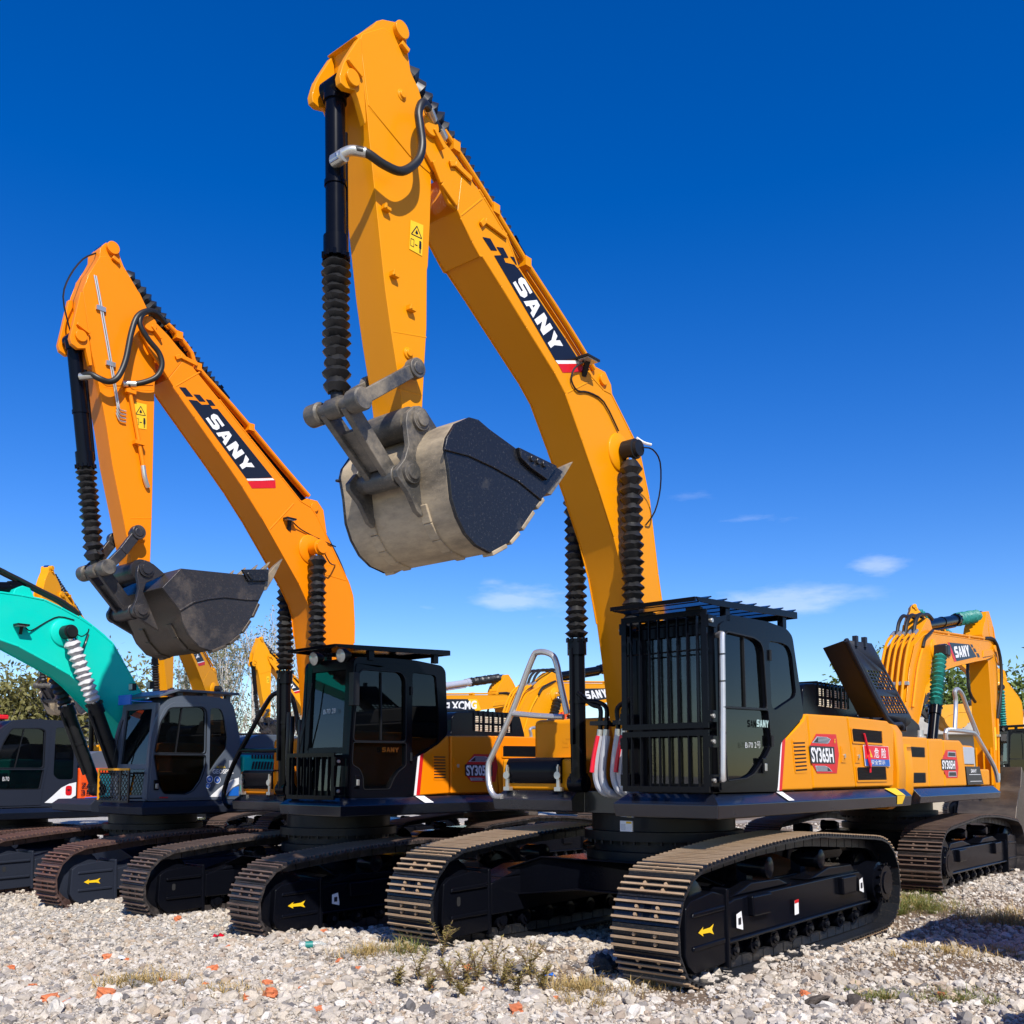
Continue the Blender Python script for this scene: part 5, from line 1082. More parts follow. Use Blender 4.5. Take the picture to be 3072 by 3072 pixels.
# ------------------------------------------------------------------ right-facing excavators
D5 = dict(top=[(-.15, 1.9), (-.1, 2.3), (.38, 2.98), (.62, 3.6), (.93, 4.02), (1.44, 4.25), (1.79, 4.34), (2.33, 4.37), (3.72, 4.46), (5.0, 4.54), (5.8, 4.60), (6.1, 4.62), (6.30, 4.60), (6.38, 4.48)],
          low=[(.3, 1.7), (.5, 1.9), (.83, 2.45), (1.15, 2.85), (1.5, 3.32), (1.8, 3.5), (2.42, 3.68), (3.39, 3.86), (4.7, 4.06), (5.56, 4.18), (6.05, 4.28), (6.30, 4.36)],
          arm=[(5.55, 4.72), (5.65, 4.9), (5.85, 5.08), (5.95, 5.27), (6.14, 5.30), (6.36, 5.1), (6.55, 4.85), (6.66, 4.44), (6.62, 3.85), (6.56, 2.6), (6.42, 1.45), (6.3, 1.3), (6.12, 1.35), (6.02, 2.57), (5.95, 3.86), (5.9, 4.16), (5.6, 4.3)])
def right_excavator(loc, yaw, P, label, group=None, bell=RUB, brand='SANY', full=True, cyl=BLK, scale=1., boom=True, tail_text=None):
    root = empty('excavator', loc, math.atan2(-math.cos(R(yaw)), -math.sin(R(yaw)))); root.scale = (scale,) * 3
    tag(root, label, 'excavator', group)
    undercarriage(root, 1.55, .6, 1., 1.02, (SHOE2, TIP2), True, z0=0, arrows=False); swing_ring(root, .84, 1.32, .7)
    bh, ah = .24, .2
    m = MB(); m.prism(D5['top'] + D5['low'][::-1], -bh, bh)
    for s in (1, -1):
        m.rev((2.0, s * (bh - .01), 4.05), (2.0, s * (bh + .05), 4.05), [(0, .2), (.5, .19), (1, .1)], 28)
        for L_ in (D5['top'][2:], D5['low'][2:]):
            for a, b in zip(L_, L_[1:]): m.bar((a[0], s * (bh - .003), a[1]), (b[0], s * (bh - .003), b[1]), .025, .02, (0, 1, 0))
        m.prism([(5.3, 4.20), (5.35, 4.35), (6.1, 4.45), (6.28, 4.55), (6.3, 4.4), (6.05, 4.3)], s * (bh - .01), s * (bh + .02)); m.cyl((6.2, s * bh, 4.47), (6.2, s * (bh + .05), 4.47), .08, n=20)
    m.prism([(1.35, 4.2), (1.85, 4.56), (2.0, 4.65), (2.14, 4.62), (2.22, 4.52), (2.40, 4.3)], -.16, .16)
    bm_ = m.build('boom', [P], root, .012)
    m = MB()
    for k in range(5):
        y = -bh + .06 + k * .1; m.tube([(.30, y, 2.98), (.54, y, 3.62), (.84, y, 4.08), (1.2, y, 4.28)], .026, 8, smooth=3); m.cyl((1.1, y, 4.24), (1.28, y, 4.33), .034, n=8, mi=1)
    m.tube([(.62, -bh - .03, 2.9), (.95, -bh - .03, 3.6), (1.25, -bh - .03, 3.98)], .024, 8); m.tube([(2.0, -bh + .02, 4.40), (3.7, -bh + .02, 4.51), (5.6, -bh + .02, 4.64)], .024, 8); m.tube([(2.0, -bh + .1, 4.40), (3.7, -bh + .1, 4.51), (5.6, -bh + .1, 4.64)], .024, 8)
    for x, z_ in ((3.0, 4.44), (4.4, 4.53), (5.5, 4.62)): m.box(x - .05, x + .05, -bh, -bh + .16, z_ - .02, z_ + .06)
    m.box(.42, .52, -bh - .02, bh, 3.28, 3.34, 1)
    m.build('boom_pipe', [P, ZINC], bm_)
    m = MB()
    for k in range(3): y = -.15 + k * .15; m.tube([(1.2, y, 4.28), (1.32, y, 4.5), (1.55, y, 4.66), (1.8, y, 4.68), (2.05, y, 4.72), (2.3, y, 4.66)], .034, 8)
    m.tube([(1.3, -bh - .03, 4.02), (1.45, -bh - .03, 4.2), (1.8, -bh - .02, 4.34), (2.05, -bh + .02, 4.41)], .03, 8)
    m.tube([(5.6, -bh + .02, 4.64), (6.15, -bh - .04, 4.66), (6.5, -bh - .06, 4.3), (6.5, -bh - .06, 3.7), (6.4, -ah - .05, 3.2), (6.36, -ah - .02, 2.95)], .034, 8); m.tube([(5.6, -bh + .1, 4.64), (6.3, -bh - .02, 4.62), (6.68, -bh - .02, 4.2), (6.7, -bh, 3.6), (6.66, -ah, 3.1)], .03, 8); m.tube([(5.5, .1, 4.2), (5.42, .1, 3.9), (5.5, .1, 3.5), (5.9, .1, 3.3)], .034, 8)
    m.build('boom_hose', [HOSE], bm_)
    d = MB(); y = -bh - .004
    if brand == 'SANY':
        d.sheet([(2.99, 4.28), (4.35, 4.38), (4.85, 4.17), (3.42, 3.95)], y); d.sheet([(2.88, 4.275), (2.98, 4.28), (3.41, 3.95), (3.26, 3.93)], y, mi=2)
        for f in ([(4.43, 4.39), (4.57, 4.40), (4.65, 4.345), (4.52, 4.335)], [(4.60, 4.325), (4.77, 4.335), (4.87, 4.27), (4.71, 4.255)], [(4.83, 4.245), (5.0, 4.255), (5.11, 4.185), (4.94, 4.165)]): d.sheet(f, y)
        put_block(d, 'SANY', (3.38, y - .003, 4.015), (1.0, 0, .125), (-.14, 0, .21), 1)
    elif brand == 'XCMG':
        d.sheet([(2.9, 4.30), (4.4, 4.385), (4.62, 4.0), (3.15, 3.86), (2.88, 4.05)], y); d.sheet([(4.12, 4.37), (4.55, 4.39), (4.75, 4.04), (4.5, 4.0)], y - .001, mi=3)
        put_text(d, 'XCMG', (3.38, y - .003, 3.98), (1.15, 0, .10), (0, 0, .27), 1, .035)
        d.sheet([(2.98, 4.20), (3.30, 4.22), (3.30, 3.92), (3.02, 3.90)], y - .002, mi=1); d.sheet([(3.04, 4.14), (3.26, 4.155), (3.19, 3.96), (3.12, 3.955)], y - .004); d.sheet([(3.09, 4.08), (3.22, 4.09), (3.16, 3.99)], y - .006, mi=1)
    if d.v: d.build('logo_decal', [BVIN, WHT, RED, YEL], bm_)
    m = MB(); m.prism(D5['arm'], -ah, ah)
    for s in (1, -1): m.prism([(5.98, 5.2), (6.12, 5.2), (6.3, 5.0), (6.42, 4.6), (6.4, 4.2), (6.1, 4.7)], s * (ah - .005), s * (ah + .008)); m.prism([(6.4, 5.0), (6.66, 4.5), (6.9, 4.35), (6.92, 4.2), (6.8, 4.15), (6.6, 4.2)], s * (ah - .03), s * (ah + .015))
    for k in range(3): m.box(5.96 + .0 * k, 6.5, -ah + .04 + k * .15, -ah + .06 + k * .15, 1.5, 2.3)
    arm = m.build('arm', [P], root, .012)
    m = MB(); m.tube([(6.36, -ah - .02, 2.95), (6.34, -ah - .02, 2.5), (6.28, -ah - .02, 1.75)], .024, 8); m.box(6.3, 6.42, -ah - .06, -ah, 2.55, 2.6, 1); m.cyl((6.28, -ah - .02, 1.75), (6.27, -ah - .02, 1.6), .03, n=8, mi=1); m.build('arm_pipe', [P, ZINC], arm)
    m = MB(); m.sheet([(6.12, 2.75), (6.28, 2.75), (6.28, 2.25), (6.12, 2.25)], -ah - .004); m.build('warning_label', [YEL], arm)
    hyd_cylinder(root, 'arm_cylinder', (2.05, 0, 4.52), (6.02, 0, 5.2), .60, .10, bell, .14, .97, pitch=.09, squash=.1, barrel=cyl)
    for s in (1, -1): hyd_cylinder(root, 'boom_cylinder', (.95, s * (bh + .13), 1.55), (2.0, s * (bh + .13), 4.05), .56, .09, bell, .125, .95, barrel=cyl, squash=.1)
    m = MB(); m.cyl((2.0, -bh - .24, 4.05), (2.0, bh + .24, 4.05), .085, n=20); m.build('cylinder_pin', [BLKM], bm_)
    hyd_cylinder(root, 'bucket_cylinder', (6.82, 0, 4.25), (6.66, 0, 1.9), .5, .08, bell, .11, .95)
    m = MB(); m.prism([(6.3, 1.35), (6.5, 1.45), (6.66, 1.9), (6.9, 1.7), (7.15, 1.3), (7.2, .7), (6.9, .25), (6.4, .05), (5.9, .2), (5.75, .45), (6.05, 1.0)], -.6, .6); m.build('bucket', [BK2], root, .02)
    # upper body; the side towards -Y carries the panels
    platform(root, .5, 1.2, 1.36, -2.9, .42, (1.32, 1.34, 1.43, 1.54), .1)
    m = MB(); m.box(-3.1, -.5, -1.33, 1.33, 1.545, 2.2); m.build('engine_housing', [P], root, .05)
    y = -1.36
    for a, b, has in ((-3.35, -2.2, 'l'), (-2.19, -1.47, ''), (-1.46, -.33, 'b')):
        m = MB(); m.prism([(a, 1.55), (a, 2.25), (b - (.28 if has == 'b' else 0), 2.265), (b - (.12 if has == 'b' else 0), 2.2), (b, 1.55)], y - .005, y + .1); pn = m.build('side_panel', [P], root, .03, seg=3)
        if has == 'l':
            for z0, z1 in ((1.98, 2.12), (1.62, 1.76)):
                d = MB(); d.box(-3.16, -2.36, y - .007, y - .003, z0, z1)
                for k in range(8): d.bar((-3.15, y - .012, z0 + .012 + k * .0165), (-2.37, y - .012, z0 + .012 + k * .0165), .006, .012, (0, 1, 0), 1)
                d.build('air_grille', [DARK, BLKM], pn)
        if has == 'b' and full:
            d = MB(); yy = y - .008
            d.sheet([(-1.62 + .25, 2.10), (-1.12 + .25, 2.11), (-1.01 + .25, 1.84), (-1.08 + .25, 1.68), (-1.62 + .25, 1.68), (-1.8 + .25, 1.82), (-1.83 + .25, 1.95)], yy); d.sheet([(-1.62, 1.96), (-.93, 1.96), (-.92, 1.80), (-1.60, 1.80)], yy - .003, mi=1); put_text(d, 'SY305H', (-1.59, yy - .005, 1.815), (.64, 0, 0), (0, 0, .13), 2, .03)
            for z0 in (2.0, 1.70): d.sheet([(-1.3, z0), (-.88, z0), (-.9, z0 + .08), (-1.28, z0 + .08)], yy - .002, mi=3); d.sheet([(-1.27, z0 + .012), (-.9, z0 + .012), (-.92, z0 + .068), (-1.25, z0 + .068)], yy - .004, mi=1)
            d.build('model_badge', [RED, BVIN, WHT, SIL], pn)
    if full:
        d = MB(); yy = y - .008; put_text(d, '挖掘机械', (-2.12, yy, 1.9), (.48, 0, 0), (0, 0, .12), 0, .0); d.sheet([(-2.05, 1.83), (-1.62, 1.83), (-1.62, 1.86), (-2.05, 1.86)], yy); d.build('side_lettering', [WHT], root) if False else None
    counterweight(root, -2.95, -3.75, 1.4, 1.32, 2.28, P)
    if tail_text:
        d = MB(); put_text(d, tail_text, (-3.76, 1.0, 1.85), (0, -2.0, 0), (0, 0, .2), 0, .03); d.build('tail_lettering', [WHT], root)
    m = MB(); m.box(-.45, .3, -1.33, -.45, 1.545, 2.2); tk = m.build('fuel_tank', [P], root, .05)
    m = MB(); m.box(-.42, .22, -1.345, -1.332, 1.90, 2.17); m.build('tank_plate', [SIL], tk, .004)
    d = MB(); d.prism([(-.28, 1.57), (-.36, 1.86), (.42, 1.86), (.62, 1.57)], -1.366, -1.335)
    if full:
        put_text(d, 'SANY', (-.1, -1.369, 1.76), (.32, 0, 0), (0, 0, .06), 1, .02); d.sheet([(-.2, 1.735), (.45, 1.735), (.45, 1.728), (-.2, 1.728)], -1.369, mi=1); d.sheet([(-.16, 1.62), (.5, 1.62), (.5, 1.627), (-.16, 1.627)], -1.369, mi=1)
    d.build('step_panel', [BVIN, WHT], tk)
    m = MB(); m.box(.3, 1.15, -1.33, -.5, 1.545, 1.82); m.build('tool_box', [P], root, .03)
    m = MB(); m.tube([(-.75, -1.2, 2.28), (-.74, -1.2, 2.42), (-.3, -1.2, 2.44), (.4, -1.2, 2.44), (.85, -1.2, 2.42), (1.05, -1.25, 2.24), (1.5, -1.32, 1.86), (1.62, -1.34, 1.6)], .035, 8); m.tube([(-.28, -1.2, 2.44), (-.16, -1.2, 2.9), (-.2, -1.2, 3.06), (-.05, -1.2, 3.12), (.2, -1.2, 3.05), (.5, -1.2, 2.8), (.95, -1.22, 2.4)], .035, 8); m.build('handrail', [FOIL], root)
    m = MB(); m.rev((-1.1, -.9, 2.2), (-1.1, -.9, 2.42), [(0, .1), (.6, .1), (.62, .07), (1, .07)], 16); m.rev((-2.6, -.5, 2.2), (-2.6, -.5, 2.6), [(0, .08), (1, .08)], 14); m.build('filler_cap', [ZINC], root)
    m = MB(); m.prism(rounded([(-1.0, 2.18), (-1.05, 2.5), (-1.4, 2.6), (-2.7, 2.6), (-2.95, 2.2)], .06), -.9, .9); m.build('engine_hood', [BLKM], root, .04)
    # cab on the far side
    m = MB(); cp = [(1.35, 1.55), (1.35, 2.4), (1.2, 3.1), (.9, 3.2), (-.1, 3.2), (-.3, 2.9), (-.35, 1.55)]
    add_plate(m, rounded(cp, .06), [rounded([(1.25, 2.2), (1.12, 2.95), (.5, 3.0), (.5, 2.2)], .05), rounded([(.4, 3.0), (-.15, 3.0), (-.22, 2.3), (.4, 2.2)], .05)], .45, .05); add_plate(m, rounded(cp, .06), [rounded([(1.25, 2.2), (1.12, 2.95), (.5, 3.0), (.5, 2.2)], .05), rounded([(.4, 3.0), (-.15, 3.0), (-.22, 2.3), (.4, 2.2)], .05)], 1.33, .05)
    m.prism([(1.2, 3.1), (.9, 3.2), (-.1, 3.2), (-.1, 3.12), (.9, 3.12), (1.2, 3.02)], .47, 1.31); m.box(1.3, 1.35, .47, 1.31, 1.55, 2.0); m.box(-.35, -.3, .47, 1.31, 1.55, 2.2); m.box(-.3, 1.3, .47, 1.31, 1.56, 1.6)
    cb = weld(m.build('cab', [BLK], root, .01))
    m = MB(); m.box(-.25, 1.2, .445, .452, 2.2, 3.02); m.build('window', [GL], cb); m = MB(); m.box(-.25, 1.2, 1.328, 1.335, 2.2, 3.02); m.build('window', [GL], cb); m = MB(); m.add([(1.34, .48, 2.0), (1.34, 1.30, 2.0), (1.2, 1.30, 3.04), (1.2, .48, 3.04)], [(0, 1, 2, 3)]); m.build('windscreen', [GL], cb)
    m = MB(); m.box(.1, .6, .65, 1.15, 1.6, 2.0); m.box(.0, .15, .68, 1.12, 1.9, 2.6); m.build('seat', [SEAT], cb, .04)
    return root
M5 = right_excavator((6.38, 16.8, -.1), 220, Y1, 'amber excavator facing right behind the nearest one, with green pleated boots and silver wrapped handrail', 'yellow excavators parked behind', GRN)
bm5 = [o for o in kids(M5) if o.name.startswith('boom')][0]
m = MB(); m.box(1.88, 2.12, -.52, -.24, 3.9, 4.12); m.build('pin_wrap', [RUB], bm5, .04); m = MB(); m.box(2.15, 2.95, -.27, -.245, 4.0, 4.1); m.build('tape_strip', [PURP], bm5)

right_excavator((-3.37, 22.06, -.0), 220, Y3, 'yellow excavator with grey arm cylinder and black white lettered boom plate above the second deck', 'yellow excavators parked behind', RUB, 'XCMG', False, SIL, .8)
right_excavator((-.3, 18.9, 0), 220, Y3, 'yellow excavator with black pleated boom cylinder behind the silver wrapped handrail', 'yellow excavators parked behind', RUB, 'SANY', False, BLK, .8)
right_excavator((1.55, 35.0, -.1), 188, ORG, 'vermilion excavator glimpsed between black boom cylinder and yellow boom behind', 'yellow excavators parked behind'.replace('yellow ', ''), RUB, '', False, BLK, tail_text='HITACHI')

# ------------------------------------------------------------------ far left-facing excavators
UL = dict(half=1.425, w=.54, sx=.9, sz=.88, mats=(SHOE2, TIP2), ring=.66, arrows=False)
def far_left(loc, yaw, P, label, bell=RUB, bm=(BK2, BK2S), rail=BLK, sc=1.):
    c = dict(C2, paint=P, bell=bell, bmats=list(bm), railmat=rail, pinmat=BLKM)
    r_, _ = left_excavator(D2, c, loc, yaw, label, 'yellow excavators parked behind', True, UL); finish_left2(r_, True); r_.scale = (sc,) * 3
    return r_
far_left((-8.7, 44.5, 0), 40, Y3, 'distant yellow excavator whose upright arm stands between bare trees and the second cab', RUB, (BK1S, BK1S))
far_left((-13.1, 32.3, .35), 14, Y3, 'yellow excavator behind the teal boom, with muddy brown slatted bucket', RUB, (WOODM, BK2S))
far_left((-7.15, 23.9, 0), 12, Y3, 'yellow excavator seen nearly head on behind the grey cab roof', RUB, sc=.8)
far_left((17.3, 33.5, 0), 95, Y3, 'yellow excavator with yellow bucket and green boots at the right edge', GRN, (BUCKY, BUCKY), FOIL)
CLOUDS = [(0.363, 0.197, 0.032, 0.012, 1.0), (0.01, 0.177, 0.059, 0.02, 0.9), (0.273, 0.169, 0.081, 0.015, 1.0), (0.451, 0.193, 0.059, 0.009, 0.35), (-0.09, 0.167, 0.016, 0.004, 0.5), (0.245, 0.249, 0.065, 0.005, 0.45), (0.182, 0.276, 0.032, 0.01, 0.3), (-0.02, 0.193, 0.032, 0.005, 0.5), (0.232, 0.164, 0.054, 0.008, 0.7)]
# ------------------------------------------------------------------ ground
def sst(x, a, b): t = np.clip((x - a) / (b - a), 0, 1); return t * t * (3 - 2 * t)
_w = [(RNG.uniform(.25, 1.6), RNG.uniform(0, math.tau), RNG.uniform(0, math.tau), RNG.uniform(.4, 1.)) for _ in range(22)]
def gz(x, y):
    x = np.asarray(x, float); y = np.asarray(y, float)
    z = -.015 - .095 * sst(y - .25 * x, 8.2, 11.5)
    z += .05 * sst(x, 3.2, 5.5) * sst(y, 10., 12.5)
    n = sum(a * np.sin(k * (x * math.cos(p) + y * math.sin(p)) * 2.2 + q) / (k + .4) for k, p, q, a in _w) * .012
    n += .012 * np.sin(x * 5.1 + 2 * np.sin(y * 3.3)) * np.sin(y * 4.7 + 1.7 * np.sin(x * 2.9))
    for bx, by, bh, br in ((-1.9, 10.2, .10, .8), (.4, 9.1, .12, .6), (-3.6, 11.6, .09, .8), (-5.2, 13.2, .12, 1.), (-.9, 9.1, .05, .5), (3.9, 9.3, .05, .7)):
        n = n + bh * np.exp(-((x - bx) ** 2 + (y - by) ** 2) / br ** 2)
    return z + n
def axis(stops):
    out = [stops[0][0]]
    for (a, st), (b, _) in zip(stops, stops[1:]):
        k = max(1, int(round((b - a) / st))); out += [a + (b - a) * (i + 1) / k for i in range(k)]
    return np.array(out)
gx = axis([(-600, 120), (-120, 20), (-20, 2), (-8, .1), (8, .1), (20, 2), (120, 20), (600, 120)][:-1] + [(600, 1)])
gy = axis([(-30, 6), (0, 1), (4, .08), (16, .4), (30, 3), (90, 30), (900, 1)])
X, Y = np.meshgrid(gx, gy, indexing='ij'); Zg = gz(X, Y); nx, ny = X.shape
vs = np.stack([X, Y, Zg], -1).reshape(-1, 3); ii = np.arange(nx * ny).reshape(nx, ny)
fs = np.stack([ii[:-1, :-1], ii[1:, :-1], ii[1:, 1:], ii[:-1, 1:]], -1).reshape(-1, 4)
def np_mesh(name, vs, fs, mat, parent=None, smooth=True, cols=None):
    me = bpy.data.meshes.new(name); me.vertices.add(len(vs)); me.vertices.foreach_set('co', np.asarray(vs, np.float32).ravel())
    k = fs.shape[1]; me.loops.add(fs.size); me.loops.foreach_set('vertex_index', fs.ravel().astype(np.int32)); me.polygons.add(len(fs))
    me.polygons.foreach_set('loop_start', np.arange(0, fs.size, k, dtype=np.int32))
    me.polygons.foreach_set('use_smooth', np.full(len(fs), smooth))
    if cols is not None:
        at = me.attributes.new('tone', 'FLOAT_COLOR', 'POINT'); at.data.foreach_set('color', np.concatenate([cols, np.ones((len(cols), 1))], 1).astype(np.float32).ravel())
    me.update(calc_edges=True); me.materials.append(mat)
    o = bpy.data.objects.new(name, me); COL.objects.link(o); o.parent = parent
    return o
m, nt, bs, N, L = new_mat('gravel_ground')
tc = N.new('ShaderNodeTexCoord')
v = N.new('ShaderNodeTexVoronoi'); v.inputs['Scale'].default_value = 34; L.new(tc.outputs['Object'], v.inputs['Vector'])
cr = ramp(nt, v.outputs['Color'], [(.1, (.20, .18, .155)), (.45, (.40, .365, .32)), (.8, (.54, .50, .44)), (1., (.30, .20, .15))])
n1 = noise(nt, .55, 6, .65, vec=tc.outputs['Object']); n2 = noise(nt, 60, 4, .7, vec=tc.outputs['Object'])
earth = mixrgb(nt, n2.outputs[0], (.10, .065, .04), (.24, .17, .11))
sx = N.new('ShaderNodeSeparateXYZ'); L.new(tc.outputs['Object'], sx.inputs[0])
mr = N.new('ShaderNodeMapRange'); L.new(sx.outputs[0], mr.inputs[0]); mr.inputs[1].default_value = .8; mr.inputs[2].default_value = 4.; mr.inputs[3].default_value = -.14; mr.inputs[4].default_value = .10
ad = N.new('ShaderNodeMath'); ad.operation = 'ADD'; L.new(n1.outputs[0], ad.inputs[0]); L.new(mr.outputs[0], ad.inputs[1])
rm = ramp(nt, ad.outputs[0], [(.46, 0.), (.60, 1.)])
ga = N.new('ShaderNodeAttribute'); ga.attribute_name = 'tone'; gs = N.new('ShaderNodeSeparateColor'); L.new(ga.outputs['Color'], gs.inputs[0]); gm = N.new('ShaderNodeMath'); gm.operation = 'MAXIMUM'; L.new(rm.outputs[0], gm.inputs[0]); L.new(ramp(nt, gs.outputs[0], [(.12, 0.), (.4, 1.)]).outputs[0], gm.inputs[1])
L.new(mixrgb(nt, gm.outputs[0], cr.outputs[0], earth), bs.inputs['Base Color']); sval(bs, 'Roughness', .95)
bump(nt, bs, v.outputs['Distance'], .7, .03)
GROUND_M = m

# gravel: angular stones, one mesh of stuff
m, nt, bs, N, L = new_mat('gravel_stones')
at = N.new('ShaderNodeAttribute'); at.attribute_name = 'tone'
n2 = noise(nt, 90, 4, .75); L.new(mixrgb(nt, ramp(nt, n2.outputs[0], [(.45, 0.), (.75, .55)]).outputs[0], at.outputs['Color'], (.16, .14, .12)), bs.inputs['Base Color']); sval(bs, 'Roughness', .9); bump(nt, bs, n2.outputs[0], .5, .004)
GRAV = m
def ico(sub):
    bm = bmesh.new(); bmesh.ops.create_icosphere(bm, subdivisions=sub, radius=1.)
    v = np.array([q.co[:] for q in bm.verts]); f = np.array([[x.index for x in p.verts] for p in bm.faces]); bm.free(); return v, f
TONES = np.array([(.64, .56, .46), (.56, .48, .38), (.68, .62, .54), (.46, .40, .33), (.30, .27, .245), (.17, .155, .15), (.52, .40, .28), (.42, .33, .25), (.60, .53, .45)])
TW = np.array([.24, .2, .16, .11, .07, .04, .06, .06, .06])
def stones(n, px, py, size, sub, name, tones=TONES, tw=TW, sink=.3, flat=(.5, .95), smooth=False):
    bv, bf = ico(sub); k = len(bv)
    rs = RNG.normal(0, 1, (n, 3, 3)); Q, _ = np.linalg.qr(rs)
    d = 1 + RNG.uniform(-.32, .32, (n, k))
    sc = np.stack([RNG.uniform(.75, 1.3, n), RNG.uniform(.6, 1., n), RNG.uniform(flat[0], flat[1], n)], 1)
    v = bv[None] * d[..., None] * sc[:, None, :]; v = np.einsum('nij,nkj->nki', Q, v) * size[:, None, None]
    v[..., 2] *= .8
    v[..., 0] += px[:, None]; v[..., 1] += py[:, None]; v[..., 2] += (gz(px, py) + size * sink)[:, None]
    f = (bf[None] + (np.arange(n) * k)[:, None, None]).reshape(-1, 3)
    c = .86 * tones[RNG.choice(len(tones), n, p=tw / tw.sum())] * RNG.uniform(.8, 1.12, (n, 1)); c = np.repeat(c, k, 0)
    return v.reshape(-1, 3), f, c
def earth_mask(x, y):   # where trodden earth shows instead of stones
    q = np.zeros_like(x)
    for cx, cy, rx, ry, w in ((2.2, 8.6, .8, .35, .5), (3.6, 8.6, 1.1, .5, .65), (4.9, 12.4, 1.1, .9, .8), (5.6, 11.4, 1.0, .5, .6), (-.35, 8.3, .8, .4, .75), (.55, 8.1, .4, .5, .6), (1.35, 7.6, .5, .4, .7), (2.7, 7.4, .6, .3, .6), (-1.3, 9.2, .5, .3, .5), (.3, 8.9, .5, .2, .5), (3.4, 7.6, .6, .3, .5)):
        q = np.maximum(q, w * np.exp(-((x - cx) / rx) ** 2 - ((y - cy) / ry) ** 2))
    return q
em = earth_mask(vs[:, 0], vs[:, 1]); tag(np_mesh('ground', vs, fs, GROUND_M, cols=np.stack([em, em, em], 1)), kind='structure')
def scatter(n, y0, y1, pad=.6):
    y = np.sqrt(RNG.uniform(y0 * y0, y1 * y1, n)); x = RNG.uniform(-1, 1, n) * (y * .53 + pad)
    keep = RNG.uniform(0, 1, n) > earth_mask(x, y) * 1.1
    return x[keep], y[keep]
V_, F_, C_ = [], [], []; off = 0
for n, y0, y1, lo, hi, sub, sk in ((62000, 6.2, 10.2, .007, .017, 1, .3), (9000, 6.2, 10.5, .016, .034, 2, .35), (1500, 6.2, 11, .034, .055, 2, .3), (420, 6.2, 8.6, .045, .075, 2, .25), (38000, 10., 16.5, .012, .026, 1, .3), (4000, 10, 16.5, .026, .05, 2, .3), (9000, 16., 34., .03, .06, 1, .2)):
    x, y = scatter(n, y0, y1); s = lo + (hi - lo) * RNG.uniform(0, 1, len(x)) ** 1.6
    v, f, c = stones(len(x), x, y, s, sub, '', sink=sk); V_.append(v); F_.append(f + off); C_.append(c); off += len(v)
tag(np_mesh('gravel', np.concatenate(V_), np.concatenate(F_), GRAV, smooth=False, cols=np.concatenate(C_)), kind='stuff')

# brick fragments: each its own thing
m, nt, bs, N, L = new_mat('brick_red'); n1 = noise(nt, 22, 5, .7); L.new(ramp(nt, n1.outputs[0], [(.3, (.42, .10, .035)), (.6, (.58, .18, .07)), (.85, (.50, .30, .2))]).outputs[0], bs.inputs['Base Color']); sval(bs, 'Roughness', .92); bump(nt, bs, n1.outputs[0], .6, .008)
BRK = m
BR = [(-3.81, 9.48, .05), (-3.39, 7.4, .055), (-2.97, 7.37, .06), (-3.67, 9.77, .03), (-1.91, 7.32, .05), (-2.86, 8.15, .03), (-1.9, 7.82, .035), (-2.38, 7.85, .03), (-1.36, 7.08, .03), (-2.9, 10.95, .06), (-2.7, 10.9, .04), (-4.4, 8.83, .04), (-1.96, 10.41, .04), (-2.81, 9.93, .03), (-3.83, 11.47, .045), (-3.58, 9.34, .03), (-1.54, 8.95, .03), (-.6, 7.85, .025), (.31, 7.49, .03), (-.38, 8.48, .035), (.03, 7.08, .055), (-.21, 7.67, .03), (2.18, 7.49, .035), (2.56, 11.55, .04), (-2.7, 8.05, .03), (-3.13, 7.08, .04), (-1.6, 7.67, .025), (-1.05, 7.24, .035), (3.17, 7.4, .04), (-3.84, 8.05, .035), (-3.51, 8.48, .03), (-1.78, 7.42, .06), (-2.62, 8.8, .045), (-1.3, 8.55, .03)]
BLAB = {0: 'squarish broken red brick lying on pale gravel at the left', 2: 'rounded orange brick lump in the left foreground gravel', 1: 'flat orange brick piece at the lower left', 4: 'crumbled orange brick beside dry grass', 9: 'long red brick chip below the second excavator track', 31: 'crumbly brick lump beside dry grass, lower left foreground', 20: 'reddish brick wedge at the bottom centre'}
for k, (x, y, s) in enumerate(BR):
    bm = bmesh.new(); bmesh.ops.create_cube(bm, size=2.); bmesh.ops.subdivide_edges(bm, edges=bm.edges, cuts=3, use_grid_fill=True)
    rr = random.Random(k)
    for v in bm.verts: v.co = (v.co.lerp(v.co.normalized() * 1.15, .45)); v.co = Vector((v.co.x * 1.1, v.co.y * .8, v.co.z * .62)) * (s * rr.uniform(.78, 1.12))
    me = bpy.data.meshes.new('brick_fragment'); bm.to_mesh(me); bm.free(); me.materials.append(BRK)
    o = bpy.data.objects.new('brick_fragment', me); COL.objects.link(o); o.location = (x, y, float(gz(x, y)) + s * .45); o.rotation_euler = (rr.uniform(-.4, .4), rr.uniform(-.4, .4), rr.uniform(0, 6))
    tag(o, BLAB.get(k, 'small red brick fragment scattered on the pale gravel'), 'brick', 'red brick fragments on the gravel')

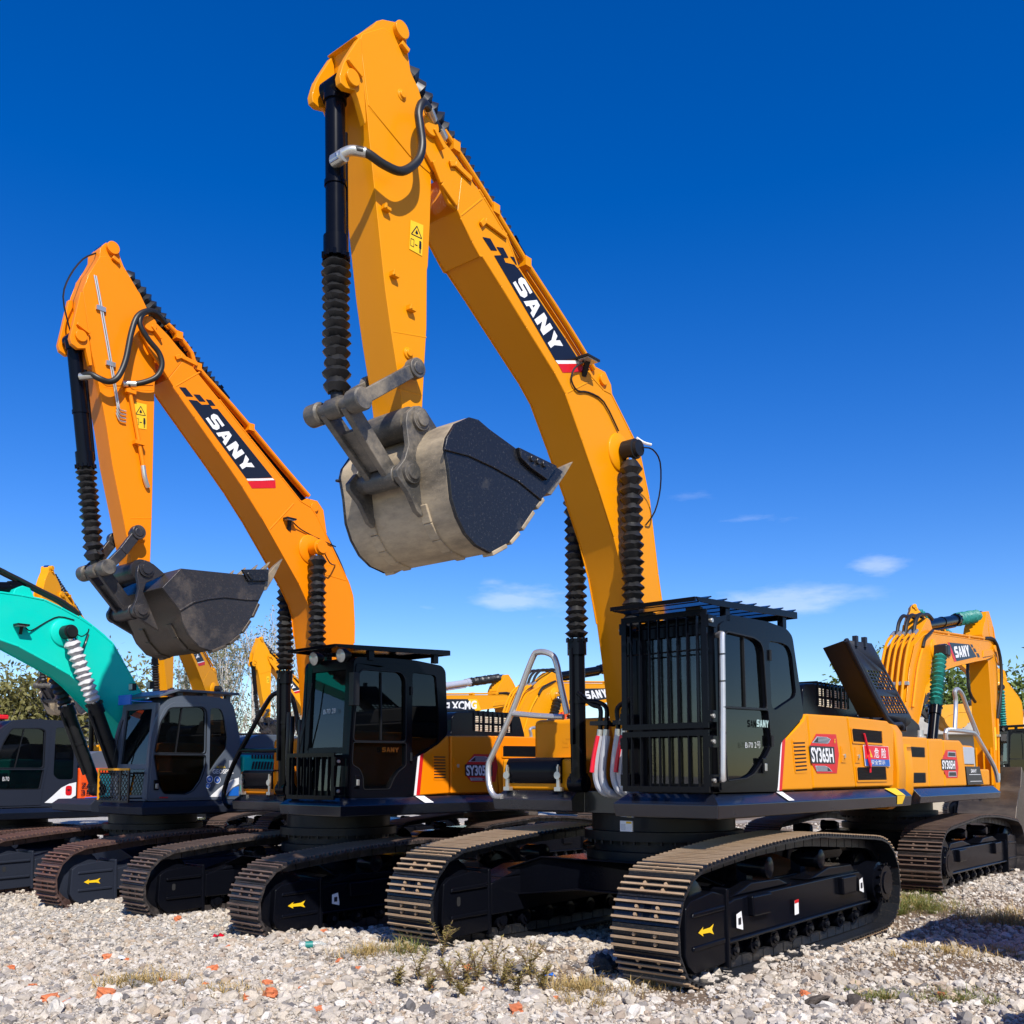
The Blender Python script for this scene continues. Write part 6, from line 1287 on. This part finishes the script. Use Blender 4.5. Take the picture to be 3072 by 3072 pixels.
# grass and weeds
def leafmat(name, a, b, tr=.25):
    m, nt, bs, N, L = new_mat(name); oi = N.new('ShaderNodeObjectInfo'); n = noise(nt, 7, 3, .6)
    g = N.new('ShaderNodeAttribute'); g.attribute_name = 'tone'
    L.new(mixrgb(nt, n.outputs[0], a, b), bs.inputs['Base Color']); sval(bs, 'Roughness', .7); sval(bs, 'Subsurface Weight', 0)
    t = N.new('ShaderNodeBsdfTranslucent'); L.new(bs.inputs['Base Color'].links[0].from_socket, t.inputs[0]); mx = N.new('ShaderNodeMixShader'); mx.inputs[0].default_value = tr
    L.new(bs.outputs[0], mx.inputs[1]); L.new(t.outputs[0], mx.inputs[2]); L.new(mx.outputs[0], N['Material Output'].inputs[0])
    return m
DRYG = leafmat('dry_grass', (.56, .40, .15), (.42, .29, .11)); GRNG = leafmat('green_grass', (.10, .16, .025), (.24, .22, .06)); WEED = leafmat('weed_leaf', (.42, .38, .11), (.46, .33, .13), .45); STEM = plain('weed_stem', (.16, .10, .05), .8)
def blades(mb, cx, cy, r, n, h, mi, lean=.8, w=.0028):
    for _ in range(n):
        a = random.uniform(0, math.tau); q = r * abs(random.gauss(0, .5)); x, y = cx + q * math.cos(a), cy + q * math.sin(a); z = float(gz(x, y)) - .005
        hh = h * random.choice((.35, .5, .7, .9, 1.25)) * random.uniform(.7, 1.1); b = a + random.uniform(-2., 2.); l = lean * hh * random.uniform(.3, 2.6); dx, dy = math.cos(b), math.sin(b); s = (-dy * w, dx * w)
        p = [(x, y, z), (x + dx * l * .35, y + dy * l * .35, z + hh * .6), (x + dx * l, y + dy * l, z + hh * random.uniform(.25, 1.))]
        mb.add([(p[0][0] - s[0], p[0][1] - s[1], p[0][2]), (p[0][0] + s[0], p[0][1] + s[1], p[0][2]), (p[1][0] + s[0] * .8, p[1][1] + s[1] * .8, p[1][2]), (p[1][0] - s[0] * .8, p[1][1] - s[1] * .8, p[1][2]), p[2]], [(0, 1, 2, 3), (3, 2, 4)], mi)
TU = [(-2.95, 7.95, .42, 420, .15, 0, 'dry straw coloured grass tuft in the lower left gravel'), (-2.15, 7.5, .3, 200, .10, 0, 'flat dry grass patch beside crumbled brick, lower left'), (-1.3, 9.2, .42, 420, .12, 0, 'dry grass tuft between the second and third track fronts'),
      (.55, 7.75, .36, 420, .13, 0, 'straw coloured grass clump in front of the nearest track'), (.52, 7.3, .22, 160, .10, 0, 'small straw clump at the bottom edge in front of the nearest track'), (-.95, 9.05, .2, 150, .14, 1, 'greenish grass tuft at the foot of the far track of the nearest machine'),
      (5.15, 12.7, .8, 900, .16, 1, 'green grass patch in shade right of the nearest track'), (5.75, 11.7, .5, 700, .22, 0, 'tall straw grass at the right edge of the yard'), (3.95, 9.1, .6, 420, .09, 0, 'thin dry grass on brown earth at the right'),
      (4.5, 9.1, .4, 260, .09, 0, 'sparse dry grass near the right edge'), (2.75, 7.4, .3, 300, .08, 1, 'short green grass patch at the bottom right'), (3.2, 7.3, .3, 260, .09, 1, 'short green grass strip at the bottom right corner'), (5.4, 13.5, .5, 300, .15, 1, 'grass growing by the rear machine track'), (1.1, 7.9, .25, 160, .1, 0, 'dry grass wisp beside the nearest track front')]
for x, y, r, n, h, k, lab in TU:
    mb = MB(); blades(mb, x, y, r, n, h, 0 if k == 0 else 1); blades(mb, x, y, r * .8, n // 7 if k == 0 else n // 2, h * .8, 1 if k == 0 else 0)
    for i in range(5): blades(mb, x + random.uniform(-r, r), y + random.uniform(-r, r) * .6, .06, n // 14, h * 1.15, k)
    tag(mb.build('grass_tuft', [DRYG, GRNG]), lab, 'grass', 'grass tufts')
def weed(x, y, h, lab):
    st, lf = MB(), MB(); z = float(gz(x, y)) - .01
    for b in range(random.randint(4, 7)):
        a = random.uniform(0, math.tau); tip = (x + math.cos(a) * h * .35, y + math.sin(a) * h * .35, z + h * random.uniform(.7, 1.)); mid = (x + math.cos(a) * h * .10, y + math.sin(a) * h * .1, z + h * .5)
        st.tube([(x, y, z), mid, tip], .0035, 5, smooth=3)
        for i in range(34):
            t = random.uniform(.15, 1.); p = Vector((x, y, z)).lerp(Vector(mid), t * 2) if t < .5 else Vector(mid).lerp(Vector(tip), t * 2 - 1)
            c = random.uniform(0, math.tau); d = Vector((math.cos(c), math.sin(c), random.uniform(-.1, .6))).normalized(); s = d.cross(Vector((0, 0, 1))).normalized() * .008; l = random.uniform(.03, .06)
            lf.add([p, p + d * l * .5 + s, p + d * l, p + d * l * .5 - s], [(0, 1, 2, 3)])
    o = lf.build('weed_plant', [WEED]); st.build('stem', [STEM], o); tag(o, lab, 'weed', 'weeds in front of the tracks'); return o
WL = [(-.61, 8.83, .30, 'upright leafy weed directly in front of the far track of the nearest machine'), (-.75, 8.05, .26, 'low weed at the left end of the weed patch'), (-.48, 7.85, .22, None), (-.36, 7.95, .24, None), (-.15, 8.15, .32, None), (-.28, 8.05, .26, None), (-.07, 7.85, .24, None), (.04, 7.58, .2, None), (-.63, 7.67, .16, None), (.14, 8.05, .28, 'tall weed at the right end of the weed patch'), (-.38, 7.49, .14, None), (-.9, 7.9, .16, None), (.22, 7.75, .2, None)]
for x, y, h, lab in WL: weed(x, y, h * 1.15, lab or 'leggy green brown weed growing in the patch of bare earth before the nearest machine')
# litter
gl = bpy.data.materials.new('clear_plastic'); gl.use_nodes = True; b_ = gl.node_tree.nodes['Principled BSDF']; b_.inputs['Base Color'].default_value = (.75, .8, .8, 1); b_.inputs['Roughness'].default_value = .15; sval(b_, 'Transmission Weight', .7); sval(b_, 'IOR', 1.2)
z = float(gz(-1.93, 9.57)); m = MB(); m.rev((-2.03, 9.55, z + .04), (-1.78, 9.60, z + .04), [(0, .02), (.06, .034), (.35, .034), (.4, .03), (.62, .034), (.85, .028), (.95, .013), (1, .013)], 16)
bt_ = m.build('plastic_bottle', [gl]); m = MB(); m.rev((-1.97, 9.562, z + .04), (-1.90, 9.576, z + .04), [(0, .0345), (1, .0345)], 16); m.build('label_band', [GRN], bt_); tag(bt_, 'clear plastic bottle with green band lying before the second excavator track', 'bottle')
def scrap(x, y, s, mat, lab):
    z = float(gz(x, y)) + .03; m = MB(); r_ = random.Random(int(s * 1000)); P_ = [(x + (i - 1) * s * .5 + r_.uniform(-.2, .2) * s, y + (j - 1) * s * .4, z + r_.uniform(0, .5) * s) for j in range(3) for i in range(3)]
    m.add(P_, [(0, 1, 4, 3), (1, 2, 5, 4), (3, 4, 7, 6), (4, 5, 8, 7)]); o = m.build('wrapper', [mat]); so = o.modifiers.new('thickness', 'SOLIDIFY'); so.thickness = .003; tag(o, lab, 'wrapper')
scrap(-3.08, 10.52, .09, SIGNR, 'crumpled red wrapper on the gravel, left of the second excavator'); scrap(.29, 8.01, .10, BLU, 'crumpled blue wrapper among the dry grass'); scrap(-3.63, 9.34, .07, WHT, 'scrap of white paper beside a broken brick')
v, f, c = stones(1, np.array([.78]), np.array([8.35]), np.array([.13]), 3, '', np.array([(.035, .035, .035)]), np.array([1.]))
tag(np_mesh('dark_rock', v, f, GRAV, cols=c), 'dark grey rock lying left of the nearest track front', 'rock')
for x, y, s, lab in ((2.15, 7.15, .10, 'dark broken slab at the bottom edge in front of the nearest machine'), (2.4, 7.1, .09, 'dark cracked lump next to the broken slab at the bottom edge')):
    v, f, c = stones(1, np.array([x]), np.array([y]), np.array([s]), 2, '', np.array([(.06, .045, .035)]), np.array([1.]), flat=(.3, .4)); tag(np_mesh('dark_rock', v, f, GRAV, smooth=False, cols=c), lab, 'rock')

# worn bucket cut by the lower right corner, and an unseen box added off the right edge to shade the grass
root = empty('worn_bucket', (3.40, 6.1, 0)); tag(root, 'worn rusty steel bucket cut off by the lower right corner of the yard', 'bucket')
ar = [(.34, .80), (.10, .70), (-.06, .52), (-.17, .34), (-.25, .16), (-.27, .02), (-.20, -.06), (.5, -.08)]
m = MB(); m.prism(ar + [(x + .035, z - .02) for x, z in ar[::-1][1:]], -.30, .02); m.build('bucket_shell', [RUSTB], root, .012)
m = MB(); m.prism(rounded(ar, .05), -.335, -.305); m.build('side_plate', [BK1S], root, .008)
for k in range(1): m = MB(); m.prism([(-.20, .34), (-.28, .16), (-.30, .02), (-.27, .01), (-.25, .16), (-.165, .34)], -.28 + k * .3, -.18 + k * .3); m.build('wear_strip', [TIP], root, .006)
root = empty('shade_caster', (6.4, 7.99, 0), math.atan2(-math.cos(R(40)), -math.sin(R(40)))); tag(root, 'tall ribbed box added unseen beyond the right edge to shade the grass', 'shadow caster')
m = MB()
for s in (-1.3, 1.3): m.prism([(1.1, .1), (1.15, 2.3), (-1.3, 2.3), (-1.2, .1)], s - .03, s + .03)
m.box(1.08, 1.14, -1.27, 1.27, .1, 2.28); m.box(-1.28, -1.22, -1.27, 1.27, .1, 2.28); m.box(-1.2, 1.1, -1.27, 1.27, .1, .16); m.build('body', [Y3], root, .01)
m = MB()
for x in (-.9, -.3, .3, .9):
    for s in (-1.36, 1.36): m.box(x - .04, x + .04, s - .03, s + .03, .12, 2.25)
m.box(-1.3, 1.16, -1.37, -1.29, 2.24, 2.34); m.box(-1.3, 1.16, 1.29, 1.37, 2.24, 2.34); m.build('rib', [Y3], root, .01)
# ------------------------------------------------------------------ trees
BARK = plain('bark_grey', (.20, .17, .14), .9); TWIG = plain('pale_twig', (.46, .42, .37), .9)
LEAF = [leafmat('leaf_olive', (.13, .13, .035), (.22, .19, .055)), leafmat('leaf_green', (.075, .14, .02), (.17, .21, .04)), leafmat('leaf_bare', (.14, .15, .07), (.22, .21, .11))]
def tree(x, y, h, w, leaf, nleaf, lab, group, ls=.12, bare=False, z0=-.2):
    rnd = random.Random(int(x * 97 + y * 13)); root = empty('poplar_tree' if bare else 'broadleaf_tree', (x, y, z0)); tag(root, lab, 'tree', group)
    tk = MB(); tips = []
    tk.tube([(0, 0, 0), (rnd.uniform(-.1, .1), rnd.uniform(-.1, .1), h * .4), (rnd.uniform(-.2, .2), rnd.uniform(-.2, .2), h * .9)], .09 if bare else .14, 7)
    nb = 46 if bare else 26
    for i in range(nb):
        t = rnd.uniform(.12 if bare else .25, .93); a = rnd.uniform(0, math.tau); p0 = Vector((0, 0, h * t))
        L_ = (w * (1 - .55 * t)) * rnd.uniform(.5, 1.1); up = rnd.uniform(1.2, 2.4) if bare else rnd.uniform(.1, .9)
        p1 = p0 + Vector((math.cos(a) * L_ * .6, math.sin(a) * L_ * .6, L_ * .5 * up)); p2 = p1 + Vector((math.cos(a + .3) * L_ * .4, math.sin(a + .3) * L_ * .4, L_ * .6 * up))
        tk.tube([p0, p1, p2], .035 if not bare else .022, 5, smooth=2); tips += [p1, p2, p1.lerp(p2, .5)]
        for j in range(5 if bare else 2):
            q0 = p0.lerp(p1, rnd.random()) if rnd.random() < .5 else p1.lerp(p2, rnd.random()); b = rnd.uniform(0, math.tau); q1 = q0 + Vector((math.cos(b) * .3, math.sin(b) * .3, rnd.uniform(.4, 1.1))) * (w * .45); tk.tube([q0, q0.lerp(q1, .5) + Vector((.03, 0, 0)), q1], .012, 4, smooth=0); tips.append(q1)
    tk.build('trunk', [TWIG if bare else BARK], root)
    n = nleaf; T = np.array([t[:] for t in tips]); c = T[np.random.RandomState(int(abs(x) * 10)).randint(0, len(T), n)]
    rs = np.random.RandomState(5); spread = (.18 if bare else .34) * w / 2 * np.minimum(rs.gamma(1.5, .6, (n, 1)), 1.9); c = c + np.clip(rs.normal(0, 1, (n, 3)), -1.7, 1.7) * spread
    a = rs.normal(0, 1, (n, 3)); a /= np.linalg.norm(a, axis=1, keepdims=True); b = np.cross(a, rs.normal(0, 1, (n, 3))); b /= np.linalg.norm(b, axis=1, keepdims=True); s = ls * rs.uniform(.6, 1.3, (n, 1))
    v = np.stack([c - a * s, c + b * s * .45, c + a * s, c - b * s * .45], 1).reshape(-1, 3); f = np.arange(4 * n).reshape(n, 4)
    np_mesh('crown', v, f, leaf, root, False)
for k, (x, y, h, w) in enumerate(((-14.2, 60, 10.2, 2.2), (-16.3, 62, 9.8, 2.2), (-15.2, 66, 10.6, 2.4), (-17.8, 61, 9.6, 2.2), (-12.9, 62, 9.0, 2.0), (-19.2, 64, 9.6, 2.4), (-20.6, 62, 8.8, 2.2), (-11.6, 64, 7.6, 2.0))):
    tree(x, y, h, w, LEAF[2], 900 if k not in (3, 5, 6) else 2600, ['tallest bare poplar beside the distant upright arm', 'bare pale poplar left of the tall one', 'bare poplar standing behind the others', 'sparse leafy poplar behind the grey cab roof', 'bare poplar at the right of the poplar row', 'leafy poplar left in the row behind the second bucket', 'leftmost leafy poplar behind the second bucket', 'shortest bare poplar behind the second cab'][k], 'poplars behind the yard', .10, True)
for k, (x, y, h, w) in enumerate(((-27.5, 53, 5.9, 3.4), (-25.0, 55, 6.4, 3.4), (-30., 55, 6.2, 3.8), (-22.6, 57, 7.0, 3.6), (-33., 56, 6.0, 3.8))):
    tree(x, y, h, w, LEAF[0], 5200, ['olive leafed tree at the far left edge', 'olive leafed tree beside the raised brown bucket', 'rounded olive tree cut by the left edge', 'taller olive tree behind the raised brown bucket', 'olive tree beyond the left edge'][k], 'olive trees at the left', .17)
for k, (x, y, h, w) in enumerate(((20.6, 48, 5.4, 3.2), (23.2, 50, 5.6, 3.4), (25.6, 49, 5.3, 3.2), (17.6, 50, 6.6, 2.4), (18.6, 51, 5.6, 3.))):
    tree(x, y, h, w, LEAF[1], 4600, ['green tree between the green booted cylinder and yellow arm', 'green tree behind the silver handrail', 'green tree right of the silver handrail', 'slim green tree showing above the black engine cover', 'low green tree behind the tipped cover'][k], 'green trees behind the wall', .16)
# ------------------------------------------------------------------ buildings beyond
PLAS = plain('weathered_plaster', (.44, .38, .29), .9); CONC = worn('weathered_concrete', (.34, .32, .29), (.52, .50, .46), .35, .7, .9, 0, 1.5); TILE = plain('rust_red_eave', (.20, .07, .05), .8); SHEET = paint('blue_grey_sheet', (.26, .32, .40), .4, .1, .2); WHW = plain('white_wall', (.75, .74, .70), .8)
root = empty('low_building', (29, 47, 0)); tag(root, 'low plastered building with weathered concrete eave behind the right machines', 'building')
m = MB(); m.box(-16, 22, -3, 3, -.3, 3.35); m.build('wall', [PLAS], root)
m = MB(); m.box(-16.3, 22.3, -3.6, 3.4, 3.352, 4.25); m.build('parapet', [CONC], root, .05)
m = MB(); m.box(-16.4, 22.4, -3.75, 3.5, 4.252, 4.40); m.build('roof', [TILE], root, .03)
for k in range(9):
    x = -14 + k * 4; m = MB(); m.box(x, x + 1.5, -3.06, -2.98, 1.0, 2.5); w_ = m.build('window', [WHW], root); m = MB(); m.box(x + .1, x + 1.4, -3.075, -3.055, 1.1, 2.4); m.build('pane', [GL], w_)
root = empty('white_shed', (-33, 60, 0)); tag(root, 'white walled shed with blue grey sheet roof behind the dark cab', 'building')
m = MB(); m.box(-9, 9, -4, 4, -.3, 4.6); m.build('wall', [WHW], root)
m = MB(); m.prism([(-4.6, 4.55), (0, 6.2), (4.6, 4.55), (4.6, 4.7), (0, 6.36), (-4.6, 4.7)], -9.4, 9.4, 'x'); m.build('roof', [SHEET], root)
m = MB()
for k in range(4): m.box(-7.5 + k * 4, -6 + k * 4, -4.05, -3.98, 1.4, 3.0)
m.build('window', [GL], root)

# ------------------------------------------------------------------ sky, sun, camera
SUN_H, SUN_E = 163., 43.5
w = bpy.data.worlds.new('World'); scene.world = w; w.use_nodes = True; nt = w.node_tree; N, L = nt.nodes, nt.links; N.clear()
out = N.new('ShaderNodeOutputWorld'); bg = N.new('ShaderNodeBackground'); sky = N.new('ShaderNodeTexSky'); sky.sky_type = 'NISHITA'; sky.sun_disc = False
sky.sun_elevation = R(SUN_E); sky.sun_rotation = R(SUN_H); sky.altitude = 400; sky.air_density = 1.0; sky.dust_density = .25; sky.ozone_density = 3.2
hs = N.new('ShaderNodeHueSaturation'); hs.inputs['Hue'].default_value = .518; hs.inputs['Saturation'].default_value = 1.42; hs.inputs['Value'].default_value = 1.12; L.new(sky.outputs[0], hs.inputs['Color'])
# thin fair weather clouds low over the horizon, in the directions the photograph shows them
tcw = N.new('ShaderNodeTexCoord'); total = None
def mth(op, a, b=None, c=None):
    n_ = N.new('ShaderNodeMath'); n_.operation = op
    for k, x in enumerate((a, b, c)):
        if x is None: continue
        if isinstance(x, (int, float)): n_.inputs[k].default_value = x
        else: L.new(x, n_.inputs[k])
    return n_.outputs[0]
mpn = N.new('ShaderNodeMapping'); mpn.inputs['Scale'].default_value = (9, 9, 34); L.new(tcw.outputs['Generated'], mpn.inputs[0])
cn = noise(nt, 1.6, 8, .62, vec=mpn.outputs[0])
sep = N.new('ShaderNodeSeparateXYZ'); L.new(tcw.outputs['Generated'], sep.inputs[0])
az = mth('ARCTAN2', sep.outputs[0], sep.outputs[1]); el = mth('ARCSINE', sep.outputs[2])
for a0, e0, sa, se, st in CLOUDS:
    d = mth('ADD', mth('POWER', mth('DIVIDE', mth('SUBTRACT', az, a0), sa), 2.), mth('POWER', mth('DIVIDE', mth('SUBTRACT', el, e0), se), 2.))
    g = mth('MULTIPLY', mth('POWER', 2.718, mth('MULTIPLY', d, -1.)), st); total = g if total is None else mth('MAXIMUM', total, g)
cov = ramp(nt, mth('ADD', cn.outputs[0], mth('MULTIPLY', total, .55)), [(.70, 0.), (1.02, 1.)])
cl = mth('MULTIPLY', cov.outputs[0], mth('MINIMUM', mth('MULTIPLY', total, 1.6), 1.))
mxw = N.new('ShaderNodeMixRGB'); L.new(mth('MULTIPLY', cl, .30), mxw.inputs[0]); L.new(hs.outputs[0], mxw.inputs[1]); mxw.inputs[2].default_value = (7.5, 7.8, 8.6, 1)
L.new(mxw.outputs[0], bg.inputs[0]); bg.inputs[1].default_value = .10; L.new(bg.outputs[0], out.inputs[0])
sl = bpy.data.lights.new('sun', 'SUN'); sl.energy = 4.2; sl.angle = R(.53); sl.color = (1., .95, .86)
so = bpy.data.objects.new('sun', sl); COL.objects.link(so)
sd = Vector((math.sin(R(SUN_H)) * math.cos(R(SUN_E)), math.cos(R(SUN_H)) * math.cos(R(SUN_E)), math.sin(R(SUN_E))))
so.rotation_euler = (-sd).to_track_quat('-Z', 'Y').to_euler(); so.location = sd * 60
cam = bpy.data.cameras.new('camera'); cam.lens = 2950 / 3072 * 36; cam.sensor_width = 36; cam.shift_y = (2048 - 1536) / 3072; cam.clip_end = 3000
co = bpy.data.objects.new('camera', cam); COL.objects.link(co); co.location = (0, 0, 1.65); co.rotation_euler = (R(90 + 5.27), 0, 0); scene.camera = co
scene.view_settings.view_transform = 'Standard'; scene.view_settings.look = 'None'; scene.view_settings.exposure = .55; scene.view_settings.gamma = 1
scene.render.engine = 'CYCLES'; scene.cycles.max_bounces = 8; scene.cycles.transparent_max_bounces = 16
